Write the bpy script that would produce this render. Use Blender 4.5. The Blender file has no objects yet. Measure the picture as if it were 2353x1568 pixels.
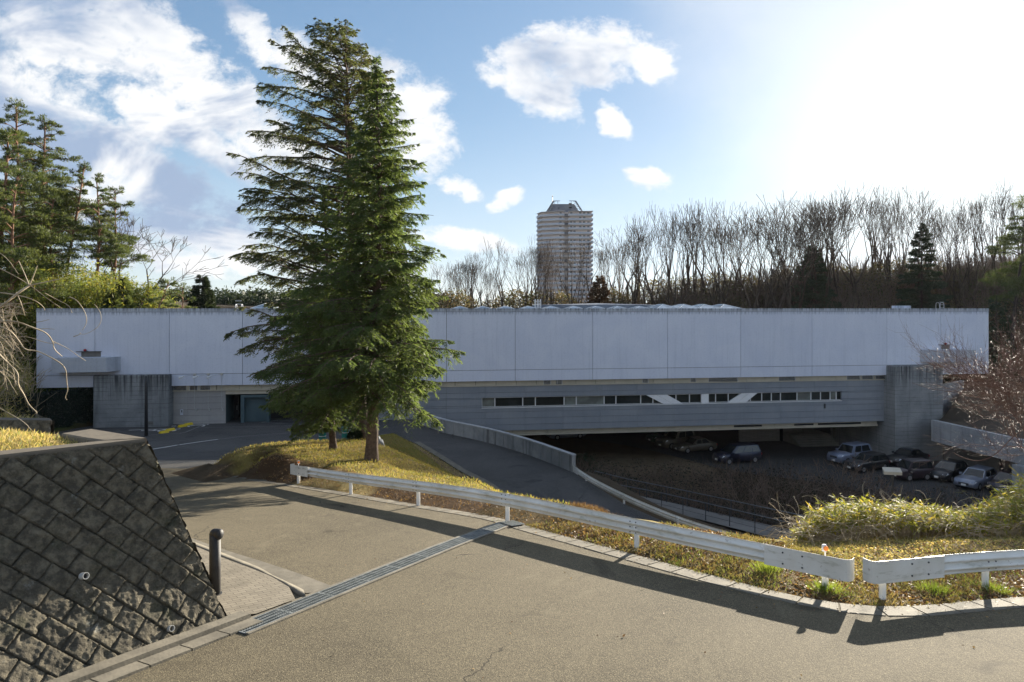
import bpy, bmesh, math, random
import numpy as np
from mathutils import Vector, Matrix
from mathutils.geometry import delaunay_2d_cdt

rad = math.radians
scene = bpy.context.scene
COL = scene.collection
rng = np.random.default_rng(7)
random.seed(7)

# ------------------------------------------------------------------ camera
F, CX, HY = 1533.0, 1176.5, 709.0          # survey values taken from the photograph (2353 px wide)
cam_d = bpy.data.cameras.new('camera')
cam = bpy.data.objects.new('camera', cam_d)
COL.objects.link(cam)
cam.location = (0, 0, 0)
cam.rotation_euler = (rad(90), 0, 0)
cam_d.sensor_width = 36.0
cam_d.lens = 36.0 * F / 2353.0
cam_d.shift_y = -(784.0 - HY) / 2353.0
cam_d.clip_start = 0.1
cam_d.clip_end = 9000
scene.camera = cam

# ------------------------------------------------------------------ sun, exposure
SUN_AZ, SUN_EL = 33.3, 14.3                 # degrees to the right of +Y, above the horizon
sun_dir = Vector((math.sin(rad(SUN_AZ)) * math.cos(rad(SUN_EL)), math.cos(rad(SUN_AZ)) * math.cos(rad(SUN_EL)), math.sin(rad(SUN_EL))))
sd = bpy.data.lights.new('sun', 'SUN')
sd.energy = 5.0
sd.angle = rad(0.5)
sd.color = (1.0, 0.90, 0.74)
so = bpy.data.objects.new('sun', sd)
COL.objects.link(so)
so.rotation_euler = sun_dir.to_track_quat('Z', 'Y').to_euler()
scene.view_settings.view_transform = 'Standard'
scene.view_settings.look = 'None'
scene.view_settings.exposure = 1.68
scene.view_settings.gamma = 1.0
scene.cycles.max_bounces = 6
scene.cycles.transparent_max_bounces = 8
scene.cycles.use_denoising = True

# ------------------------------------------------------------------ node helpers
class NT:
    def __init__(s, tree):
        s.t = tree
    def n(s, typ, **kw):
        nd = s.t.nodes.new(typ)
        for k, v in kw.items():
            setattr(nd, k, v)
        return nd
    def put(s, sock, v):
        if v is None:
            return
        if isinstance(v, bpy.types.NodeSocket):
            s.t.links.new(v, sock)
        else:
            try:
                sock.default_value = v
            except Exception:
                sock.default_value = (v[0], v[1], v[2], 1.0)
    def m(s, op, a, b=None, c=None, clamp=False):
        nd = s.n('ShaderNodeMath', operation=op)
        nd.use_clamp = clamp
        s.put(nd.inputs[0], a); s.put(nd.inputs[1], b); s.put(nd.inputs[2], c)
        return nd.outputs[0]
    def vm(s, op, a, b=None):
        nd = s.n('ShaderNodeVectorMath', operation=op)
        s.put(nd.inputs[0], a); s.put(nd.inputs[1], b)
        return nd.outputs['Vector']
    def mix(s, f, a, b, blend='MIX'):
        nd = s.n('ShaderNodeMix', data_type='RGBA', blend_type=blend)
        s.put(nd.inputs[0], f); s.put(nd.inputs[6], a); s.put(nd.inputs[7], b)
        return nd.outputs[2]
    def noise(s, vec, scale, detail=4, rough=0.55, dist=0.0):
        nd = s.n('ShaderNodeTexNoise')
        s.put(nd.inputs['Vector'], vec)
        nd.inputs['Scale'].default_value = scale
        nd.inputs['Detail'].default_value = detail
        nd.inputs['Roughness'].default_value = rough
        nd.inputs['Distortion'].default_value = dist
        return nd.outputs['Fac']
    def ss(s, v, a, b, lo=0.0, hi=1.0):
        nd = s.n('ShaderNodeMapRange', interpolation_type='SMOOTHSTEP')
        s.put(nd.inputs[0], v); s.put(nd.inputs[1], a); s.put(nd.inputs[2], b)
        s.put(nd.inputs[3], lo); s.put(nd.inputs[4], hi)
        return nd.outputs[0]
    def scalev(s, vec, sx, sy, sz):
        nd = s.n('ShaderNodeVectorMath', operation='MULTIPLY')
        s.put(nd.inputs[0], vec); nd.inputs[1].default_value = (sx, sy, sz)
        return nd.outputs['Vector']
    def xyz(s, vec):
        nd = s.n('ShaderNodeSeparateXYZ'); s.put(nd.inputs[0], vec)
        return nd.outputs
    def comb(s, x, y, z):
        nd = s.n('ShaderNodeCombineXYZ')
        s.put(nd.inputs[0], x); s.put(nd.inputs[1], y); s.put(nd.inputs[2], z)
        return nd.outputs[0]

# ------------------------------------------------------------------ world: Nishita sky with clouds by direction
world = bpy.data.worlds.new('World')
scene.world = world
world.use_nodes = True
wt = world.node_tree
wt.nodes.clear()
N = NT(wt)
sky = N.n('ShaderNodeTexSky', sky_type='NISHITA')
sky.sun_disc = False
sky.sun_elevation = rad(SUN_EL)
sky.sun_rotation = rad(SUN_AZ)
sky.altitude = 100
sky.air_density = 1.0
sky.dust_density = 0.25
sky.ozone_density = 3.0
SKY = 0.080
skyc = N.vm('SCALE', sky.outputs[0]); skyc.node.inputs['Scale'].default_value = SKY
skyc = N.vm('DIVIDE', skyc, N.vm('ADD', N.vm('MULTIPLY', skyc, (3.1, 2.3, 1.75)), (1.0, 1.0, 1.0)))
skyc = N.vm('MINIMUM', skyc, (0.295, 0.305, 0.315))
tc = N.n('ShaderNodeTexCoord').outputs['Generated']
X_, Y_, Z_ = N.xyz(tc)
# tangent coordinates of the half of the sky in front of the museum (u to the right, v up)
Yc = N.m('MAXIMUM', Y_, 0.05)
u = N.m('DIVIDE', X_, Yc)
v = N.m('DIVIDE', Z_, Yc)
uv = N.comb(u, v, 0.0)
w1 = N.noise(N.scalev(uv, 1.0, 1.35, 1), 5.0, 6, 0.6)
w2 = N.noise(N.vm('ADD', N.scalev(uv, 1.0, 1.35, 1), (3.1, 7.7, 0)), 5.0, 6, 0.6)
uu = N.m('ADD', u, N.m('MULTIPLY', N.m('SUBTRACT', w1, 0.5), 0.09))
vv = N.m('ADD', v, N.m('MULTIPLY', N.m('SUBTRACT', w2, 0.5), 0.08))
def blob(px, py, a, b, ang, k=1.0):
    cu, cv = (px - CX) / F, (HY - py) / F
    a, b = a / F, b / F
    ca, sa = math.cos(rad(ang)), math.sin(rad(ang))
    du = N.m('SUBTRACT', uu, cu); dv = N.m('SUBTRACT', vv, cv)
    p = N.m('ADD', N.m('MULTIPLY', du, ca / a), N.m('MULTIPLY', dv, sa / a))
    q = N.m('SUBTRACT', N.m('MULTIPLY', dv, ca / b), N.m('MULTIPLY', du, sa / b))
    r = N.m('ADD', N.m('MULTIPLY', p, p), N.m('MULTIPLY', q, q))
    return N.m('MULTIPLY', N.m('SUBTRACT', 1.0, r), k)
def union(lst):
    r = lst[0]
    for x in lst[1:]:
        r = N.m('MAXIMUM', r, x)
    return r
thick = union([
    blob(60, 300, 420, 150, -30), blob(330, 400, 300, 85, -32), blob(120, 60, 330, 110, -20),
    blob(470, 190, 330, 75, -38), blob(560, 60, 160, 40, -55, .6), blob(250, 20, 170, 50, -10),
    blob(910, 240, 170, 90, -52), blob(830, 140, 110, 50, -30), blob(700, 150, 120, 50, -25), blob(440, 300, 260, 60, -32), blob(640, 330, 150, 60, -30, .9),
    blob(1330, 115, 190, 75, 2), blob(1200, 160, 100, 70, -15), blob(1265, 220, 75, 55, -30), blob(1490, 140, 90, 45, -22), blob(1330, 170, 120, 50, 0),
    blob(1400, 270, 45, 28, -40, .9),
    blob(1055, 425, 48, 22, -25, .9), blob(1165, 455, 45, 20, 10, .7), blob(1480, 410, 55, 26, -20, .6),
    blob(1060, 550, 140, 32, -12, .9), blob(350, 520, 420, 45, -10, .8), blob(500, 600, 400, 40, -4, .6),
])
fine = N.m('ADD', N.m('MULTIPLY', N.noise(N.scalev(uv, 1.0, 1.5, 1), 8.0, 9, 0.66, 0.3), 0.6), N.m('MULTIPLY', N.noise(N.scalev(uv, 1.0, 1.3, 1), 21.0, 8, 0.68, 0.2), 0.4))
dens = N.m('ADD', N.m('MULTIPLY', N.m('MAXIMUM', thick, -1.4), 0.50), N.m('MULTIPLY', N.m('SUBTRACT', fine, 0.50), 3.0))
cm = N.ss(dens, -0.16, 0.40)
# thin bright veil toward the sun on the right
veil = N.ss(N.m('ADD', N.m('ADD', u, N.m('MULTIPLY', v, 0.42)), N.m('MULTIPLY', N.m('SUBTRACT', w1, 0.5), 0.30)), 0.30, 0.62)
front = N.ss(Y_, 0.02, 0.15)
cm = N.m('MULTIPLY', N.m('MAXIMUM', cm, 0.0), front)
veil = N.m('MULTIPLY', veil, front)
# invented cloud over the unseen rest of the dome, brightened as ambient fill
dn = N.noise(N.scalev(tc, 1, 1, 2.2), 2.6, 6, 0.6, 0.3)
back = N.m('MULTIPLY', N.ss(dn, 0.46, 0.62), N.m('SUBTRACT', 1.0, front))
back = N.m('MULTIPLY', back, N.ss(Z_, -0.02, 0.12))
shade = N.noise(N.vm('ADD', N.scalev(uv, 1.0, 1.9, 1), (1.3, 0.4, 0)), 3.4, 5, 0.6, 0.5)
shade = N.m('MULTIPLY', N.ss(N.m('SUBTRACT', N.m('ADD', shade, N.m('MULTIPLY', dens, 0.06)), N.m('MULTIPLY', u, 0.17)), 0.49, 0.68), 1.0)
CLOUD_HI, CLOUD_LO = (0.322, 0.325, 0.328), (0.12, 0.155, 0.215)
ccol = N.mix(shade, CLOUD_HI, CLOUD_LO)
dotn = N.n('ShaderNodeVectorMath', operation='DOT_PRODUCT')
N.put(dotn.inputs[0], tc); dotn.inputs[1].default_value = tuple(sun_dir)
sdot = N.m('MAXIMUM', dotn.outputs['Value'], 0.0)
glow = N.m('ADD', N.m('MULTIPLY', N.m('POWER', sdot, 14.0), 0.03), N.m('MULTIPLY', N.m('POWER', sdot, 60.0), 0.07))
glowc = N.mix(1.0, (0, 0, 0), (1.0, 0.98, 0.94)); gm = N.vm('SCALE', glowc); N.put(gm.node.inputs['Scale'], glow)
c1 = N.mix(N.m('MULTIPLY', veil, 0.45), skyc, (0.305, 0.314, 0.322))
# whitening toward the horizon
c1 = N.mix(N.m('MULTIPLY', N.ss(Z_, 0.30, 0.0), 0.38), c1, (0.29, 0.325, 0.36))
c2 = N.mix(cm, c1, ccol)
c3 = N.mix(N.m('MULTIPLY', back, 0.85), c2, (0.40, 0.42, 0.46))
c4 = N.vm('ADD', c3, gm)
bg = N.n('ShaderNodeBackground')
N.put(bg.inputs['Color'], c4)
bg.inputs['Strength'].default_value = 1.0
wo = N.n('ShaderNodeOutputWorld')
wt.links.new(bg.outputs[0], wo.inputs[0])

# ------------------------------------------------------------------ materials
MATS = {}
def newmat(name):
    mt = bpy.data.materials.new(name)
    mt.use_nodes = True
    mt.node_tree.nodes.clear()
    MATS[name] = mt
    return mt, NT(mt.node_tree)
def finish(n, color, rough=0.8, bump=None, bstr=0.3, bdist=0.02, metallic=0.0, spec=0.4, transl=0.0, tcol=None, coat=0.0):
    b = n.n('ShaderNodeBsdfPrincipled')
    n.put(b.inputs['Base Color'], color); n.put(b.inputs['Roughness'], rough)
    b.inputs['Metallic'].default_value = metallic
    b.inputs['Specular IOR Level'].default_value = spec
    b.inputs['Coat Weight'].default_value = coat
    b.inputs['Coat Roughness'].default_value = 0.08
    if bump is not None:
        bn = n.n('ShaderNodeBump'); n.put(bn.inputs['Height'], bump)
        bn.inputs['Strength'].default_value = bstr; bn.inputs['Distance'].default_value = bdist
        n.t.links.new(bn.outputs[0], b.inputs['Normal'])
    out = n.n('ShaderNodeOutputMaterial')
    if transl > 0:
        tr = n.n('ShaderNodeBsdfTranslucent'); n.put(tr.inputs['Color'], tcol if tcol is not None else color)
        mx = n.n('ShaderNodeMixShader'); mx.inputs[0].default_value = transl
        n.t.links.new(b.outputs[0], mx.inputs[1]); n.t.links.new(tr.outputs[0], mx.inputs[2])
        n.t.links.new(mx.outputs[0], out.inputs[0])
    else:
        n.t.links.new(b.outputs[0], out.inputs[0])
def objco(n):
    return n.n('ShaderNodeTexCoord').outputs['Object']
def nmat(name, c1, c2, scale=3.0, rough=0.8, bump=0.0, bscale=None, det=5, **kw):
    mt, n = newmat(name)
    co = objco(n)
    f = n.ss(n.noise(co, scale, det, 0.6), 0.32, 0.68)
    col = n.mix(f, c1, c2)
    bp = n.noise(co, bscale or scale * 6, 4, 0.6) if bump else None
    finish(n, col, rough, bp, bump, **kw)
    return mt
def leafmat(name, c1, c2, transl=0.35, scale=1.2, tc_mul=1.6, c3=None, rough=0.6):
    mt, n = newmat(name)
    co = objco(n)
    f = n.ss(n.noise(co, scale, 3), 0.3, 0.7)
    geo = n.n('ShaderNodeNewGeometry').outputs['Random Per Island']
    col = n.mix(f, c1, c2)
    if c3 is not None:
        col = n.mix(n.ss(geo, 0.62, 0.8), col, c3)
    col = n.mix(n.m('MULTIPLY', geo, 0.35), col, (c1[0] * .55, c1[1] * .6, c1[2] * .55))
    tcn = n.vm('MULTIPLY', col, (tc_mul * 1.1, tc_mul, tc_mul * 0.6))
    finish(n, col, rough, transl=transl, tcol=tcn, spec=0.3)
    return mt

# asphalt
def asphalt(name, c1, c2, patch, wear=1.0):
    mt, n = newmat(name)
    co = objco(n)
    big = n.ss(n.noise(co, 0.28, 5, 0.62, 0.6), 0.32, 0.68)
    col = n.mix(big, c1, c2)
    agg = n.n('ShaderNodeTexVoronoi'); n.put(agg.inputs['Vector'], co); agg.inputs['Scale'].default_value = 95
    sp = n.xyz(agg.outputs['Color'])[0]
    col = n.mix(n.m('MULTIPLY', n.ss(sp, 0.70, 0.95), 0.75), col, (patch[0] * 2.3, patch[1] * 2.2, patch[2] * 1.9))
    col = n.mix(n.m('MULTIPLY', n.ss(sp, 0.35, 0.05), 0.6), col, (c1[0] * .35, c1[1] * .35, c1[2] * .35))
    st = n.ss(n.noise(co, 1.1, 6, 0.7, 1.0), 0.56, 0.74)
    col = n.mix(n.m('MULTIPLY', st, 0.35), col, (c1[0] * .5, c1[1] * .5, c1[2] * .5))
    lite = n.ss(n.noise(n.scalev(co, 1, .45, 1), 0.9, 6, 0.7, 1.5), 0.55, 0.72)
    col = n.mix(n.m('MULTIPLY', lite, 0.30 * wear), col, (patch[0] * 1.9, patch[1] * 1.85, patch[2] * 1.7))
    spot = n.ss(n.noise(n.vm('ADD', co, (7, 2, 0)), 0.55, 4, 0.6, 0.8), 0.60, 0.72)
    col = n.mix(n.m('MULTIPLY', spot, 0.6 * wear), col, (c1[0] * .45, c1[1] * .45, c1[2] * .48))
    grit = n.ss(n.noise(co, 26, 5, 0.75), 0.60, 0.70)
    col = n.mix(n.m('MULTIPLY', grit, 0.18 * wear), col, (patch[0] * 2.2, patch[1] * 2.1, patch[2] * 1.8))
    # cracks
    cr = n.n('ShaderNodeTexVoronoi', feature='DISTANCE_TO_EDGE'); cr.inputs['Scale'].default_value = 0.16
    n.put(cr.inputs['Vector'], n.vm('ADD', co, n.vm('SCALE', n.comb(n.noise(co, 1.5, 5), n.noise(n.vm('ADD', co, (5, 3, 0)), 1.5, 5), 0))))
    crm = n.m('MULTIPLY', n.ss(cr.outputs['Distance'], 0.0032, 0.0012), n.ss(n.noise(co, 0.35, 2), 0.52, 0.6))
    col = n.mix(n.m('MULTIPLY', crm, 0.8), col, (0.012, 0.011, 0.010))
    h = n.m('ADD', n.m('MULTIPLY', agg.outputs['Distance'], 1.0), n.noise(co, 40, 3))
    finish(n, col, 0.9, h, 0.4, 0.01, spec=0.2)
    return mt
asphalt('asphalt', (0.083, 0.070, 0.047), (0.130, 0.110, 0.074), (0.115, 0.102, 0.075))
asphalt('asphalt_dark', (0.055, 0.055, 0.058), (0.085, 0.084, 0.086), (0.08, 0.08, 0.08))
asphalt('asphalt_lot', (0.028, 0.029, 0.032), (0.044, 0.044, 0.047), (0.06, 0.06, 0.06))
nmat('kerb_concrete', (0.12, 0.108, 0.084), (0.19, 0.17, 0.132), 2.5, 0.85, 0.35, 30)
nmat('paint_white', (0.62, 0.62, 0.60), (0.74, 0.74, 0.72), 4, 0.6, 0.1, 30)
nmat('paint_thin', (0.13, 0.14, 0.14), (0.2, 0.21, 0.21), 3, 0.6)
nmat('paint_yellow', (0.75, 0.55, 0.02), (0.62, 0.45, 0.02), 4, 0.5)
def concrete(name, c1, c2, lines=None, streak=0.5, dark=(0.06, 0.06, 0.062), grime=0.4, topz=None, topd=1.2):
    mt, n = newmat(name)
    co = objco(n)
    col = n.mix(n.ss(n.noise(co, 0.45, 6, 0.6, 0.5), 0.3, 0.7), c1, c2)
    col = n.mix(n.m('MULTIPLY', n.ss(n.noise(co, 6, 5), 0.5, 0.75), 0.18), col, dark)
    if name in ('white_panel', 'grey_panel', 'beige_panel', 'coping_panel'):
        gi = n.n('ShaderNodeNewGeometry').outputs['Random Per Island']
        col = n.mix(n.m('MULTIPLY', gi, 0.16), col, (c1[0] * .55, c1[1] * .58, c1[2] * .62))
        rain = n.ss(n.noise(n.scalev(co, 5.5, 5.5, 0.13), 1.0, 6, 0.7), 0.50, 0.72)
        col = n.mix(n.m('MULTIPLY', rain, 0.16), col, dark)
    sx = n.noise(n.scalev(co, 1.6, 1.6, 0.10), 1.0, 6, 0.65)
    col = n.mix(n.m('MULTIPLY', n.ss(sx, 0.52, 0.70), streak * 0.5), col, dark)
    if topz is not None:
        zz = n.xyz(co)[2]
        t = n.ss(zz, topz - topd, topz)
        s2 = n.ss(n.noise(n.scalev(co, 4.5, 4.5, 0.18), 1.0, 5, 0.7), 0.40, 0.62)
        col = n.mix(n.m('MULTIPLY', n.m('MULTIPLY', t, s2), grime), col, dark)
    bp = n.noise(co, 14, 5)
    if lines:
        zz = n.xyz(co)[2]
        fr = n.m('FRACT', n.m('DIVIDE', zz, lines))
        ln = n.m('MAXIMUM', n.ss(fr, 0.09, 0.03), n.ss(fr, 0.96, 0.99))
        brk = n.ss(n.noise(n.scalev(co, 0.6, 0.6, 2.5), 1.0, 3), 0.35, 0.6)
        col = n.mix(n.m('MULTIPLY', n.m('MULTIPLY', ln, brk), 0.6), col, dark)
        bp = n.m('SUBTRACT', bp, n.m('MULTIPLY', ln, 2.0))
    finish(n, col, 0.85, bp, 0.35, 0.02, spec=0.25)
    return mt
concrete('white_panel', (0.64, 0.675, 0.78), (0.70, 0.73, 0.82), None, 0.22, (0.27, 0.31, 0.38), 0.85, -0.35, 0.35)
concrete('coping_panel', (0.42, 0.45, 0.51), (0.52, 0.55, 0.60), None, 0.5, (0.10, 0.105, 0.11), 0.9, 0.05, 0.5)
concrete('grey_panel', (0.235, 0.255, 0.285), (0.275, 0.295, 0.32), None, 0.3, (0.13, 0.15, 0.17))
concrete('beige_panel', (0.36, 0.345, 0.335), (0.42, 0.405, 0.39), None, 0.3, (0.2, 0.19, 0.18))
concrete('pier_concrete', (0.20, 0.21, 0.215), (0.30, 0.31, 0.31), 0.36, 0.8, (0.045, 0.047, 0.05), 0.95, -5.4, 3.2)
concrete('plain_concrete', (0.30, 0.31, 0.32), (0.40, 0.41, 0.42), None, 0.7, (0.08, 0.08, 0.085), 0.5)
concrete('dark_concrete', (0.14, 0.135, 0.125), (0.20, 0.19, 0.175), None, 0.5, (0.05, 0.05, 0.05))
concrete('parapet_concrete', (0.22, 0.23, 0.235), (0.36, 0.365, 0.36), None, 1.6, (0.05, 0.05, 0.052))
nmat('louver', (0.46, 0.42, 0.33), (0.54, 0.49, 0.39), 1.0, 0.6)
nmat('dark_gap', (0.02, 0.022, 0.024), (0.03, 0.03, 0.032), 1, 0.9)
nmat('roof_grey', (0.16, 0.18, 0.22), (0.22, 0.25, 0.29), 0.4, 0.7)
nmat('white_metal', (0.70, 0.70, 0.71), (0.80, 0.80, 0.80), 1.5, 0.4, 0.05)
nmat('window_frame', (0.66, 0.67, 0.68), (0.72, 0.73, 0.74), 3, 0.45)
nmat('rail_grey', (0.11, 0.12, 0.13), (0.16, 0.17, 0.18), 5, 0.5)
nmat('steel', (0.42, 0.44, 0.45), (0.55, 0.57, 0.58), 5, 0.38, metallic=0.8)
nmat('grate_steel', (0.20, 0.22, 0.22), (0.32, 0.34, 0.34), 7, 0.5, metallic=0.3)
nmat('dark_metal', (0.035, 0.037, 0.04), (0.05, 0.052, 0.056), 6, 0.45, 0.05)
nmat('bollard_paint', (0.018, 0.018, 0.020), (0.030, 0.030, 0.031), 9, 0.6, 0.15, 60)
nmat('reflector_orange', (0.95, 0.22, 0.02), (0.9, 0.3, 0.03), 5, 0.3)
nmat('lamp_red', (0.35, 0.02, 0.03), (0.25, 0.02, 0.02), 5, 0.3)
nmat('pipe_white', (0.34, 0.34, 0.33), (0.44, 0.44, 0.42), 8, 0.5)
nmat('teal_paint', (0.01, 0.16, 0.15), (0.012, 0.20, 0.185), 5, 0.5)
nmat('teal_wall', (0.06, 0.10, 0.115), (0.08, 0.125, 0.14), 1, 0.7)
nmat('tyre', (0.02, 0.02, 0.02), (0.03, 0.03, 0.03), 9, 0.9)
nmat('rim', (0.4, 0.41, 0.42), (0.5, 0.5, 0.52), 9, 0.3, metallic=0.8)
nmat('lamp_glass', (0.62, 0.66, 0.72), (0.75, 0.78, 0.82), 9, 0.15)
nmat('plate_white', (0.65, 0.65, 0.62), (0.72, 0.72, 0.70), 9, 0.5)
nmat('sign_face', (0.38, 0.36, 0.30), (0.46, 0.44, 0.37), 3, 0.4)
nmat('paper', (0.62, 0.65, 0.72), (0.7, 0.72, 0.78), 3, 0.7)
def glassmat(name, col, rough=0.06, spec=0.6):
    mt, n = newmat(name)
    finish(n, n.mix(n.ss(n.noise(objco(n), 0.8, 2), .4, .6), col, (col[0] * .6, col[1] * .6, col[2] * .6)), rough, spec=spec)
glassmat('window_glass', (0.030, 0.036, 0.034))
glassmat('window_blind', (0.20, 0.22, 0.20), 0.25)
glassmat('car_glass', (0.018, 0.022, 0.024), 0.04, 0.8)
glassmat('skylight_glass', (0.40, 0.46, 0.52), 0.1)
def paint(name, col, met=0.3):
    mt, n = newmat(name)
    finish(n, n.mix(n.ss(n.noise(objco(n), 1.5, 3), .4, .6), col, (col[0] * .85, col[1] * .85, col[2] * .85)), 0.35, metallic=met, coat=0.8)
paint('car_silver', (0.25, 0.28, 0.35)); paint('car_black', (0.012, 0.013, 0.016), 0)
paint('car_navy', (0.02, 0.022, 0.045)); paint('car_gold', (0.13, 0.115, 0.09)); paint('car_plum', (0.030, 0.018, 0.026), 0)
paint('car_teal', (0.04, 0.08, 0.07)); paint('car_bluesilver', (0.20, 0.235, 0.32))
nmat('bark_cedar', (0.075, 0.052, 0.038), (0.14, 0.10, 0.075), 7, 0.95, 0.9, 30)
nmat('bark_pine', (0.16, 0.085, 0.052), (0.27, 0.15, 0.095), 3, 0.95, 0.5, 20)
nmat('bark_bare', (0.055, 0.040, 0.030), (0.10, 0.075, 0.055), 2, 0.95, 0.3, 20)
nmat('bark_dark', (0.04, 0.032, 0.028), (0.07, 0.055, 0.045), 2, 0.95, 0.3, 20)
nmat('twig_pale', (0.30, 0.235, 0.15), (0.46, 0.38, 0.26), 3, 0.6)
nmat('twig_red', (0.10, 0.045, 0.032), (0.18, 0.095, 0.065), 3, 0.5)
nmat('twig_dim', (0.11, 0.078, 0.058), (0.17, 0.12, 0.09), 3, 0.8)
leafmat('needles_cedar', (0.056, 0.090, 0.036), (0.096, 0.130, 0.046), 0.48, 0.9, 2.1)
leafmat('needles_cedar_rear', (0.055, 0.078, 0.038), (0.090, 0.110, 0.048), 0.42, 0.9, 2.0, c3=(0.085, 0.075, 0.036))
leafmat('needles_pine', (0.058, 0.086, 0.034), (0.105, 0.128, 0.045), 0.38, 0.5, 1.6)
leafmat('needles_dark', (0.028, 0.045, 0.026), (0.05, 0.068, 0.034), 0.2, 0.6, 1.4)
leafmat('needles_rust', (0.09, 0.05, 0.032), (0.13, 0.08, 0.05), 0.3, 0.6, 1.5)
leafmat('bamboo_leaves', (0.12, 0.175, 0.045), (0.20, 0.22, 0.05), 0.4, 0.35, 1.7, c3=(0.26, 0.23, 0.05))
leafmat('sasa_leaves', (0.12, 0.15, 0.03), (0.22, 0.23, 0.05), 0.48, 1.6, 2.1, c3=(0.36, 0.29, 0.06), rough=0.65)
leafmat('grass_gold', (0.25, 0.225, 0.075), (0.31, 0.25, 0.10), 0.45, 0.35, 1.6, c3=(0.17, 0.21, 0.06))
leafmat('grass_verge', (0.10, 0.13, 0.04), (0.22, 0.18, 0.08), 0.42, 1.6, 1.6, c3=(0.27, 0.19, 0.10))
leafmat('grass_dry', (0.40, 0.33, 0.16), (0.50, 0.42, 0.22), 0.45, 0.8, 1.5, c3=(0.24, 0.28, 0.07))
leafmat('grass_lush', (0.09, 0.14, 0.025), (0.15, 0.20, 0.04), 0.5, 2.0, 1.9)
leafmat('dead_leaves', (0.12, 0.072, 0.042), (0.19, 0.12, 0.07), 0.25, 2.5, 1.4, c3=(0.36, 0.24, 0.10))
leafmat('ivy_leaves', (0.03, 0.045, 0.036), (0.05, 0.066, 0.05), 0.1, 0.8, 1.3)
leafmat('brush_leaves', (0.09, 0.075, 0.05), (0.15, 0.12, 0.075), 0.4, 0.3, 1.6, c3=(0.08, 0.10, 0.05))
leafmat('brush_dark', (0.05, 0.040, 0.030), (0.085, 0.066, 0.048), 0.2, 0.3, 1.3, c3=(0.02, 0.03, 0.018))
leafmat('shrub_leaves', (0.02, 0.035, 0.018), (0.035, 0.055, 0.026), 0.2, 0.8, 1.4)

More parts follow.
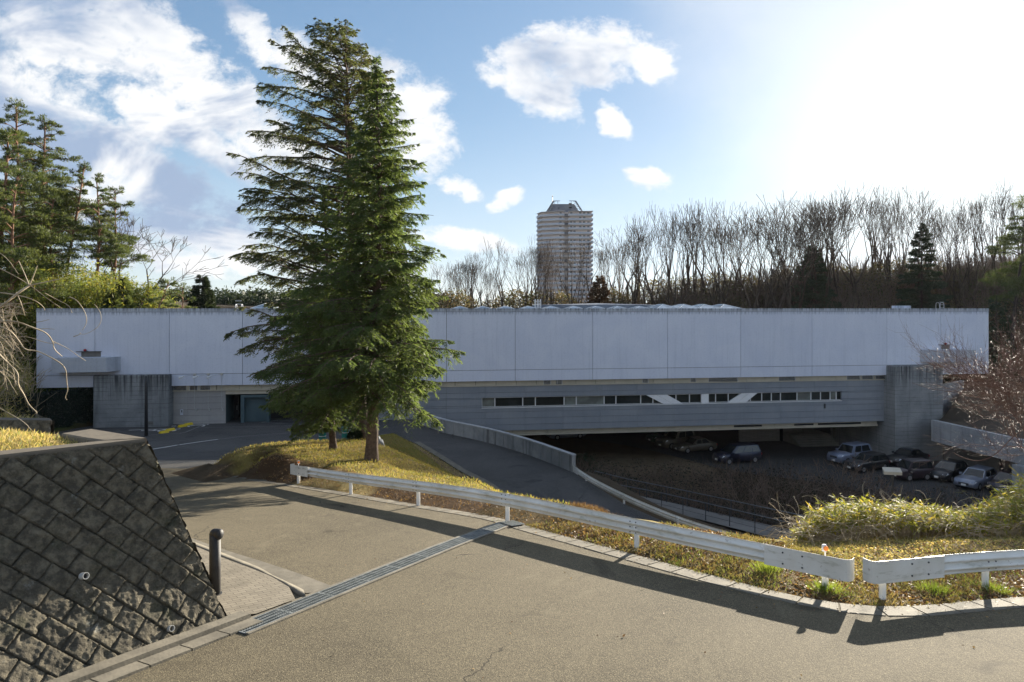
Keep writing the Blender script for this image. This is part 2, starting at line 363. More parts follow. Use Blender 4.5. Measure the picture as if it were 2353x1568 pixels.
# ------------------------------------------------------------------ mesh helpers
def tag(o, label=None, cat=None, group=None, kind=None):
    if label: o['label'] = label
    if cat: o['category'] = cat
    if group: o['group'] = group
    if kind: o['kind'] = kind
    return o
def empty(name, loc=(0, 0, 0), rz=0.0, label=None, cat=None, group=None):
    o = bpy.data.objects.new(name, None)
    o.empty_display_size = 0.3
    COL.objects.link(o)
    o.location = loc; o.rotation_euler = (0, 0, rz)
    return tag(o, label, cat, group)
def link(name, me, mat, parent=None, smooth=False):
    if smooth and len(me.polygons):
        me.polygons.foreach_set('use_smooth', np.ones(len(me.polygons), bool))
    o = bpy.data.objects.new(name, me)
    mm = mat if isinstance(mat, (list, tuple)) else [mat]
    for x in mm:
        me.materials.append(MATS[x])
    COL.objects.link(o)
    if parent: o.parent = parent
    return o
class MB:
    def __init__(s):
        s.v, s.f, s.mi, s.cur = [], [], [], 0
    def add(s, vs, fs):
        b = len(s.v)
        s.v += [tuple(p) for p in vs]
        for f in fs:
            s.f.append(tuple(b + i for i in f)); s.mi.append(s.cur)
        return s
    def box(s, x0, y0, z0, x1, y1, z1):
        return s.add([(x0, y0, z0), (x1, y0, z0), (x1, y1, z0), (x0, y1, z0), (x0, y0, z1), (x1, y0, z1), (x1, y1, z1), (x0, y1, z1)],
                     [(0, 3, 2, 1), (4, 5, 6, 7), (0, 1, 5, 4), (1, 2, 6, 5), (2, 3, 7, 6), (3, 0, 4, 7)])
    def bbox(s, x0, y0, z0, x1, y1, z1, b=0.01):
        """a box with chamfered vertical and top edges"""
        ring = lambda i, z: [(x0 + i + b, y0 + i, z), (x1 - i - b, y0 + i, z), (x1 - i, y0 + i + b, z), (x1 - i, y1 - i - b, z), (x1 - i - b, y1 - i, z), (x0 + i + b, y1 - i, z), (x0 + i, y1 - i - b, z), (x0 + i, y0 + i + b, z)]
        vs = ring(0, z0) + ring(0, z1 - b) + ring(b, z1)
        fs = [tuple(range(7, -1, -1)), tuple(range(16, 24))]
        for k in (0, 8):
            for i in range(8):
                j = (i + 1) % 8
                fs.append((k + i, k + j, k + 8 + j, k + 8 + i))
        return s.add(vs, fs)
    def prism(s, poly, z0, z1):
        n = len(poly)
        vs = [(x, y, z0) for x, y in poly] + [(x, y, z1) for x, y in poly]
        fs = [tuple(range(n - 1, -1, -1)), tuple(range(n, 2 * n))]
        for i in range(n):
            j = (i + 1) % n
            fs.append((i, j, n + j, n + i))
        return s.add(vs, fs)
    def tube(s, pts, rads, k=8, caps=True):
        pts = [Vector(p) for p in pts]
        if not hasattr(rads, '__len__'): rads = [rads] * len(pts)
        rings = []
        ref = None
        for i, p in enumerate(pts):
            d = (pts[min(i + 1, len(pts) - 1)] - pts[max(i - 1, 0)])
            d = d.normalized() if d.length > 1e-9 else Vector((0, 0, 1))
            if ref is None:
                ref = d.cross(Vector((0, 0, 1)) if abs(d.z) < .9 else Vector((1, 0, 0))).normalized()
            ref = (ref - d * ref.dot(d)).normalized()
            b = d.cross(ref)
            rings.append([p + (ref * math.cos(2 * math.pi * j / k) + b * math.sin(2 * math.pi * j / k)) * rads[i] for j in range(k)])
        vs = [q for r in rings for q in r]
        fs = []
        for i in range(len(pts) - 1):
            for j in range(k):
                a, b2 = i * k + j, i * k + (j + 1) % k
                fs.append((a, b2, b2 + k, a + k))
        if caps:
            fs.append(tuple(range(k - 1, -1, -1))); fs.append(tuple((len(pts) - 1) * k + j for j in range(k)))
        return s.add(vs, fs)
    def build(s, name, mat, parent=None, smooth=False):
        me = bpy.data.meshes.new(name)
        me.from_pydata(s.v, [], s.f)
        me.validate()
        if isinstance(mat, (list, tuple)) and len(mat) > 1 and len(me.polygons) == len(s.mi):
            me.polygons.foreach_set('material_index', s.mi)
        return link(name, me, mat, parent, smooth)
def np_mesh(name, V, Fq, mat, parent=None, smooth=False):
    """V (n,3) float, Fq (m,k) int with one k"""
    V = np.asarray(V, np.float32); Fq = np.asarray(Fq, np.int32)
    me = bpy.data.meshes.new(name)
    me.vertices.add(len(V)); me.vertices.foreach_set('co', V.ravel())
    k = Fq.shape[1]
    me.loops.add(Fq.size); me.loops.foreach_set('vertex_index', Fq.ravel())
    me.polygons.add(len(Fq)); me.polygons.foreach_set('loop_start', np.arange(0, Fq.size, k, dtype=np.int32))
    try:
        me.polygons.foreach_set('loop_total', np.full(len(Fq), k, np.int32))
    except Exception:
        pass
    me.update(calc_edges=True)
    return link(name, me, mat, parent, smooth)
def nrm(a):
    return a / np.maximum(np.linalg.norm(a, axis=-1, keepdims=True), 1e-9)
def leaf_arrays(P, D, L, Wd, fold=0.0, flat=None):
    """rhombic leaves: base P, unit direction D, length L, width Wd"""
    n = len(P)
    r = rng.normal(size=(n, 3)) if flat is None else flat
    side = nrm(np.cross(D, r))
    mid = P + D * (L * 0.45)[:, None]
    mid[:, 2] += fold * L
    V = np.stack([P, mid + side * (Wd * .5)[:, None], P + D * L[:, None], mid - side * (Wd * .5)[:, None]], 1).reshape(-1, 3)
    Fq = np.arange(n * 4).reshape(n, 4)
    return V, Fq
def leaf_obj(name, P, D, L, Wd, mat, parent=None, **kw):
    V, Fq = leaf_arrays(P, D, L, Wd, **kw)
    return np_mesh(name, V, Fq, mat, parent)
def vnoise(x, y, seed=0):
    x = np.asarray(x, float); y = np.asarray(y, float)
    xi = np.floor(x).astype(np.int64); yi = np.floor(y).astype(np.int64)
    fx = x - xi; fy = y - yi
    fx = fx * fx * (3 - 2 * fx); fy = fy * fy * (3 - 2 * fy)
    def h(a, b):
        k = (a * 374761393 + b * 668265263 + seed * 974634777) & 0xffffffff
        k = ((k ^ (k >> 13)) * 1274126177) & 0xffffffff
        return ((k ^ (k >> 16)) & 0xffff) / 65535.0
    return (h(xi, yi) * (1 - fx) + h(xi + 1, yi) * fx) * (1 - fy) + (h(xi, yi + 1) * (1 - fx) + h(xi + 1, yi + 1) * fx) * fy
def fbm(x, y, o=4, seed=0, g=0.5):
    s = 0; a = 1; t = 0
    for i in range(o):
        s = s + a * vnoise(x * 2 ** i, y * 2 ** i, seed + i * 17); t += a; a *= g
    return s / t
def inpoly(x, y, poly):
    x = np.asarray(x, float); y = np.asarray(y, float)
    r = np.zeros(x.shape, bool)
    n = len(poly)
    for i in range(n):
        x1, y1 = poly[i][:2]; x2, y2 = poly[(i + 1) % n][:2]
        if y1 == y2: continue
        c = ((y1 > y) != (y2 > y)) & (x < (x2 - x1) * (y - y1) / (y2 - y1) + x1)
        r ^= c
    return r
def resample(pts, step):
    pts = np.asarray(pts, float)
    d = np.concatenate([[0], np.cumsum(np.linalg.norm(np.diff(pts, axis=0), axis=1))])
    n = max(2, int(round(d[-1] / step)) + 1)
    t = np.linspace(0, d[-1], n)
    return np.stack([np.interp(t, d, pts[:, k]) for k in range(pts.shape[1])], 1)
def smoothline(pts, it=2):
    pts = [np.asarray(p, float) for p in pts]
    for _ in range(it):
        q = [pts[0]]
        for a, b in zip(pts[:-1], pts[1:]):
            q += [a * .75 + b * .25, a * .25 + b * .75]
        q.append(pts[-1]); pts = q
    return np.array(pts)
# ------------------------------------------------------------------ survey: photograph bearings -> world points
RY = [-60, 0, 8, 10, 11.9, 14.9, 17.4, 21, 24.4, 27, 31, 40, 48, 52, 57, 100]
RZ = [3.9, 4.1, 4.64, 4.86, 5.05, 5.35, 5.64, 6.15, 6.6, 7.0, 7.45, 8.5, 9.35, 9.72, 9.86, 9.9]
def R(y):
    return -np.interp(y, RY, RZ)
def P3(x, y, Z):
    return np.array([(x - CX) / F * Z, Z, -(y - HY) / F * Z])
def pz(x, y, z):
    return P3(x, y, -z * F / (y - HY))
def pr(x, y, off=0.0):
    lo, hi = 3.0, 90.0
    for _ in range(60):
        m_ = (lo + hi) / 2
        if -R(m_) - off - (y - HY) / F * m_ > 0: lo = m_
        else: hi = m_
    return P3(x, y, lo)
# edge of the upper road toward the island and the verge
E_px = [(2353, 1375), (2150, 1398), (2030, 1402), (1900, 1392), (1750, 1358), (1600, 1318), (1460, 1280), (1330, 1245), (1200, 1210), (1140, 1190), (960, 1162), (830, 1140), (690, 1118), (600, 1103), (520, 1088), (455, 1075)]
E = [np.array([32, 15.5, 0]), np.array([14, 12.0, 0])] + [pr(*p) for p in E_px]
E = np.array([[p[0], p[1]] for p in E])
E = smoothline(E, 2)
E = resample(E, 0.7)
back_edge = [(-14.2, 31), (-14.2, 35), (-12.5, 42), (-9.3, 52.0)]
rampL = [(-9.3, 52.0, -9.75)] + [tuple(pz(x, y, z)) for x, y, z in [(951, 1018, -9.88), (996, 1045, -9.9), (1056, 1084, -9.95), (1112, 1113, -10.1)]] + [(0.9, 33.8, -10.6), (3.2, 30.8, -11.0), (6, 28.2, -11.4), (14, 23.0, -12.4), (24, 17, -13.4)]
rampR = [(-7.9, 57.0, -9.86)] + [tuple(pz(x, y, -9.9)) for x, y in [(1020, 996), (1085, 1009), (1155, 1027), (1220, 1048), (1281, 1072), (1315, 1085)]] + [(6.1, 36.5, -10.7), (8.3, 33.6, -11.04), (10.4, 32.0, -11.3), (12.6, 30.3, -11.6), (18, 27.0, -12.4), (28, 22, -13.5)]
B0 = pr(522, 1430); B1 = pr(155, 1567)
wd = (B1 - B0); wd[2] = 0; wd = wd / np.linalg.norm(wd)
B2 = B0 + wd * 9.0; B2[2] = R(B2[1])
T0 = pz(331, 1017, -2.0); T1 = pz(0, 1055, -2.0)
td = T1 - T0; td /= np.linalg.norm(td)
T2 = T0 + td * 9.0
MAIN = [(32, -8), (32, 15.5)] + [tuple(p) for p in E[1:]] + back_edge + [(-7.6, 56.5), (-8, 84), (-34, 84), (-35.4, 57), (-39.5, 46), (-34, 36), (-24, 25), (-15, 17.5), (-9.2, 13.2), (B0[0] - .3, B0[1] + .4), (B0[0], B0[1]), (B2[0], B2[1]), (B2[0] - 1, -8)]

pts = []
def C(*a):
    for p in a: pts.append((float(p[0]), float(p[1]), float(p[2])))
def CR(xy):
    for p in xy: pts.append((p[0], p[1], float(R(p[1]))))
CR(resample(E, 1.4)); CR(resample(back_edge, 2.0))
gx, gy = np.meshgrid(np.arange(-40, 32, 2.0), np.arange(-8, 84, 2.0))
ins = inpoly(gx, gy, MAIN)
for x, y in zip(gx[ins], gy[ins]):
    if np.min((E[:, 0] - x) ** 2 + (E[:, 1] - y) ** 2) > 0.7: CR([(x, y)])
# hard break line at the foot and the head of the block wall
for f_ in np.arange(0, 9, .4):
    sh_ = np.array([-.87, .50, 0]) * .38 if f_ == 0 else 0
    q = B0 + wd * f_; CR([(q[0], q[1])])
    q = T0 + td * (f_ + .3 * (f_ == 0)) + sh_; inn = np.array([-wd[1], wd[0], 0]); inn = inn if inn[0] < 0 else -inn
    C(q + inn * .02 + np.array([0, 0, -2.65]), q + inn * .22 + np.array([0, 0, -.08]))
CR([(B0[0] - .3, B0[1] + .45), (B0[0] - .12, B0[1] + .15), (B0[0] - .9, B0[1] + 1.1)])
CR([(32, -8), (32, 15.5), (-8, 84), (-34, 84), (-35.2, 57), (-39, 46), (-34, 36), (-24, 25), (-15, 17.5), (-9.2, 13.2)])
C(*resample(rampL, 1.5)); C(*resample(rampR, 1.5))
rl, rr = resample(rampL, 1.5), resample(rampR, 1.5)
# island mound
TREE2 = P3(853, 1056, 29.5); TREE3 = P3(767, 1031, 32.5); TREE1 = P3(838, 1006, 36.8)
C(TREE2, TREE3, TREE1, P3(700, 1012, 36), P3(600, 1020, 32.6), P3(540, 1032, 30.4), P3(600, 1053, 28.2), P3(530, 1050, 29.3), P3(500, 1068, 28.6), P3(490, 1056, 29.6),
  P3(690, 1062, 28.0), P3(700, 1035, 31), P3(640, 1035, 31), P3(780, 1085, 25.5), P3(770, 1060, 28), P3(760, 1012, 36), P3(900, 1000, 42), P3(905, 998, 46), P3(945, 1030, 40.5), P3(996, 1074, 35.5), P3(1026, 1089, 33),
  P3(930, 1050, 33), P3(920, 1080, 27.5), P3(1000, 1092, 26), P3(1090, 1101, 24.5), P3(900, 1105, 24), P3(1000, 1120, 22), P3(1130, 1126, 21.6), P3(1210, 1140, 20.0), P3(1280, 1152, 18.8), P3(1150, 1150, 19.5),
  P3(1350, 1164, 17.9), P3(1430, 1177, 17.2), P3(1520, 1196, 16.5), P3(1640, 1220, 15.8), P3(1780, 1252, 14.9), P3(1700, 1262, 13.9), P3(1560, 1225, 15.0))
# slope from that crest down to the ramp
for x, y in [(-1.2, 31), (1.3, 27.5), (3.5, 25), (6.0, 22.5), (11, 20.5)]:
    C((x, y, -9.2))
# bank to the right of the verge with the bamboo grass
C(P3(1850, 1262, 14.6), P3(2000, 1262, 14.0), P3(2150, 1245, 14.8), P3(2353, 1238, 15.2), P3(1870, 1240, 16.2), P3(2100, 1232, 16.4), P3(2353, 1226, 16.6),
  (13, 15.4, -5.25), (16, 16.0, -5.3), (24, 18, -5.5), (7.6, 18.5, -6.6), (10.6, 19, -6.4), (14, 19.5, -6.3), (19, 20, -6.4), (28, 21, -6.5), (34, 18, -6), (22, 25, -11.5), (30, 24, -12))
# lower level
LOT = [pz(x, y, -14.8)[:2] for x, y in [(1290, 1004), (1400, 1017), (1480, 1032), (1560, 1052), (1680, 1085), (1800, 1098), (1900, 1112), (2050, 1150), (2353, 1178)]] + [np.array([62, 47]), np.array([62, 88]), np.array([3, 88])]
for p in resample([tuple(q) for q in LOT[:9]], 2.0): C((p[0], p[1], -14.8))
for x in range(6, 62, 6):
    for y in (66, 74, 82, 88): C((x, y, -14.8))
C((40, 54, -14.8), (48, 54, -14.8), (55, 54, -14.8), (62, 47, -14.8), (34, 60, -14.8), (3, 88, -14.8))
walkF = [(6.5, 51.5), (8.6, 49.1), (12.4, 45.6), (17.2, 40.9), (23, 35.5), (30, 30)]
walkN = [(5.0, 49.5), (7.0, 47.6), (10.0, 45.2), (12.8, 42.3), (15.75, 39.2), (21, 33.8), (28, 28)]
C(*[(x, y, -13.7) for x, y in resample(walkF, 2)]); C(*[(x, y, -13.7) for x, y in resample(walkN, 2)])
C((5, 55, -15.2), (9, 54, -15.8), (13, 52, -16.3), (19, 50, -16.4), (26, 46, -16.3), (32, 41, -16.3), (40, 38, -16.2), (50, 34, -15.9), (9, 51.5, -15.6), (14.5, 47, -15.8), (19.5, 42.5, -15.8))
C((5.2, 40.8, -10.0), (7.4, 37.4, -10.7), (9.6, 34.5, -11.1), (11.6, 33, -11.35), (13.8, 31.4, -11.65), (6.0, 44, -12.0), (9.8, 40.5, -12.4), (12.5, 37.5, -12.6))
# behind the parapet under the building
C((-4.6, 55, -10.6), (-3.0, 53.5, -10.9), (0.6, 49.5, -10.9), (3.6, 44, -10.9), (-4, 62, -11.2), (-1, 58, -12.6), (3, 60, -14.3), (4, 53, -13.8), (-5, 75, -11.5), (0, 70, -14.3), (0, 86, -14.6), (1.5, 49.5, -12.5))
# hills
C((-9, 90, -7), (-34, 88, -7), (10, 93, -7), (30, 93, -7), (50, 93, -6), (64, 88, -5), (64, 70, -6), (58, 62, -10), (70, 60, -4), (75, 45, -8), (80, 30, -10), (60, 38, -14), (62, 44, -14.8),
  (-12, 105, 0.0), (5, 105, 0.4), (22, 106, 1.2), (36, 106, 3.0), (50, 106, 4.8), (70, 106, 5.4), (90, 106, 5.6), (120, 105, 6), (72, 84, 1.5), (90, 80, 5), (66, 78, -2), (120, 60, 4),
  (-30, 105, -0.5), (-50, 105, 0.5), (-70, 105, 3))
C((-36.2, 57, -6.8), (-40.3, 46, -6.8), (-40, 56, -6.9), (-42, 57, -6.2), (-46, 60, -1.0), (-46, 52, -3.2), (-50, 68, 1.0), (-42, 70, -0.2), (-36, 70, -1.0), (-20, 78, -2.5), (-60, 60, 4), (-60, 75, 5), (-41, 84, 0.2), (-22, 90, -2),
  (-36, 35, -6.4), (-26, 24, -5.6), (-40, 30, -3), (-45, 42, -3.5), (-60, 40, 2), (-30, 18, -3.0), (-40, 10, 0), (-60, 0, 2))
# bank above the block wall, left
C((T0[0] - 1.35, T0[1] + .75, -2.04), (-8.6, 10.95, -2.0), (-7.6, 10.0, -2.0), (-10.5, 8.5, -1.8), (-15, 4, -1.6), (-12, 11.3, -1.98), (-22, 8, -1.0),
  (-9.5, 12.0, -3.4), (-14, 15.0, -4.2), (-14.2, 20.2, -3.40), (-15.2, 20.6, -3.40), (-16.6, 22, -3.3), (-19, 21, -3.0), (-24, 22, -2.6), (-13.0, 19.5, -6.0), (-14.0, 22.5, -6.2), (-16.5, 25, -6.4), (-13.4, 18.4, -6.0), (-18, 16.5, -4.0), (-24, 15, -2.8))
# far country
far = 4000
C((-far, -far, -20), (far, -far, -20), (far, far, -60), (-far, far, -60), (0, far, -60), (0, -far, -20), (-far, 0, -20), (far, 0, -30), (-150, 130, 8), (0, 135, -8), (60, 150, -6), (150, 140, 0), (-60, 125, 1.5), (-300, 300, 0), (300, 300, -30), (0, 300, -40),
  (200, 50, 4), (-200, 20, 5), (60, -40, -4), (-60, -40, 0), (10, -40, -3.9), (40, 8, -5.0), (40, 16, -5.6), (60, 20, -8))
PT = np.array(pts)
# drop near-duplicates
_, ui = np.unique(np.round(PT[:, :2] / 0.25).astype(int), axis=0, return_index=True)
PT = PT[np.sort(ui)]
_vc, _ve, _tri, _ov, _oe, _of = delaunay_2d_cdt([Vector((p[0], p[1])) for p in PT], [], [], 0, 1e-5)
TVp = np.array([[v_.x, v_.y] for v_ in _vc])
TVz = np.array([PT[o[0], 2] if len(o) else 0.0 for o in _ov])
TRI = np.array(_tri)
def H(x, y, lower=False):
    x = np.atleast_1d(np.asarray(x, float)).ravel(); y = np.atleast_1d(np.asarray(y, float)).ravel()
    z = np.full(x.shape, -20.0)
    order = np.argsort(x); xs = x[order]
    for a, b, c in TRI:
        ax, ay = TVp[a]; bx, by = TVp[b]; cx, cy = TVp[c]
        lo = np.searchsorted(xs, min(ax, bx, cx) - 1e-6); hi = np.searchsorted(xs, max(ax, bx, cx) + 1e-6)
        if lo >= hi: continue
        idx = order[lo:hi]
        yy = y[idx]
        mk = (yy >= min(ay, by, cy) - 1e-6) & (yy <= max(ay, by, cy) + 1e-6)
        idx = idx[mk]
        if not len(idx): continue
        px_, py_ = x[idx], y[idx]
        d = (by - cy) * (ax - cx) + (cx - bx) * (ay - cy)
        if abs(d) < 1e-12: continue
        w0 = ((by - cy) * (px_ - cx) + (cx - bx) * (py_ - cy)) / d
        w1_ = ((cy - ay) * (px_ - cx) + (ax - cx) * (py_ - cy)) / d
        w2_ = 1 - w0 - w1_
        ok = (w0 > -1e-6) & (w1_ > -1e-6) & (w2_ > -1e-6)
        z[idx[ok]] = (w0 * TVz[a] + w1_ * TVz[b] + w2_ * TVz[c])[ok]
    return z
def h1(x, y): return float(H([x], [y])[0])

xs_ = np.unique(np.concatenate([np.arange(-46, -20, 1.2), np.arange(-20, 24, 0.55), np.arange(24, 80, 1.4), np.array([-4000, -1500, -600, -300, -200, -150, -120, -100, -85, -72, -64, -58, -54, -50]), np.array([82, 88, 95, 110, 130, 160, 200, 300, 600, 1500, 4000])]))
ys_ = np.unique(np.concatenate([np.arange(2, 45, 0.55), np.arange(45, 62, 0.9), np.arange(62, 130, 1.6), np.array([-4000, -1500, -500, -200, -80, -40, -20, -10, -4, 0]), np.array([135, 150, 180, 240, 300, 450, 800, 1500, 4000])]))
GX, GY = np.meshgrid(xs_, ys_)
GZ = H(GX, GY).reshape(GX.shape)
onroad = inpoly(GX, GY, MAIN)
rpoly = [tuple(p[:2]) for p in rampL] + [tuple(p[:2]) for p in reversed(rampR)]
lpoly = [tuple(p) for p in LOT]
onhard = onroad | inpoly(GX, GY, rpoly) | inpoly(GX, GY, lpoly)
nz = (fbm(GX * .8, GY * .8, 4, 3) - .5) * 0.22 + (fbm(GX * .2, GY * .2, 3, 5) - .5) * 0.5 * (GY > 50)
GZ = GZ - 0.05 + np.where(onhard, -0.05, nz * np.clip((np.abs(GX) < 100) * 1.0, 0, 1))
nY, nX = GX.shape
V = np.stack([GX.ravel(), GY.ravel(), GZ.ravel()], 1)
ii = (np.arange(nY - 1)[:, None] * nX + np.arange(nX - 1)[None, :]).ravel()
Fq = np.stack([ii, ii + 1, ii + 1 + nX, ii + nX], 1)
# ground material: zones of grass, litter and soil carried as a vertex attribute
mt, n = newmat('ground')
co = objco(n)
at = n.n('ShaderNodeAttribute', attribute_name='zone').outputs['Color']
f1 = n.ss(n.noise(co, 1.3, 6, 0.65), 0.35, 0.68)
col = n.mix(n.m('MULTIPLY', f1, 0.55), at, n.vm('MULTIPLY', at, (0.55, 0.5, 0.45)))
col = n.mix(n.m('MULTIPLY', n.ss(n.noise(co, 9, 4), 0.55, 0.75), 0.4), col, n.vm('MULTIPLY', at, (1.7, 1.35, 1.1)))
finish(n, col, 0.95, n.noise(co, 12, 6, 0.7), 0.9, 0.06, spec=0.1)
gob = np_mesh('ground', V, Fq, 'ground', smooth=True)
tag(gob, kind='structure')
zone = np.zeros((len(V), 4), np.float32); zone[:, 3] = 1
x, y = V[:, 0], V[:, 1]
base = np.tile([0.085, 0.062, 0.038], (len(V), 1))
isl = inpoly(x, y, [tuple(p) for p in E] + back_edge + [tuple(p[:2]) for p in rampL])
nn = fbm(x * .35, y * .35, 4, 9)[:, None]
gold = np.array([0.24, 0.205, 0.055]) * (1 - nn) * 1.1 + np.array([0.20, 0.13, 0.06]) * nn
base = np.where(isl[:, None], gold, base)
# edge of the mound facing the road and the flank toward the ramp are bare soil
dE = np.min((E[None, ::3, 0] - x[isl, None]) ** 2 + (E[None, ::3, 1] - y[isl, None]) ** 2, axis=1) ** .5
tmp = base[isl]; far_ = (y[isl] > 19.5)
dE = np.where(x[isl] < -11.2, 9.0, dE)
tmp = np.where(((dE < 1.9) & far_)[:, None], np.array([0.085, 0.052, 0.028]), tmp)
tmp = np.where(((dE < 1.9) & ~far_)[:, None], np.array([0.13, 0.095, 0.045]), tmp)
base[isl] = tmp
flank = isl & (x > -7.5 + (46 - y) * .42) & (y > 32)
base = np.where(flank[:, None], np.array([0.20, 0.14, 0.075]), base)
base = np.where(((x < -36) & (y > 40) & (y < 62))[:, None], np.array([0.06, 0.085, 0.025]), base)
base = np.where(((x < -4.6) & (y < 26) & (y > 5) & ~inpoly(x, y, MAIN))[:, None], np.array([0.34, 0.27, 0.12]), base)
base = np.where(((x > 3.5) & (y > 12) & (y < 18) & (x > 7))[:, None], np.array([0.24, 0.18, 0.10]), base)
base = np.where(((y > 38) & (y < 62) & (x > 2.5) & (x < 34))[:, None], np.array([0.075, 0.058, 0.040]), base)
base = np.where(((y > 52) & (y < 68) & (x > 8) & (x < 19) & (H(x, y) > -15.6))[:, None], np.array([0.17, 0.13, 0.085]), base)
base = np.where((y > 88)[:, None], np.array([0.060, 0.048, 0.034]), base)
zone[:, :3] = base
ca = gob.data.color_attributes.new('zone', 'FLOAT_COLOR', 'POINT')
ca.data.foreach_set('color', zone.ravel())

# ------------------------------------------------------------------ sheets
def sheet(name, poly, zf, mat, step=1.0, dz=0.0, kind='structure', parent=None, bstep=None):
    b = resample([tuple(p) for p in poly] + [tuple(poly[0])], bstep or step)[:-1]
    b = np.array(b)
    x0, y0 = b.min(0); x1, y1 = b.max(0)
    gx, gy = np.meshgrid(np.arange(x0 + step / 2, x1, step), np.arange(y0 + step / 2, y1, step))
    m_ = inpoly(gx, gy, [tuple(p) for p in b])
    gp = np.stack([gx[m_], gy[m_]], 1)
    if len(gp):
        dmin = np.array([np.min((b[:, 0] - p[0]) ** 2 + (b[:, 1] - p[1]) ** 2) for p in gp])
        gp = gp[dmin > (step * .35) ** 2]
    allp = np.concatenate([b, gp]) if len(gp) else b
    nb = len(b)
    vs, es, fs, *_ = delaunay_2d_cdt([Vector(p) for p in allp], [(i, (i + 1) % nb) for i in range(nb)], [], 0, 1e-6)
    V = np.array([[p.x, p.y] for p in vs]); T = np.array(fs)
    cen = V[T].mean(1)
    T = T[inpoly(cen[:, 0], cen[:, 1], [tuple(p) for p in b])]
    # orientation up
    A = V[T]
    cr = (A[:, 1, 0] - A[:, 0, 0]) * (A[:, 2, 1] - A[:, 0, 1]) - (A[:, 1, 1] - A[:, 0, 1]) * (A[:, 2, 0] - A[:, 0, 0])
    T[cr < 0] = T[cr < 0][:, ::-1]
    z = np.array([zf(a_, b_) for a_, b_ in V]) + dz
    o = np_mesh(name, np.c_[V, z], T, mat, parent)
    if kind: o['kind'] = kind
    return o
def offsetline(line, off):
    L = np.asarray(line, float)[:, :2]
    d = np.gradient(L, axis=0); d = nrm(d)
    nml = np.stack([-d[:, 1], d[:, 0]], 1)
    return L + nml * off
def ribbon(name, line, o1, o2, zf, mat, dz=0.0, thick=0.0, kind='structure', parent=None, gaps=None, step=0.5, gapw=0.012):
    """band along a line between two side offsets; optional thickness (kerb) and joints every `gaps` metres"""
    L = resample(np.asarray(line, float)[:, :2], step if not gaps else gaps)
    A, B = offsetline(L, o1), offsetline(L, o2)
    mb = MB()
    for i in range(len(L) - 1):
        a0, a1, b0, b1 = A[i].copy(), A[i + 1].copy(), B[i].copy(), B[i + 1].copy()
        if gaps:
            t = gapw / gaps
            a0, a1 = a0 + (a1 - a0) * t, a1 - (a1 - a0) * t
            b0, b1 = b0 + (b1 - b0) * t, b1 - (b1 - b0) * t
        q = [a0, a1, b1, b0]
        top = [(p[0], p[1], zf(p[0], p[1]) + dz) for p in q]
        ar = sum(q[k][0] * q[(k + 1) % 4][1] - q[(k + 1) % 4][0] * q[k][1] for k in range(4))
        if ar < 0: top = top[::-1]
        if thick:
            bot = [(p[0], p[1], p[2] - thick) for p in top]
            mb.add(top + bot, [(0, 1, 2, 3), (0, 4, 5, 1), (1, 5, 6, 2), (2, 6, 7, 3), (3, 7, 4, 0)])
        else:
            mb.add(top, [(0, 1, 2, 3)])
    o = mb.build(name, mat, parent)
    if kind: o['kind'] = kind
    return o
zR = lambda a, b: float(R(b))
# road surface: the lit upper road, darker asphalt on the forecourt
yb = 31.0
up = [p for p in MAIN]
road = sheet('road', MAIN, zR, ['asphalt', 'asphalt_dark'], 1.6)
for pl in road.data.polygons:
    c_ = pl.center
    if c_.y > 31.0 - (c_.x + 14) * 0.05: pl.material_index = 1
# ramp road
NS = 46
a_ = resample(rampL, 0.2); b_ = resample(rampR, 0.2)
a_ = a_[np.linspace(0, len(a_) - 1, NS).astype(int)]; b_ = b_[np.linspace(0, len(b_) - 1, NS).astype(int)]
V = []; Q = []
K = 6
for i in range(NS):
    for k in range(K + 1):
        V.append(a_[i] + (b_[i] - a_[i]) * k / K + np.array([0, 0, 0.015]))
for i in range(NS - 1):
    for k in range(K):
        q = i * (K + 1) + k
        Q.append((q, q + K + 1, q + K + 2, q + 1))
ramp = np_mesh('ramp_road', V, Q, 'asphalt_dark'); ramp['kind'] = 'structure'
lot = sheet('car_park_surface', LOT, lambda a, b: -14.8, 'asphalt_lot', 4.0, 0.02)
wpoly = [tuple(p) for p in walkF] + [tuple(p) for p in reversed(walkN)]
wlk = sheet('footpath', wpoly, lambda a, b: -13.7, 'dark_concrete', 2.0, 0.09)
# gutter along the verge
ribbon('gutter_strip', E, -0.10, 0.34, zR, 'kerb_concrete', 0.012, 0.05, gaps=0.6, gapw=.016)
ribbon('kerb_edge', E, -0.34, -0.105, zR, 'kerb_concrete', 0.07, 0.14, gaps=0.6) if False else None
gl = [p[:2] for p in rampL][1:6]
ribbon('ramp_gutter', resample(gl, .6), 0.0, 0.45, lambda a, b: h1(a, b), 'kerb_concrete', 0.05, 0.08, gaps=0.6)
# paved footway with kerb behind the bollard
outer = [pr(x, y)[:2] for x, y in [(448, 1241), (519, 1266), (597, 1290), (675, 1315), (770, 1351)]]
mid_ = [pr(x, y)[:2] for x, y in [(448, 1251), (540, 1287), (600, 1311), (625, 1327), (660, 1343), (714, 1370)]]
inner = [pr(x, y)[:2] for x, y in [(448, 1260), (519, 1290), (586, 1315), (629, 1333), (654, 1349), (696, 1377)]]
ext = lambda line: [tuple(line[0] + (line[0] - line[1]) / np.linalg.norm(line[0] - line[1]) * 7)] + [tuple(p) for p in line]
outer, mid_, inner = ext(outer), ext(mid_), ext(inner)
sheet('kerb_gutter', list(outer) + list(reversed(mid_)), zR, 'kerb_concrete', 0.6, 0.012, bstep=.4)
_k = sheet('kerb_stone', list(mid_) + list(reversed(inner)), zR, 'kerb_concrete', 0.6, 0.05, bstep=.4)
md = _k.modifiers.new('thick', 'SOLIDIFY'); md.thickness = 0.09; md.offset = -1
mt, n = newmat('paver')
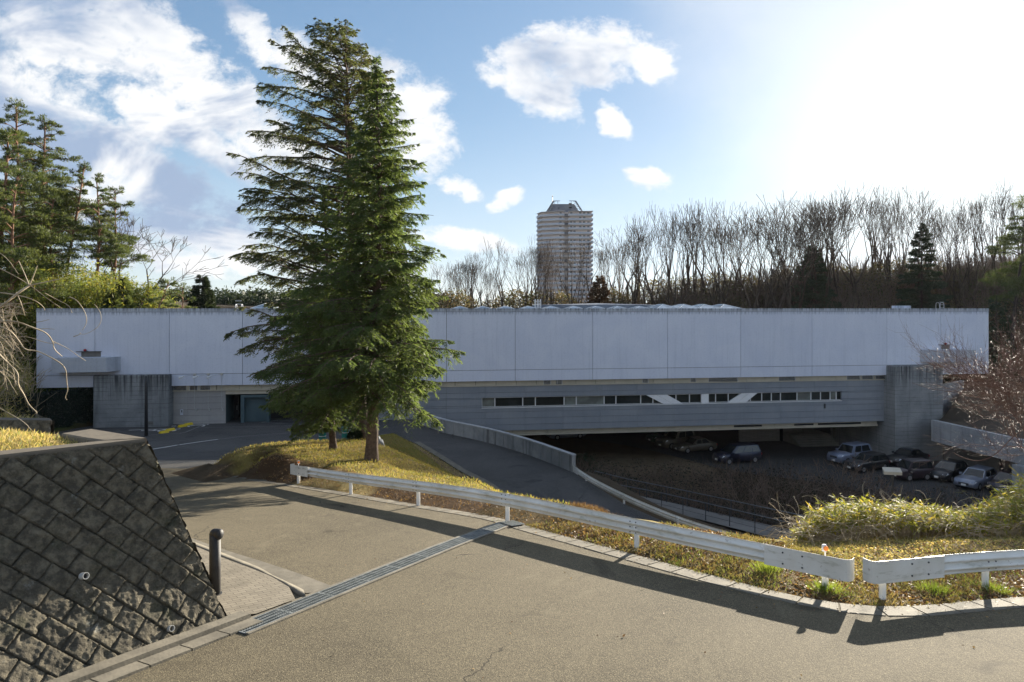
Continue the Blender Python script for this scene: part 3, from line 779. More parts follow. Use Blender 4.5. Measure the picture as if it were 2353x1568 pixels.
co = objco(n)
rot = n.n('ShaderNodeVectorRotate', rotation_type='Z_AXIS'); n.put(rot.inputs['Vector'], co); rot.inputs['Angle'].default_value = rad(-38)
bt = n.n('ShaderNodeTexBrick'); n.put(bt.inputs['Vector'], rot.outputs[0])
bt.inputs['Scale'].default_value = 1.0; bt.inputs['Brick Width'].default_value = 0.215; bt.inputs['Row Height'].default_value = 0.108
bt.inputs['Mortar Size'].default_value = 0.005; bt.inputs['Mortar Smooth'].default_value = 0.3
bt.inputs['Color1'].default_value = (0.20, 0.175, 0.135, 1); bt.inputs['Color2'].default_value = (0.25, 0.22, 0.17, 1); bt.inputs['Mortar'].default_value = (0.07, 0.06, 0.05, 1)
pc = n.mix(n.m('MULTIPLY', n.ss(n.noise(co, 1.6, 5), .45, .7), .45), bt.outputs['Color'], (0.09, 0.08, 0.06))
finish(n, pc, 0.85, n.m('ADD', n.m('MULTIPLY', bt.outputs['Fac'], -1.0), n.m('MULTIPLY', n.noise(co, 60, 3), .3)), 0.7, 0.01, spec=.3)
inn_b = pr(545, 1434)[:2]
sheet('footway', list(inner) + [tuple(inn_b), tuple(B0[:2]), (-9.2, 13.4), (-14, 17.5)], zR, 'paver', 0.8, 0.05)
# kerb along the foot of the block wall
foot = [pr(540, 1436)[:2], pr(360, 1490)[:2], pr(155, 1573)[:2]]
foot = [tuple(B0[:2] - wd[:2] * 0.25), tuple(B0[:2]), tuple(B2[:2])]
ribbon('wall_footing', foot, 0.0, 0.24, zR, 'kerb_concrete', 0.10, 0.2, step=1.0)
ribbon('wall_gutter', foot, 0.245, 0.52, zR, 'kerb_concrete', 0.035, 0.1, gaps=0.62, gapw=.012)
# painted lines on the forecourt
def pline(name, px, w, mat='paint_white', dz=0.006, label=None):
    L = [pr(*p)[:2] for p in px]
    return ribbon(name, L, -w / 2, w / 2, zR, mat, dz, step=0.8)
ribL = pline('road_marking', [(341, 1034), (380, 1028), (408, 1023)], 0.15)
pline('road_marking', [(412, 1022.5), (450, 1017), (500, 1010)], 0.15)
pline('road_marking', [(500, 1010), (560, 1003), (620, 998), (700, 992), (760, 989)], 0.10, 'paint_thin')
pline('road_marking', [(405, 1000), (540, 997), (600, 990), (660, 974)], 0.0 + 0.1, 'paint_thin') if False else None
pline('road_marking', [(296, 989), (384, 986)], 0.15)
pline('road_marking', [(335, 1001), (420, 996), (452, 983), (475, 971)], 0.10, 'paint_thin')
pline('road_marking', [(452, 983), (620, 980), (700, 978)], 0.08, 'paint_thin')
pline('road_marking', [(600, 971), (640, 966), (700, 966)], 0.2, 'paint_thin')
pline('road_marking', [(600, 971), (680, 975), (740, 977)], 0.12, 'paint_thin')
pline('road_marking', [(330, 1064), (420, 1063), (453, 1061)], 0.12, 'paint_thin')
# wheelchair bay symbols: wheel ring, body and head strokes laid on the asphalt
def bay_symbol(px, py, sc):
    c0 = pr(px, py)
    mb = MB()
    def stroke(pl, w=.16):
        A = offsetline(resample(np.array(pl) * sc, .15), w / 2); Bq = offsetline(resample(np.array(pl) * sc, .15), -w / 2)
        for i in range(len(A) - 1):
            q = [A[i], Bq[i], Bq[i + 1], A[i + 1]]
            vs = []
            for p in q:
                wx, wy = c0[0] - p[1], c0[1] + p[0] * 0.9
                vs.append((wx, wy, float(R(wy)) + .007))
            mb.add(vs, [(0, 1, 2, 3)])
    th = np.linspace(rad(-120), rad(140), 18)
    stroke(np.c_[np.cos(th) * .62, np.sin(th) * .62 - .2])
    stroke([(0.0, 1.3), (0.05, .35), (.7, .3), (.95, -.75), (1.2, -.7)])
    stroke([(0.0, .95), (.55, .95)])
    stroke([(-.12, 1.55), (.12, 1.55), (.12, 1.8), (-.12, 1.8), (-.12, 1.55)], .12)
    o = mb.build('road_marking', 'paint_white'); o['kind'] = 'structure'
bay_symbol(378, 990, 1.0); bay_symbol(446, 979.5, 1.0)
# ------------------------------------------------------------------ museum building (local x along the front, y into depth)
BX, BY, BA = -39.08, 54.8, math.atan2(0.138, 0.990)
ca_, sa_ = math.cos(BA), math.sin(BA)
def S(px, off=0.0):
    a = (px - CX) / F
    X0, Y0 = BX - sa_ * off, BY + ca_ * off
    return (a * Y0 - X0) / (ca_ - a * sa_)
def Zb(px, py, off=0.0):
    s = S(px, off)
    return -(py - HY) / F * (BY + ca_ * off + sa_ * s)
bld = empty('museum_building', (BX, BY, 0), BA, 'long museum with pale windowless upper storey over a grey window band', 'building')
LEN = S(2272)
seams = [0.0] + [S(p) for p in (218, 389, 557, 716, 868, 1026, 1184, 1362, 1534, 1702, 1866, 2038, 2161)] + [LEN]
BOT = -6.54
g = 0.018
m = MB(); m.box(0.05, 0.10, BOT + .03, LEN - .05, 25, -0.06)
m.build('upper_storey', 'dark_gap', bld)
m = MB()
for a, b in zip(seams[:-1], seams[1:]):
    m.box(a + g, 0.0, BOT + .98 + g, b - g, 0.12, -0.30 - g)
    m.box(a + g, 0.0, BOT, b - g, 0.12, BOT + .98 - g)
m.build('wall_panels', 'white_panel', bld)
m = MB()
for a, b in zip(seams[:-1], seams[1:]):
    h = (b - a) / 2
    m.box(a + g, -0.04, -0.30, b - g, 0.35, 0.0)
m.box(0, .36, -0.28, 0.3, 25, 0.0); m.box(LEN - .3, .36, -0.28, LEN, 25, 0.0); m.box(.3, 24.7, -.28, LEN - .3, 25, 0)
m.build('parapet_coping', 'coping_panel', bld)
for a, b in ((-.02, .1), (LEN - .1, LEN + .02)):
    m = MB(); m.box(a, .13, BOT, b, 25, -.29); m.build('end_wall', 'white_panel', bld)
sL, sP0, sP1 = S(389), S(2040), S(2167)
# louvre strip under the white storey
LV0, LV1 = BOT - 0.01, -7.02
m = MB(); m.box(sL, 0.55, LV1, sP0, 0.8, LV0); m.build('louvre_backing', 'dark_gap', bld)
m = MB()
dark_v = [(392, 426), (432, 452), (456, 481), (1250, 1268), (1281, 1294), (1478, 1493), (1589, 1603), (1631, 1699), (1793, 1832), (1950, 1982), (1985, 2012), (2016, 2038)]
sv = [(S(a), S(b)) for a, b in dark_v]
m.box(sL, 0.22, LV1 - .02, sP0, 0.5, LV1 + .05)
x = sL
while x < sP0 - .1:
    x2 = min(x + 1.85, sP0)
    segs = [(x + .02, x2 - .02)]
    for a, b in sv:
        new = []
        for p, q in segs:
            if b <= p or a >= q: new.append((p, q)); continue
            if a > p: new.append((p, a))
            if b < q: new.append((b, q))
        segs = new
    for p, q in segs:
        if q - p < .08: continue
        for k in range(5):
            zz = LV1 + .06 + k * .078
            m.add([(p, .30, zz), (q, .30, zz), (q, .30, zz + .066), (p, .30, zz + .066), (p, .36, zz + .01), (q, .36, zz + .01), (q, .36, zz + .06), (p, .36, zz + .06)], [(0, 1, 2, 3), (4, 7, 6, 5), (3, 2, 6, 7), (0, 4, 5, 1), (0, 3, 7, 4), (1, 5, 6, 2)])
        m.box(p, .34, LV1 + .05, q, .40, LV0 - .02)
    x = x2
m.build('louvre_strip', 'louver', bld)
for a, b in sv:
    m = MB()
    for k in range(6):
        zz = LV1 + .08 + k * .066
        m.box(a + .05, .34, zz, b - .05, .42, zz + .02)
    m.box(a, .29, LV1 + .05, a + .05, .42, LV0 - .02); m.box(b - .05, .29, LV1 + .05, b, .42, LV0 - .02)
    m.build('vent_grille', 'steel', bld)
# grey lower storey with the window band
LB = -11.10
sG0 = S(868)
wx0, wx1 = S(1107, .3), S(1934, .3)
wt_, wb_ = -8.20, -9.05
wt_ = Zb(1500, 908, .3); wb_ = Zb(1500, 929, .3)
OFF = .32
m = MB()
def gpan(x0, z0, x1, z1, mb_, y0=OFF, y1=OFF + .18):
    zs = np.arange(LV1 - .02, LB, -0.585)
    xs2 = [x0] + [q for q in np.arange(S(1026, OFF) - 14.2, sP0, 3.55) if x0 < q < x1] + [x1]
    for zt in zs:
        za, zb_2 = min(zt, z1), max(zt - .585, z0)
        if za - zb_2 < .03: continue
        for a, b in zip(xs2[:-1], xs2[1:]):
            mb_.box(a + .008, y0, zb_2 + .012, b - .008, y1, za - .012)
sD0, sD1 = S(2020, OFF), sP0
gpan(sG0, wt_, sD1, LV1 - .02, m); gpan(sG0, LB, sD1, wb_, m)
gpan(sG0, wb_, wx0, wt_, m); gpan(wx1, wb_, sD1, wt_, m)
m.build('grey_cladding', 'grey_panel', bld)
m = MB()
m.box(sG0, OFF + .19, wt_ + .01, sD1, 24, LV1); m.box(sG0, OFF + .19, LB + .01, sD1, 24, wb_ - .01)
m.box(sG0, OFF + .6, wb_ + .01, wx0 - .01, 24, wt_ - .01); m.box(wx1 + .01, OFF + .6, wb_ + .01, sD1, 24, wt_ - .01)
m.box(wx0, 3.0, wb_ + .01, wx1, 3.2, wt_ - .01)
m.build('lower_storey', 'dark_gap', bld)
m = MB(); m.box(wx0 - .02, OFF - .06, wb_ - .08, wx1 + .02, OFF + .5, wb_ - .012); m.build('window_sill', 'window_frame', bld)
# windows: (left px, right px, kind)
wins = [(1107, 1136, 'b'), (1137, 1201, 'g'), (1201, 1229, 'g'), (1229, 1295, 'g'), (1295, 1323, 'b'), (1328, 1387, 'b'), (1387, 1414, 'g'), (1414, 1472, 'g'), (1472, 1499, 'g'), (1499, 1553, 'g'),
        (1557, 1584, 'g'), (1584, 1632, 'g'), (1690, 1698, 'g'), (1700, 1724, 'g'), (1724, 1745, 'g'), (1762, 1782, 'g'), (1782, 1805, 'g'), (1805, 1830, 'g')]
edges_ = [1107, 1137, 1201, 1230, 1296, 1324, 1328, 1388, 1415, 1472, 1500, 1553, 1557, 1584, 1668, 1692, 1714, 1751, 1771, 1792, 1864, 1884, 1907, 1935]
kinds_ = ['b', 'g', 'g', 'g', 'b', None, 'b', 'g', 'g', 'g', 'g', None, 'g', 'g', 'g', 'g', None, 'g', 'g', 'g', 'g', 'b', 'g']
# the band read off the photograph: panes between successive edges
edges_ = [1107, 1137, 1201, 1230, 1296, 1324, 1388, 1415, 1472, 1500, 1553, 1584, 1644, 1673, 1698, 1724, 1750, 1772, 1793, 1831, 1863, 1885, 1907, 1921, 1935]
kinds_ = ['b', 'g', 'g', 'g', 'b', 'b', 'g', 'g', 'g', 'g', 'g', 'g', 'g', 'g', 'w', 'g', 'g', 'g', 'g', 'b', 'g', 'g', 'b', 'g']
edges_ = edges_[:len(kinds_) + 1]
for (e0, e1), kd in zip(zip(edges_[:-1], edges_[1:]), kinds_):
    # photograph pixels map along the facade
    a, b = S(e0, OFF + .3), S(e1, OFF + .3)
    m = MB()
    y0, y1 = OFF + .26, OFF + .34
    fw = .045
    m.box(a, y0, wb_, b, y1, wb_ + fw); m.box(a, y0, wt_ - fw, b, y1, wt_); m.box(a, y0, wb_ + fw, a + fw, y1, wt_ - fw); m.box(b - fw, y0, wb_ + fw, b, y1, wt_ - fw)
    w = m.build('window', 'window_frame', bld)
    m = MB(); m.box(a + fw, y0 + .03, wb_ + fw, b - fw, y0 + .05, wt_ - fw)
    m.build('pane', 'window_blind' if kd in 'bw' else 'window_glass', w)
# white steel braces standing in front of the band, and the square white panel
def brace(pxs, name='brace'):
    m = MB()
    q = [(S(pxs[0], OFF), wt_ - .0), (S(pxs[1], OFF), wt_), (S(pxs[2], OFF), wb_), (S(pxs[3], OFF), wb_)]
    mid = [((q[0][0] + q[1][0]) / 2, wt_), ((q[2][0] + q[3][0]) / 2, wb_)]
    for P in ([q[0], (mid[0][0] - .02, wt_), (mid[1][0] - .02, wb_), q[3]], [(mid[0][0] + .02, wt_), q[1], q[2], (mid[1][0] + .02, wb_)]):
        vs = [(a, OFF + .02, b) for a, b in P] + [(a, OFF + .2, b) for a, b in P]
        m.add(vs, [(0, 3, 2, 1), (4, 5, 6, 7), (0, 1, 5, 4), (1, 2, 6, 5), (2, 3, 7, 6), (3, 0, 4, 7)])
    m.build(name, 'white_metal', bld)
brace((1485, 1533, 1569, 1524)); brace((1704, 1741, 1715, 1673))
m = MB(); m.bbox(S(1612, OFF), OFF + .02, wb_, S(1629, OFF), OFF + .2, wt_, .01); m.build('infill_panel', 'white_metal', bld)
# light soffit edge under the lower storey
m = MB()
x = S(1100)
while x < S(2028):
    x2 = min(x + 3.2, S(2028))
    m.box(x + .02, OFF + .45, LB - .36, x2 - .02, OFF + .6, LB - .05); x = x2
m.box(S(1100), OFF + .35, LB - .52, S(2028), OFF + 1.0, LB - .38)
m.build('soffit_trim', 'louver', bld)
for a, b in [(1695, 1760), (1835, 1880), (1890, 1990)]:
    m = MB(); m.box(S(a), OFF + .43, LB - .3, S(b), OFF + .445, LB - .12); m.build('vent_slot', 'dark_gap', bld)
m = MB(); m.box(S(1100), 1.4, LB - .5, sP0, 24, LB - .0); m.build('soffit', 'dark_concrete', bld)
# left ground-floor wall, beige, with the door recess
PL = -10.1
sA, sB, sC, sDo, sE = S(389), S(519, .5), S(552, .5), S(556, .5), sG0
m = MB()
zs = [LV1 - .03 - k * .50 for k in range(8)]
for k in range(6):
    z1 = LV1 - .03 - k * .52; z0 = max(z1 - .52, PL) if k < 5 else PL
    for a, b in [(sA + .05, S(432, .4)), (S(432, .4), sB)]:
        m.box(a + .006, .38, z0 + .01, b - .006, .6, z1 - .006)
m.build('beige_wall', 'beige_panel', bld)
m = MB(); m.box(sA, .61, PL, sB - .01, 20, LV1 - .03); m.box(sB - .2, .6, PL, sB - .02, 6, LV1 - .04); m.build('inner_wall', 'teal_wall', bld)
m = MB(); m.box(sB, .4, LV1 - .35, sE, .8, LV1 - .03); m.build('door_head', 'louver', bld)
m = MB(); m.box(S(553, .5), .5, PL, S(561, .5), .8, LV1 - .45); m.box(S(561, .5), .5, LV1 - .68, S(612, .5), .8, LV1 - .45); m.box(S(561, 1.0), 1.0, PL, S(612, 1.0), 1.2, LV1 - .68); m.box(S(612, .5), .5, PL, S(618, .5), 1.2, LV1 - .45)
m.build('entrance_screen', 'teal_wall', bld)
m = MB(); m.box(sB, 5, PL, sE, 5.2, LV1 - .36); m.box(S(610, 2), 2.4, PL, sE, 2.6, LV1 - .36); m.build('entrance_recess', 'dark_gap', bld)
# entrance door with its handle inside the recess
m = MB(); m.bbox(S(528, 3), 3.0, PL + .1, S(548, 3), 3.08, LV1 - .5, .01)
dr = m.build('door', 'dark_metal', bld)
m = MB(); m.tube([(S(545, 3), 2.92, -9.1), (S(545, 3), 2.92, -8.7)], .02, 6); m.build('handle', 'steel', dr)
# notice on the wall: small sheet with a dark printed pictogram
m = MB(); m.box(S(414, .35), .35, -9.05, S(420.5, .35), .375, -8.6); nt = m.build('notice', 'paper', bld)
m = MB(); a = S(415.6, .34)
m.box(a, .338, -8.78, a + .13, .348, -8.66); m.box(a - .02, .338, -8.90, a + .15, .348, -8.86); m.box(a + .02, .338, -8.82, a + .11, .348, -8.80); m.build('print', 'dark_metal', nt)
# wall lamps on bent arms with conduits down the wall
for pxl in (447.5, 479, 509.5):
    x = S(pxl)
    m = MB(); m.box(x - .10, -.10, -5.68, x + .12, -.002, -5.50); m.tube([(x, -.06, -5.6), (x, -.07, -8.55)], .014, 5); m.bbox(x - .06, .28, -8.75, x + .06, .378, -8.55)
    m.tube([(x - .08, -.08, -5.6), (x - .25, -.6, -5.62), (x - .55, -1.1, -5.66)], .016, 5)
    lm = m.build('wall_lamp', 'steel', bld)
    m = MB(); m.tube([(x - .50, -1.0, -5.65), (x - .60, -1.18, -5.68), (x - .75, -1.45, -5.74), (x - .77, -1.48, -5.745)], [.03, .09, .11, .08], 8); m.build('lamp_head', 'window_frame', lm)
# concrete piers
def pier(pa, pb, ztop, name, proud, zbot):
    a, b = S(pa, -proud), S(pb, -proud)
    m = MB(); m.bbox(a, -proud, zbot, b, 9, ztop, .03)
    return m.build(name, 'pier_concrete', bld)
pier(214, 387, -5.52, 'pier', .75, -10.4)
pier(2057, 2167, -5.58, 'pier', 1.2, -15.2)
m = MB(); m.box(S(2040, -.2), -.2, -15.2, S(2057, -1.2) - .005, 8, -5.62); m.build('pier_flank', 'pier_concrete', bld)
m = MB(); m.bbox(S(337, -.75), -.80, -9.62, S(352, -.75), -.752, -9.38, .01); m.build('vent_plate', 'dark_concrete', bld)
# meter boxes and pipes on the right pier
for a, b, zt in ((2068, 2077, -14.0), (2084, 2098, -13.95)):
    x0, x1 = S(a, -1.2), S(b, -1.2)
    m = MB(); m.bbox(x0, -1.42, -14.55, x1, -1.205, zt, .02); mb_ = m.build('meter_box', 'window_frame', bld)
    m = MB(); m.tube([(x0 - .3, -1.26, -14.7), (x0 - .3, -1.26, -13.55), (x0 + .15, -1.26, -13.55), (x0 + .15, -1.26, zt)], .03, 6); m.build('pipe', 'steel', mb_)
# balconies with canted inner ends, niche and red lamp above
for (a, b, c, t0, t1, flip) in ((123, 260, 244, 822, 855, 0), (2133, 2235, 2152, 804, 832, 1)):
    xa, xb = S(a, -.8), S(b, -.8)
    zt, zb2 = Zb((a + b) / 2, t0, -.9), Zb((a + b) / 2, t1, -.9)
    xc = S(c, -1.3)
    m = MB()
    poly = [(xa, 0), (xa + .1, -1.3), (xc, -1.3), (xb + .25, 0)] if not flip else [(xa - .25, 0), (xc, -1.3), (xb - .1, -1.3), (xb, 0)]
    m.prism(poly, zb2, zt)
    inner_p = [((x - (xa + xb) / 2) * .93 + (xa + xb) / 2, max(y * .88, -1.16)) for x, y in poly]
    bal = m.build('balcony', 'coping_panel', bld)
    nx = S(187 if not flip else 2163, 0)
    m = MB(); m.box(nx, -.015, zt - .05, nx + (1.5 if not flip else .9), .06, zt + .42); nb_ = m.build('niche', 'dark_concrete', bal)
    m = MB(); m.box(nx - .35, -.16, zt + .42, nx + (1.55 if not flip else 1.1), .02, zt + .46); m.build('canopy', 'dark_metal', bal)
    m = MB(); xm = nx + .35; m.tube([(xm, -.15, zt + .46), (xm, -.15, zt + .54), (xm, -.15, zt + .62), (xm, -.15, zt + .66)], [.06, .13, .11, .03], 10); m.build('red_lamp', 'lamp_red', bal, True)
m = MB(); m.box(S(1893, OFF), OFF - .1, -9.7, S(1896, OFF), OFF - .002, -9.25); m.build('downpipe', 'dark_metal', bld)
# roof: slab, rooflights, drum, ladders, hatch
m = MB(); m.box(.3, .36, -.12, LEN - .3, 24.7, -.05); m.build('roof', 'roof_grey', bld)
def skylight(px, half, h, y0=1.2, dep=2.2):
    x = S(px, y0 + dep / 2)
    m = MB()
    vs = [(x - half, y0, -.05), (x + half, y0, -.05), (x + half, y0 + dep, -.05), (x - half, y0 + dep, -.05), (x, y0 + dep * .35, h), (x, y0 + dep * .65, h)]
    m.add(vs, [(0, 1, 4), (1, 2, 5, 4), (2, 3, 5), (3, 0, 4, 5)])
    r = m.build('rooflight', 'skylight_glass', bld)
    m = MB()
    for i, j in ((0, 4), (1, 4), (2, 5), (3, 5), (4, 5), (0, 1), (1, 2)): m.tube([vs[i], vs[j]], .035, 4)
    m.build('glazing_bar', 'window_frame', r)
for px_ in (1057, 1109, 1161, 1213, 1265, 1317, 1368, 1418, 1468): skylight(px_, .78, .20)
for px_ in (1518, 1566, 1612, 1657): skylight(px_, 1.25, .40, 2.0, 4.5)
skylight(612, 1.1, .42, 2.5, 4)
cx_ = S(1352, 16)
m = MB()
th = np.linspace(0, 2 * math.pi, 49)[:-1]
rr_ = 7.2
ring = [(cx_ + rr_ * math.cos(t), 12.2 + rr_ * math.sin(t)) for t in th]
m.prism(ring, -.1, .36)
drum = m.build('roof_drum', 'roof_grey', bld)
m = MB()
vs = [(cx_ + rr_ * 1.004 * math.cos(t), 12.2 + rr_ * 1.004 * math.sin(t), .362) for t in th] + [(cx_, 12.2, .58)]
m.add(vs, [(i, (i + 1) % 48, 48) for i in range(48)]); m.build('drum_cover', 'roof_grey', drum)
def ladder(px, y, w, h, k=3):
    x = S(px, y); m = MB()
    for i in range(k):
        xx = x + w * i / (k - 1)
        m.tube([(xx, y, -.1), (xx, y, h - .2), (xx, y + .08, h - .04), (xx, y + .25, h), (xx, y + .45, h - .04), (xx, y + .5, h - .25), (xx, y + .5, 0)], .03, 6)
    for q in range(3): m.tube([(x, y, .1 + q * .28), (x + w, y, .1 + q * .28)], .02, 6)
    m.build('roof_ladder', 'steel' if px > 2000 else 'white_metal', bld)
ladder(1231, 2.6, .5, .85); ladder(541, 2.0, .5, .35, 2); ladder(2159, 3.0, .5, .62, 2)
m = MB(); m.bbox(S(2067, 3), 3, -.05, S(2094, 3), 4.2, .28, .03); m.build('roof_hatch', 'white_panel', bld)
# undercroft walls
def wbox(name, pa, pb, off, z0, z1, mat, th_=.3):
    m = MB(); m.box(S(pa, off), off, z0, S(pb, off), off + th_, z1); return m.build(name, mat, bld)
mt, n = newmat('tile_wall')
co = objco(n)
bt = n.n('ShaderNodeTexBrick'); n.put(bt.inputs['Vector'], n.comb(n.xyz(co)[0], n.xyz(co)[2], 0)); bt.inputs['Scale'].default_value = 1
bt.inputs['Brick Width'].default_value = .9; bt.inputs['Row Height'].default_value = .14; bt.inputs['Mortar Size'].default_value = .015
bt.inputs['Color1'].default_value = (.25, .24, .22, 1); bt.inputs['Color2'].default_value = (.21, .20, .185, 1); bt.inputs['Mortar'].default_value = (.10, .10, .095, 1)
finish(n, bt.outputs['Color'], .8)
wbox('tiled_wall', 1700, 1794, 10, -15, LB - .5, 'tile_wall')
wbox('column', 1795, 1799, 9.7, -15, LB - .5, 'dark_gap', .6)
wbox('tiled_wall', 1800, 1842, 10.2, -15, LB - .5, 'dark_concrete')
wbox('tiled_wall', 1918, 2040, 8, -15, LB - .5, 'dark_concrete')
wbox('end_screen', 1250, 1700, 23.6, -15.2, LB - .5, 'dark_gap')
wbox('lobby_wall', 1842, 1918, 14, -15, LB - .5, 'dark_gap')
m = MB(); m.box(S(1868, 12), 12, -13.6, S(1880, 12), 12.1, LB - .6); m.box(S(1884, 12), 12, -13.6, S(1890, 12), 12.1, LB - .6); m.build('lobby_door', 'plain_concrete', bld)
m = MB()
for k in range(6):
    m.box(S(1822, 8), 6.5 + k * .38, -14.85 + k * .165, S(1912, 8), 12.5, -14.85 + (k + 1) * .165)
m.build('entrance_steps', 'dark_concrete', bld)

# ------------------------------------------------------------------ terrace at the right end of the building
ter = empty('terrace_wall', (0, 0, 0), 0, 'grey concrete terrace with a deep parapet over the parking bays, right of the tall pier', 'terrace')
q0 = P3(2138, 965, 62.0); q1 = P3(2353, 1012, 52.5); zt = q0[2]
q1 = pz(2353, 1012, zt); q0 = pz(2140, 965, zt)
d_ = nrm((q1 - q0)[None])[0]; nml = np.array([-d_[1], d_[0], 0]) * -1
if nml[1] < 0: nml = -nml
def wallseg(a, b, z0, z1, th_, m):
    d = nrm((np.array(b) - np.array(a))[None])[0]; nn_ = np.array([-d[1], d[0]])
    if nn_[1] < 0: nn_ = -nn_
    A = np.array(a); B = np.array(b)
    poly = [tuple(A), tuple(B), tuple(B + nn_ * th_), tuple(A + nn_ * th_)]
    ar = sum(poly[k][0] * poly[(k + 1) % 4][1] - poly[(k + 1) % 4][0] * poly[k][1] for k in range(4))
    if ar < 0: poly = poly[::-1]
    m.prism(poly, z0, z1)
q2 = q1 + d_ * 14
m = MB(); wallseg(q0[:2], q2[:2], zt - 1.95, zt - .62, .35, m); m.build('parapet', 'plain_concrete', ter)
m = MB(); wallseg(q0[:2] - nml[:2] * .03, q2[:2] - nml[:2] * .03, zt - .6, zt, .42, m); m.build('parapet_cap', 'plain_concrete', ter)
r0 = q0[:2] + nml[:2] * 3.4; r2 = q2[:2] + nml[:2] * 3.4
m = MB(); wallseg(r0 - d_[:2] * 3, r2, -14.9, zt - 1.5, .3, m); m.build('back_wall', 'dark_concrete', ter)
m = MB()
poly = [tuple(q0[:2] + nml[:2] * .4), tuple(q2[:2] + nml[:2] * .4), tuple(r2), tuple(r0)]
ar = sum(poly[k][0] * poly[(k + 1) % 4][1] - poly[(k + 1) % 4][0] * poly[k][1] for k in range(4))
m.prism(poly if ar > 0 else poly[::-1], zt - 1.94, zt - 1.6); m.build('deck', 'dark_concrete', ter)
e0 = pz(2325, 1010, zt)[:2]
m = MB(); wallseg(e0, e0 + d_[:2] * 4.0, -14.9, zt - 1.97, 3.0, m); m.build('end_block', 'plain_concrete', ter)
for t0, t1, mt_ in ((.30, .33, 'dark_gap'), (.50, .60, 'beige_panel')):
    a = r0 + (r2 - r0) * t0 * .55; b = r0 + (r2 - r0) * t1 * .55
    m = MB(); wallseg(a - nml[:2] * .06, b - nml[:2] * .06, -14.8, -12.6, .055, m); dd = m.build('garage_door', mt_, ter)
# low wall climbing behind, seen past the pier
ret = MB(); a = P3(2166, 885, 70)[:2]; b = P3(2215, 885, 74)[:2]
ret.v = []; wallseg(a, b, -12, -8.0, .3, ret)
tag(ret.build('retaining_wall', 'plain_concrete'), 'short grey retaining wall on the slope between the tall pier and the red-twigged shrub', 'wall')
# slope of soil above the terrace
sl = MB()
A_ = [tuple(q0 + np.array([0, 0, -.3]) + nml * .4), tuple(q2 + np.array([0, 0, -.3]) + nml * .4)]
s3 = [P3(2166, 960, 64), P3(2225, 880, 76), P3(2353, 850, 80), P3(2353, 850, 80) + np.array([30, 0, 2])]
vs = [A_[0], A_[1], tuple(s3[3]), tuple(s3[1]), tuple(s3[0])]
cen = np.mean(np.array(vs), 0)
sl.add(vs, [(0, 1, 2, 3, 4)])
slo = sl.build('hillside', 'brush_dark'); slo['kind'] = 'structure'

# ------------------------------------------------------------------ parapet wall along the ramp
pl_ = [tuple(p[:2]) for p in rampR[:7]]
pl_ = resample(smoothline([np.array(p) for p in pl_], 2), 1.2)
par = empty('ramp_parapet', (pl_[0][0], pl_[0][1], -9.9), 0, 'streaked concrete parapet curving along the outer side of the ramp road', 'wall')
mb = MB(); mc = MB()
A = offsetline(pl_, 0.0); Bq = offsetline(pl_, .26); ox, oy = pl_[0]
for i in range(len(A) - 1):
    for M_, z0, z1, e, gp in ((mb, -2.2, .97, 0, .02), (mc, .975, 1.05, .03, .004)):
        nA = (A[i] - Bq[i]) / .26 * e; nB = (A[i + 1] - Bq[i + 1]) / .26 * e
        t = gp / 1.2
        q = [A[i] + nA, A[i + 1] + nB, Bq[i + 1] - nB, Bq[i] - nA]
        q = [q[0] + (q[1] - q[0]) * t, q[1] - (q[1] - q[0]) * t, q[2] + (q[3] - q[2]) * t, q[3] - (q[3] - q[2]) * t]
        poly = [(p[0] - ox, p[1] - oy) for p in q]
        ar = sum(poly[k][0] * poly[(k + 1) % 4][1] - poly[(k + 1) % 4][0] * poly[k][1] for k in range(4))
        M_.prism(poly if ar > 0 else poly[::-1], z0, z1)
mb.build('wall_body', 'parapet_concrete', par); mc.build('coping', 'plain_concrete', par)

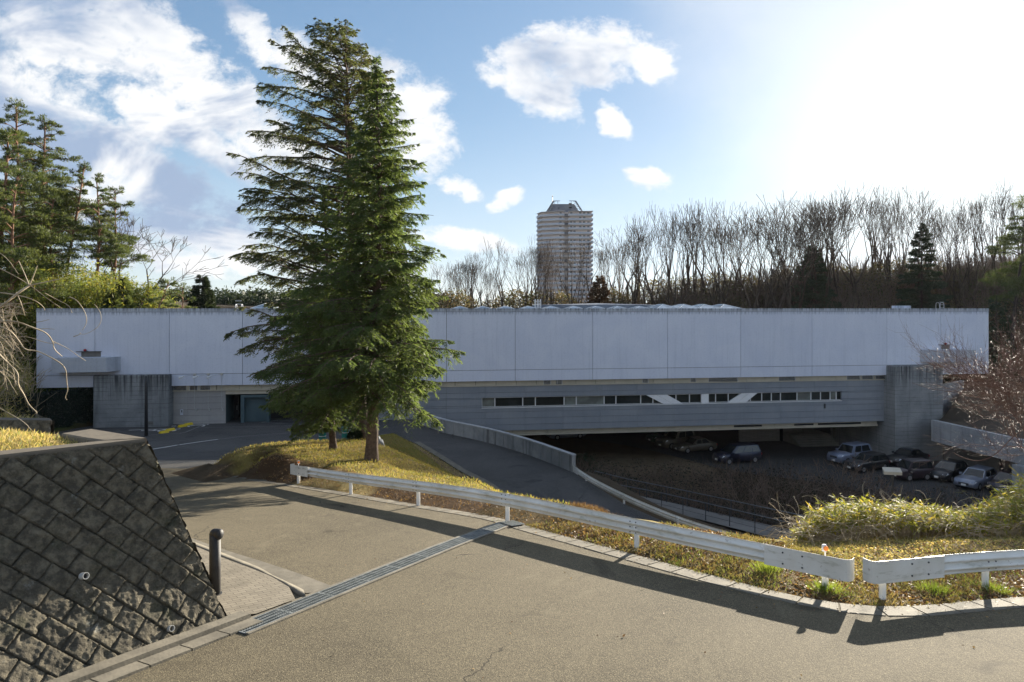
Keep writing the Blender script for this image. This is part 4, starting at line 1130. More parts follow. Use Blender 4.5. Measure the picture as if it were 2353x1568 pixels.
# ------------------------------------------------------------------ guardrails
def wprofile(h=.35):
    # W-beam seen in section: (outward offset, height)
    pr_ = [(0.012, 0), (0.0, .012), (.004, .045), (.05, .085), (.062, .105), (.05, .128), (.006, .160), (0.0, .175), (.006, .190), (.05, .222), (.062, .245), (.05, .265), (.004, .305), (0.0, .338), (.012, .35)]
    return [(a, b * h / .35) for a, b in pr_]
def guardrail(posts, label, ends=(True, True), extra=0.6, group='guardrails', refl=(), ext_only=None, h=.35, side=1):
    """posts: list of (x, y, ztop, zground). beam on the `side` of the posts facing the road"""
    P = np.array(posts, float)
    org = P[0].copy()
    root = empty('guardrail', (org[0], org[1], org[3]), 0, label, 'guardrail', group)
    L = P[:, :3]
    d0 = nrm((L[0] - L[1])[None])[0]; d1 = nrm((L[-1] - L[-2])[None])[0]
    line = np.concatenate([[L[0] + d0 * extra], L, [L[-1] + d1 * extra]])
    line = smoothline(line, 3)
    line = resample(line, .35)
    cum = np.concatenate([[0], np.cumsum(np.linalg.norm(np.diff(line, axis=0), axis=1))])
    tan = nrm(np.gradient(line, axis=0)); hn = nrm(np.stack([-tan[:, 1], tan[:, 0], np.zeros(len(tan))], 1)) * side
    o3 = np.array([org[0], org[1], org[3]])
    prof = wprofile(h)
    def strip(i0, i1, scale, name, mat, flat=False, th_=.006):
        m = MB(); n_ = len(prof); rows = []
        for i in range(i0, i1 + 1):
            base = line[i] + hn[i] * .075 - np.array([0, 0, h]) - o3
            rows.append([base + hn[i] * ((a * 1.25) if not flat else .066) + np.array([0, 0, b]) for a, b in prof])
            rows[-1] += [p - hn[i] * th_ for p in reversed(rows[-1])]
        vs = [tuple(p) for r in rows for p in r]; k = 2 * n_
        fs = []
        for r in range(len(rows) - 1):
            for j in range(k):
                fs.append((r * k + j, r * k + (j + 1) % k, (r + 1) * k + (j + 1) % k, (r + 1) * k + j))
        fs += [tuple(range(k)), tuple((len(rows) - 1) * k + j for j in reversed(range(k)))]
        m.add(vs, fs)
        return m.build(name, mat, root, True)
    e_n = 3
    i0 = e_n if ends[0] else 0
    i1 = len(line) - 1 - e_n if ends[1] else len(line) - 1
    strip(i0, i1, 1.0, 'beam', 'rail_paint')
    # flat wrapped end pieces curling back
    for k_, on in enumerate(ends):
        if not on: continue
        rng_ = range(0, e_n + 2) if k_ == 0 else range(len(line) - 1, len(line) - 3 - e_n, -1)
        idx = list(rng_)
        path = [line[i] + hn[i] * .148 for i in reversed(idx)]
        out = d0 if k_ == 0 else d1
        hq = hn[idx[0]]
        p_end = path[-1]
        for a in (25, 50, 75, 90):
            path.append(p_end + out * .11 * math.sin(rad(a)) - hq * .11 * (1 - math.cos(rad(a))))
        path.append(path[-1] - hq * .10)
        m = MB(); vs = []; hh = h + .03
        for j, p in enumerate(path):
            tn = nrm((path[min(j + 1, len(path) - 1)] - path[max(j - 1, 0)])[None])[0]
            nn_ = np.array([-tn[1], tn[0], 0]); nn_ = nn_ / max(np.linalg.norm(nn_), 1e-6)
            b = p - o3
            rz = .0
            for (zz, ee) in ((-h - .015, .0), (.015, .0)):
                vs.append(tuple(b + np.array([0, 0, zz]))); vs.append(tuple(b + nn_ * .006 + np.array([0, 0, zz])))
        fs = []
        for j in range(len(path) - 1):
            a = j * 4; b = a + 4
            fs += [(a, b, b + 2, a + 2), (a + 1, a + 3, b + 3, b + 1), (a + 2, b + 2, b + 3, a + 3), (a, a + 1, b + 1, b)]
        fs += [(0, 2, 3, 1), ((len(path) - 1) * 4, (len(path) - 1) * 4 + 1, (len(path) - 1) * 4 + 3, (len(path) - 1) * 4 + 2)]
        m.add(vs, fs)
        sl_ = m.build('end_cap', 'rail_paint', root)
        m = MB()
        for tt in (1, 2):
            c = line[idx[-1 - tt]] + hn[idx[-1 - tt]] * .155 - o3
            for zz in (-.075, -h + .07):
                cc = c + np.array([0, 0, zz]); hv = hn[idx[-1 - tt]]
                m.tube([tuple(cc), tuple(cc + hv * .012)], .016, 7)
        m.build('bolts', 'dark_metal', sl_)
    for j, p in enumerate(P):
        b = np.array([p[0], p[1], 0]) - np.array([o3[0], o3[1], 0])
        zt_ = p[2] - .06 - o3[2]; zg = p[3] - .15 - o3[2]
        m = MB(); m.tube([(b[0], b[1], zg), (b[0], b[1], zt_ - .02), (b[0], b[1], zt_)], [.057, .057, .045], 16)
        po = m.build('post', 'post_paint', root, False)
        i_ = int(np.argmin(np.linalg.norm(line[:, :2] - p[:2], axis=1)))
        m = MB(); hv = hn[i_]
        m.tube([tuple(b + np.array([0, 0, zt_ - .13]) + hv * .05), tuple(b + np.array([0, 0, zt_ - .13]) + hv * .085)], .035, 8); m.build('bracket', 'post_paint', po)
        if not ((j == 0 and ends[0]) or (j == len(P) - 1 and ends[1])):
            m = MB()
            for s_ in (-1, 1):
                for zz in (-.06, -.175 * h / .35, -h + .06):
                    c = b + tan[i_] * .075 * s_ + np.array([0, 0, p[2] - o3[2] + zz]) + hv * (.137 if abs(zz + .175) > .03 else .137)
                    m.tube([tuple(c), tuple(c + hv * .012)], .014, 7)
            m.build('bolts', 'dark_metal', root)
        if j in refl:
            m = MB(); m.tube([(b[0], b[1], zt_), (b[0], b[1], zt_ + .12)], .014, 6); m.bbox(b[0] - .045, b[1] + .0, zt_ + .10, b[0] + .035, b[1] + .05, zt_ + .22, .01)
            st = m.build('delineator', 'white_metal', root)
            m = MB(); m.tube([(b[0] + .01, b[1] - .006, zt_ + .16), (b[0] + .01, b[1] - .02, zt_ + .16)], .043, 14); m.build('reflector', 'reflector_orange', st)
    return root
mt, n = newmat('rail_paint')
co = objco(n)
col = n.mix(n.ss(n.noise(co, 1.2, 5), .35, .7), (0.62, 0.60, 0.54), (0.74, 0.73, 0.69))
st_ = n.ss(n.noise(n.scalev(co, 1.2, 1.2, 5.0), 1.6, 7, .7), .53, .68)
col = n.mix(n.m('MULTIPLY', st_, .5), col, (0.25, 0.245, 0.16))
col = n.mix(n.m('MULTIPLY', n.ss(n.noise(co, 9, 5, .7), .62, .70), .6), col, (0.22, 0.15, 0.09))
finish(n, col, .42, n.noise(co, 25, 3), .08, .01, spec=.4)
nmat('post_paint', (0.72, 0.72, 0.70), (0.80, 0.80, 0.78), 3, .45, .05)
def gp(px, py, ytop, dz=0.0):
    p = pr(px, py, .10); zt_ = -(ytop - HY) / F * p[1]
    return (p[0], p[1], zt_, p[2] + dz)
gposts = [gp(686, 1108, 1068.5), gp(806, 1130, 1085.5), gp(961, 1155, 1103), gp(1166, 1190, 1130), gp(1463, 1255, 1190), gp(1896, 1345, 1273)]
guardrail(gposts, 'long white W-beam guardrail running from beside the island down along the verge', (True, True), .36, refl=(0, 5), side=-1)
g2 = [gp(2028, 1365, 1283), gp(2264, 1340, 1262)]
v_ = np.array(g2[1]) - np.array(g2[0])
g2.append(tuple(np.array(g2[1]) + np.array([4.0, .45, .0, -.02]))); g2.append(tuple(np.array(g2[2]) + np.array([4.0, 1.2, -.05, -.05])))
guardrail([g2[0], g2[1], g2[2], g2[3]], 'short white guardrail starting at the gap and leaving past the bamboo grass', (True, False), .24, side=-1)
fposts = []
for x, y, yt, z in [(1314, 1093, 1063, -10.24), (1347, 1111, 1089, -10.28), (1434, 1160, 1134, -10.74), (1558, 1214, 1186, -11.03)]:
    p = pz(x, y, z); fposts.append((p[0], p[1], -(yt - HY) / F * p[1], z))
for x, yt, Z in [(1675, 1222, 32.0), (1796, 1252, 30.6)]:
    p = P3(x, yt, Z); fposts.append((p[0], p[1], p[2], p[2] - .68))
fposts.append((16.5, 28.8, -11.5, -12.2))
guardrail(fposts, 'white guardrail on the ramp road starting at the end of the concrete parapet', (True, False), .35, refl=(0,), side=-1)

# ------------------------------------------------------------------ railings of the footpath
def railing(line, label):
    L = resample(np.array(line), 1.62)
    o = L[0]; root = empty('path_railing', (o[0], o[1], -13.62), 0, label, 'railing', 'railings of the footpath')
    for i, p in enumerate(L):
        m = MB(); m.box(p[0] - o[0] - .022, p[1] - o[1] - .022, -.1, p[0] - o[0] + .022, p[1] - o[1] + .022, 1.08); m.build('post', 'dark_metal', root)
    for zz, r_, mt_ in ((1.1, .03, 'rail_grey'), (.62, .012, 'dark_metal'), (.32, .012, 'dark_metal')):
        m = MB(); m.tube([(p[0] - o[0], p[1] - o[1], zz) for p in L], r_, 6); m.build('rail', mt_, root)
railing([(p[0] + .12, p[1] + .12) for p in walkN], 'dark metal railing along the near edge of the footpath below the ramp')
railing([(p[0] - .12, p[1] - .12) for p in walkF], 'dark metal railing along the stream side of the footpath')

# ------------------------------------------------------------------ block retaining walls
def block_face(name, b0, b1, t0, t1, w, step, bw, bh, parent, mat='rock_block', amp=.062, seed=3, cutright=False):
    """rough split-faced blocks laid on the diagonal; corners are vectors, w metres long"""
    hgt = float(np.linalg.norm(t0 - b0)); nu, nv = int(w / step), max(3, int(hgt / step))
    uu_, vv_ = np.meshgrid(np.linspace(0, w, nu + 1), np.linspace(0, 1, nv + 1))
    bd = (b1 - b0) / np.linalg.norm(b1 - b0); tdd = (t1 - t0) / np.linalg.norm(t1 - t0)
    B_ = b0 + bd * uu_[..., None]; T_ = t0 + tdd * uu_[..., None]
    P = B_ + (T_ - B_) * vv_[..., None]
    nn_ = np.cross(bd, nrm((t0 - b0)[None])[0]); nn_ /= np.linalg.norm(nn_)
    if nn_ @ (np.array([0, 0, 0]) - b0) < 0 and name != 'return_face': nn_ = -nn_
    if name == 'return_face' and nn_[0] < 0: nn_ = -nn_
    # in-plane metric coordinates
    ax = bd; ay = np.cross(nn_, ax); ay = ay if ay[2] > 0 else -ay
    rel = P - b0
    a = rel @ ax; b = rel @ ay
    p = (a + b * 1.02) / 1.41; q = (b * 1.0 - a) / 1.41
    row = np.floor(q / bh); fq = q / bh - row
    pp = p / bw + (row % 2) * .5; colm = np.floor(pp); fp = pp - colm
    e = np.minimum(np.minimum(fq, 1 - fq) * bh, np.minimum(fp, 1 - fp) * bw)
    def hh(i, j, s):
        k = (i.astype(np.int64) * 73856093 ^ j.astype(np.int64) * 19349663 ^ s * 83492791) & 0xffffff
        return ((k * 2654435761) >> 8 & 0xffff) / 65535.0
    tilt = (hh(row, colm, 1) - .5) * (fp - .5) * .05 + (hh(row, colm, 2) - .5) * (fq - .5) * .05
    r1 = np.abs(fbm(a * 5 + hh(row, colm, 3) * 30, b * 5, 4, seed) - .5) * 2
    r2 = fbm(a * 16, b * 16, 4, seed + 5, .6)
    r3 = fbm(a * 9 + b * 7, b * 3, 3, seed + 9)
    body = np.clip(e / .012, 0, 1) ** .7
    h_ = body * (.008 + amp * (.55 * (1 - r1) + .35 * r2 + .25 * r3) + tilt + (hh(row, colm, 4)) * .014) - np.where(e < .007, .010, 0)
    P = P + nn_ * h_[..., None]
    V = P.reshape(-1, 3)
    ny, nx = uu_.shape
    ii = (np.arange(ny - 1)[:, None] * nx + np.arange(nx - 1)[None]).ravel()
    Fq = np.stack([ii, ii + 1, ii + 1 + nx, ii + nx], 1)
    return V, Fq, nn_
mt, n = newmat('rock_block')
co = objco(n)
v1 = n.noise(co, 7, 7, .7)
col = n.mix(n.ss(v1, .38, .66), (0.085, 0.077, 0.060), (0.21, 0.185, 0.135))
col = n.mix(n.m('MULTIPLY', n.ss(n.noise(co, 2.2, 6, .7), .52, .72), .55), col, (0.05, 0.058, 0.030))
col = n.mix(n.m('MULTIPLY', n.ss(n.noise(n.vm('ADD', co, (4, 9, 2)), 3.0, 7, .75), .60, .72), .75), col, (0.30, 0.30, 0.27))
col = n.mix(n.m('MULTIPLY', n.ss(n.noise(co, 30, 4, .7), .58, .72), .6), col, (0.26, 0.235, 0.17))
finish(n, col, .92, n.m('ADD', n.noise(co, 45, 6, .7), n.m('MULTIPLY', n.noise(co, 14, 6, .75), 2.0)), 1.0, .03, spec=.25)
concrete('coping_stone', (0.115, 0.098, 0.078), (0.18, 0.155, 0.12), None, .5, (0.04, 0.036, 0.03))
bw_root = empty('block_retaining_wall', (B0[0], B0[1], B0[2]), 0, 'dark battered retaining wall of rough diagonal blocks at the corner beside the bollard', 'retaining wall')
wo3 = np.array(B0)
Vv, Fq, nW = block_face('face', B0 + np.array([0, 0, -.05]), B2, T0, T2, 7.2, .0135, .365, .27, None)
fo = np_mesh('block_face', Vv - wo3, Fq, 'rock_block', bw_root, True)
rd = np.array([-.87, .50, 0])
b0b, b1b = B0 + np.array([0, 0, -.05]), B0 + np.array([0, 0, -.1]) + rd * 4.5
b1b[2] = b0b[2]; t1b = T0 + rd * 4.5
Vr, Fr, nR = block_face('return_face', b0b, b1b, T0, t1b, 1.5, .03, .41, .305, None)
np_mesh('return_face', Vr - wo3, Fr, 'rock_block', bw_root, True)
# coping stone band
mb = MB()
cl = [T0 + rd * 1.5, T0 + rd * .8, T0 + rd * .05, T0 + td * 0.05, T0 + td * 2.4, T0 + td * 4.8, T0 + td * 7.2]
inw = np.array([-.62, .5, 0]); n1 = -nW * np.array([1, 1, 0]); n1 /= np.linalg.norm(n1); n2 = -nR * np.array([1, 1, 0]); n2 /= np.linalg.norm(n2)
outs, ins_ = [], []
for k, c in enumerate(cl):
    nn_ = n2 if k < 2 else (n1 if k > 3 else (n1 + n2) / 1.2)
    outs.append(c - nn_ * .055 - wo3); ins_.append(c + nn_ * (.40 if k not in (2, 3) else .42) - wo3)
for k in range(len(cl) - 1):
    if k == 2: continue
    q = [outs[k], outs[k + 1], ins_[k + 1], ins_[k]]
    rg = []
    for zz, sh in ((-.09, 0), (.035, 0), (.06, .03)):
        for p_, oth in ((q[0], q[3]), (q[1], q[2]), (q[2], q[1]), (q[3], q[0])):
            pp_ = p_ + (oth - p_) * sh; rg.append((pp_[0], pp_[1], pp_[2] + zz))
    fs = [(3, 2, 1, 0), (8, 9, 10, 11)]
    for l in (0, 4):
        for i in range(4):
            j = (i + 1) % 4; fs.append((l + i, l + j, l + 4 + j, l + 4 + i))
    mb.add(rg, fs)
mb.build('coping', 'coping_stone', bw_root)
# drain pipes through the wall
pl_n = np.cross(np.array(B2) - B0, T0 - B0); pl_n /= np.linalg.norm(pl_n)
for px_, py_ in ((192, 1324), (389.5, 1444.5)):
    ray = np.array([(px_ - CX) / F, 1, -(py_ - HY) / F]); tt = (B0 @ pl_n) / (ray @ pl_n)
    c = ray * tt + nW * .06 - wo3
    mb = MB(); k = 18; ax_ = nW; u1 = np.cross(ax_, [0, 0, 1]); u1 /= np.linalg.norm(u1); u2 = np.cross(ax_, u1)
    rings = []
    for r_, dd in ((.044, -.10), (.044, .0), (.036, .0), (.036, -.10)):
        rings += [tuple(c + (u1 * math.cos(2 * math.pi * j / k) + u2 * math.sin(2 * math.pi * j / k)) * r_ + ax_ * dd) for j in range(k)]
    fs = [(r * k + j, r * k + (j + 1) % k, (r + 1) * k + (j + 1) % k, (r + 1) * k + j) for r in range(3) for j in range(k)]
    mb.add(rings, fs); dp = mb.build('drain_pipe', 'pipe_white', bw_root, False)
    mb = MB(); mb.add([tuple(c + (u1 * math.cos(2 * math.pi * j / k) + u2 * math.sin(2 * math.pi * j / k)) * .037 - ax_ * .05) for j in range(k)], [tuple(range(k))]); mb.build('pipe_bore', 'dark_gap', dp)
# the smaller wall further back
s0 = pz(118, 968, -3.3); s1 = pz(0, 966, -3.3)
sd_ = np.array([-1, .06, 0]); s0t = s0; f0 = s0 + np.array([.85, -.95, -2.9])
w2 = empty('block_retaining_wall', tuple(f0), 0, 'smaller block wall end with dry grass on top, behind the big block wall', 'retaining wall')
Vv, Fq, n2_ = block_face('face', f0, f0 + sd_, s0t, s0t + sd_, 7.0, .05, .41, .305, None, seed=11)
np_mesh('block_face', Vv - f0, Fq, 'rock_block', w2, True)
r2d = np.array([-.74, .67, 0]); r2d /= np.linalg.norm(r2d)
Vr, Fr, _n = block_face('return_face', f0, f0 + r2d, s0t, s0t + r2d, 2.0, .07, .41, .305, None, seed=12)
np_mesh('return_face', Vr - f0, Fr, 'rock_block', w2, True)
m = MB(); a = s0t - f0
m.prism([(a[0] - 7, a[1] - .05 + .42), (a[0] + .06, a[1] - .05), (a[0] - .3, a[1] + .35), (a[0] - 7, a[1] + .85)], a[2] - .1, a[2] + .03); m.build('coping', 'coping_stone', w2)

# ------------------------------------------------------------------ bollard
zb_ = R(11.0)
bp_ = pr(494, 1372); zt = -(1215 - HY) / F * bp_[1]; hb = zt - bp_[2]
bol = empty('bollard', (bp_[0], bp_[1], bp_[2] + .05), 0, 'dark steel bollard with a bent-over rounded head standing on the brick footway', 'bollard')
r_ = 12.2 / F * bp_[1]
hb -= .05
m = MB()
zc = hb - r_
m.tube([(0, 0, -.1), (0, 0, zc)], [r_, r_], 28)
dome = [(0, 0, zc + r_ * math.sin(rad(a))) for a in (0, 15, 30, 45, 60, 75, 88)]
m.tube(dome, [r_ * math.cos(rad(a)) for a in (0, 15, 30, 45, 60, 75, 88)], 28)
nose = [(-r_ * .02, 0, zc + .0), (r_ * .9, 0, zc - r_ * .06)] + [(r_ * (.9 + .62 * math.sin(rad(a))), 0, zc - r_ * .06) for a in (20, 40, 60, 75, 88)]
m.tube(nose, [r_ * .985, r_ * .985] + [r_ * .985 * math.cos(rad(a)) for a in (20, 40, 60, 75, 88)], 28)
b_ = m.build('shaft', 'bollard_paint', bol, True)
m = MB(); m.tube([(0, 0, -.01), (0, 0, .012)], r_ * 1.25, 24); m.build('base_collar', 'dark_metal', bol)

# ------------------------------------------------------------------ drainage grate across the road
g0, g1 = pr(543, 1453)[:2], pr(1163, 1204)[:2]
gl_ = resample([tuple(g0), tuple(g1)], 0.97)
gr = empty('drain_grate', (g0[0], g0[1], float(R(g0[1]))), 0, 'long steel drainage grating laid across the road in a concrete frame', 'drain grate')
o3 = np.array([g0[0], g0[1], float(R(g0[1]))])
def onR(p, dz): return np.array([p[0], p[1], float(R(p[1])) + dz]) - o3
def rib2(line, o1, o2, dz, th_, name, mat):
    A, Bq = offsetline(line, o1), offsetline(line, o2); mb = MB()
    for i in range(len(line) - 1):
        q = [onR(A[i], dz), onR(A[i + 1], dz), onR(Bq[i + 1], dz), onR(Bq[i], dz)]
        ar = sum(q[k][0] * q[(k + 1) % 4][1] - q[(k + 1) % 4][0] * q[k][1] for k in range(4))
        if ar < 0: q = q[::-1]
        mb.add([tuple(p) for p in q] + [tuple(p - np.array([0, 0, th_])) for p in q], [(0, 1, 2, 3), (0, 4, 5, 1), (1, 5, 6, 2), (2, 6, 7, 3), (3, 7, 4, 0)])
    return mb.build(name, mat, gr)
rib2(gl_, -.27, -.205, .028, .05, 'frame', 'kerb_concrete'); rib2(gl_, .205, .27, .028, .05, 'frame', 'kerb_concrete')
rib2(gl_, -.2, .2, .006, .03, 'channel', 'dark_gap')
dg = nrm((gl_[1] - gl_[0])[None])[0]; ng = np.array([-dg[1], dg[0]])
for i in range(len(gl_) - 1):
    a, b = gl_[i] + dg * .006, gl_[i + 1] - dg * .006
    m = MB()
    def bar(p, q, w_, h_):
        d = nrm((q - p)[None])[0]; s_ = np.array([-d[1], d[0]]) * w_ / 2
        qd = [onR(p + s_, h_), onR(p - s_, h_), onR(q - s_, h_), onR(q + s_, h_)]
        m.add([tuple(x_) for x_ in qd] + [tuple(x_ - np.array([0, 0, .016])) for x_ in qd], [(0, 1, 2, 3), (0, 4, 5, 1), (1, 5, 6, 2), (2, 6, 7, 3), (3, 7, 4, 0)])
    for o_ in (-.195, -.098, 0, .098, .195):
        bar(a + ng * o_, b + ng * o_, .012 if abs(o_) < .15 else .02, .026)
    for k in range(21):
        c = a + (b - a) * k / 20
        bar(c - ng * .195, c + ng * .195, .009 if 0 < k < 20 else .02, .0235)
    m.build('grating', 'grate_steel', gr)
# short grating over the gutter at the far end
c0, c1 = pr(1158, 1206)[:2], pr(1196, 1206)[:2]
e2 = empty('drain_grate', (c0[0], c0[1], float(R(c0[1]))), 0, 'small square gutter grating at the verge end of the road grating', 'drain grate')
gr, o3 = e2, np.array([c0[0], c0[1], float(R(c0[1]))])
dd = E[np.argmin(np.linalg.norm(E - c0, axis=1)) - 1] - E[np.argmin(np.linalg.norm(E - c0, axis=1)) + 1]; dd = dd / np.linalg.norm(dd)
nn_ = np.array([-dd[1], dd[0]]);
cc = (c0 + c1) / 2
m = MB()
for k in range(6):
    bar(cc - dd * .28 + nn_ * (k - 2.5) * .075, cc + dd * .28 + nn_ * (k - 2.5) * .075, .02, .055)
for k in range(2): bar(cc + dd * (.28 if k else -.28) - nn_ * .2, cc + dd * (.28 if k else -.28) + nn_ * .2, .02, .05)
m.build('grating', 'grate_steel', e2)
m = MB(); q = [cc + dd * a * .29 + nn_ * b * .2 for a, b in ((-1, -1), (1, -1), (1, 1), (-1, 1))]
m.add([tuple(onR(p, .034)) for p in q], [(0, 1, 2, 3)]); m.build('channel', 'dark_gap', e2)

# ------------------------------------------------------------------ forecourt furniture
lp = pr(336, 1003)
zt = -(866 - HY) / F * lp[1]
po = empty('lamp_post', tuple(lp), 0, 'tall thin dark post on the forecourt in front of the stained concrete pier', 'post')
m = MB(); m.tube([(0, 0, -.1), (0, 0, zt - lp[2] - .5), (0, 0, zt - lp[2])], [.125, .095, .085], 12); m.build('pole', 'dark_metal', po, True)
m = MB(); m.tube([(0, 0, zt - lp[2]), (0, 0, zt - lp[2] + .06)], [.12, .06], 12); m.build('cap', 'dark_metal', po)
m = MB(); m.tube([(0, 0, -.02), (0, 0, .05)], .2, 14); m.build('base_plate', 'dark_metal', po)
w0 = None
for (px_, py_), lb in zip([(583 / 3.137 + 400, 0)], ['']): pass
stops = [((400 + 590 / 3.137) / 1.561, (1400 + 484 / 3.137) / 1.561, 'yellow wheel stop nearest the lamp post'), ((400 + 661 / 3.137) / 1.561, (1400 + 458 / 3.137) / 1.561, 'worn orange-tinged yellow wheel stop, second from the lamp post'),
         ((400 + 798 / 3.137) / 1.561, (1400 + 414 / 3.137) / 1.561, 'yellow wheel stop, third from the lamp post'), ((400 + 866 / 3.137) / 1.561, (1400 + 394 / 3.137) / 1.561, 'yellow wheel stop closest to the beige wall')]
for px_, py_, lb in stops:
    p = pr(px_, py_)
    root = empty('wheel_stop', tuple(p), rad(62), lb, 'wheel stop', 'yellow wheel stops on the forecourt')
    m = MB()
    q = [(-.36, -.14, 0), (.36, -.14, 0), (.36, .14, 0), (-.36, .14, 0), (-.33, -.07, .19), (.33, -.07, .19), (.33, .07, .19), (-.33, .07, .19)]
    m.add(q, [(0, 3, 2, 1), (4, 5, 6, 7), (0, 1, 5, 4), (1, 2, 6, 5), (2, 3, 7, 6), (3, 0, 4, 7)]); m.build('block', 'paint_yellow', root)
    m = MB()
    for xx in (-.22, .22): m.tube([(xx, 0, .189), (xx, 0, .198)], .025, 8)
    m.build('bolt', 'dark_metal', root)
# two teal bins half hidden by the low cedar boughs
for px_, py_, rr_, hh_, lb in ((741, 1006, .22, 1.0, 'teal cylindrical bin left of the slim cedar trunk'), (793.5, 999, .22, .62, 'teal cylindrical bin right of the slim cedar trunk')):
    p = pr(px_, py_ - 1) if False else P3(px_, py_, 41.0)
    gz = h1(p[0], p[1]); p[2] = gz
    hh_ = .95
    root = empty('litter_bin', tuple(p), 0, lb, 'bin', 'teal bins on the forecourt')
    m = MB(); m.tube([(0, 0, 0), (0, 0, .04), (0, 0, hh_ - .06), (0, 0, hh_)], [rr_ * 1.1, rr_, rr_, rr_ * .9], 16); m.build('drum', 'teal_paint', root, False)
    m = MB(); m.tube([(0, 0, hh_ * .62), (0, 0, hh_ * .66)], rr_ * 1.03, 16); m.build('band', 'window_frame', root)
# clipped bush and marker stone by the rear cedar
p = P3(873, 1004, 36); p[2] = h1(p[0], p[1])
m = MB()
bm = bmesh.new(); bmesh.ops.create_icosphere(bm, subdivisions=3, radius=.32)
for v in bm.verts:
    c = Vector(v.co); f = 1 + .35 * (vnoise(c.x * 5 + 9, c.z * 5 + c.y * 4, 4) - .5)
    v.co = Vector((c.x * .8 * f, c.y * .7 * f, max(c.z, -.2) * 1.15 * f + (.1 if c.x < 0 else -.06)))
me = bpy.data.meshes.new('marker_stone'); bm.to_mesh(me); bm.free()
st = link('marker_stone', me, 'plain_concrete', None, False); st.location = tuple(p)
tag(st, 'pale pointed stone on the mound right of the large cedar trunk', 'stone')
p = P3(817, 1009, 36.5); p[2] = h1(p[0], p[1])
nL = 5200
dr_ = nrm(rng.normal(size=(nL, 3))); dr_[:, 2] = np.abs(dr_[:, 2]) * 1.0 - .15
Pp = dr_ * np.array([.42, .42, .40]) * rng.uniform(.82, 1.06, (nL, 1)) + np.array([0, 0, .12])
bs = empty('clipped_bush', tuple(p), 0, 'low dark clipped bush between the cedar trunks on the mound', 'bush')
leaf_obj('foliage', Pp, nrm(dr_ + rng.normal(size=(nL, 3)) * .6), rng.uniform(.05, .09, nL), rng.uniform(.025, .04, nL), 'shrub_leaves', bs)
m = MB(); m.tube([(0, 0, -.1), (0, 0, .3)], .05, 6); m.build('stem', 'bark_dark', bs)

# ------------------------------------------------------------------ dark ivy-covered retaining wall left of the pier
iv = empty('ivy_wall', (-36, 56, -9.8), 0, 'dark ivy-covered wall running from the stained pier toward the left edge', 'wall')
Lw = resample([(-35.3, 56.8), (-36.8, 53), (-39.9, 47.5), (-41, 44)], .5)
m = MB()
for i in range(len(Lw) - 1):
    wallseg(Lw[i] - np.array([-36, 56]), Lw[i + 1] - np.array([-36, 56]), -.3, 3.1 - .0 * i, .3, m)
m.build('wall_body', 'dark_concrete', iv)
nI = 26000
t = rng.uniform(0, 1, nI) * (len(Lw) - 1.001); i_ = t.astype(int); f_ = (t - i_)[:, None]
pp_ = Lw[i_] * (1 - f_) + Lw[i_ + 1] * f_
dq = nrm(Lw[i_ + 1] - Lw[i_]); nq = np.stack([dq[:, 1], -dq[:, 0]], 1); nq = np.where(nq[:, :1] < 0, -nq, nq)
zz = rng.uniform(-.1, 3.25, nI)
pos = np.c_[pp_ + nq * (.04 + .22 * fbm(t * 2, zz * 2, 3, 5))[:, None] - np.array([-36, 56]), zz]
leaf_obj('ivy', pos, nrm(np.c_[nq * .5, -np.ones(nI) * .4] + rng.normal(size=(nI, 3)) * .6), rng.uniform(.10, .22, nI), rng.uniform(.07, .14, nI), 'ivy_leaves', iv)

# ------------------------------------------------------------------ lit information board on its post
sg = P3(2051, 1085, 31); gz = -14.0
sroot = empty('sign_board', (sg[0], sg[1], h1(sg[0], sg[1])), rad(-14), 'small sunlit board with a pale top on a dark post behind the bamboo grass', 'sign')
zb2 = sg[2] - sroot.location.z
m = MB(); m.box(-.32, -.06, zb2 - .02, .22, .06, zb2 + .38)
m.v = []; m.f = []; m.mi = []
m.add([(-.38, -.08, zb2 - .12), (.38, -.08, zb2 - .12), (.38, .10, zb2 - .12), (-.38, .10, zb2 - .12), (-.38, -.08, zb2 + .02), (.38, -.08, zb2 + .02), (.38, .24, zb2 + .16), (-.38, .24, zb2 + .16)], [(0, 3, 2, 1), (4, 5, 6, 7), (0, 1, 5, 4), (1, 2, 6, 5), (2, 3, 7, 6), (3, 0, 4, 7)])
m.build('board', 'sign_face', sroot)
m = MB(); m.box(-.05, -.04, 0, .05, .04, zb2 - .12); m.build('post', 'dark_metal', sroot)

# ------------------------------------------------------------------ residential tower far behind
TZ = 446.0
nmat('tower_wall', (0.48, 0.40, 0.36), (0.54, 0.45, 0.41), .05, .85); nmat('tower_rail', (0.36, 0.41, 0.49), (0.42, 0.47, 0.55), .2, .6); nmat('tower_slab', (0.42, 0.40, 0.40), (0.47, 0.45, 0.45), .2, .8)
nmat('tower_window', (0.05, 0.06, 0.075), (0.09, 0.10, 0.12), .3, .3); nmat('tower_crown', (0.07, 0.09, 0.125), (0.10, 0.12, 0.16), .1, .8)
tcx = (1298 - CX) / F * TZ
tw = empty('apartment_tower', (tcx, TZ, 0), 0, 'tall pale apartment tower with ringed balconies and a dark tapered crown', 'tower')
zr = lambda py: (HY - py) / F * TZ
foot_ = [(-17.6, 9), (-15.0, 1.2), (-9.2, -1.2), (-4.2, -3.2), (-1.2, -3.2), (-1.2, .3), (2.4, .3), (2.4, -3.2), (17.2, -3.2), (17.2, 22), (-17.6, 22)]
ztop = zr(487)
m = MB(); m.prism(foot_, -60, ztop - .2); m.build('tower_body', 'tower_wall', tw)
ringp = [(-18.7, 9), (-15.9, .3), (-9.6, -2.3), (-4.4, -4.4), (-.6, -4.4)]
ringr = [(1.8, -4.4), (18.3, -4.4), (18.3, 22)]
nf = 31
mw_all = MB()
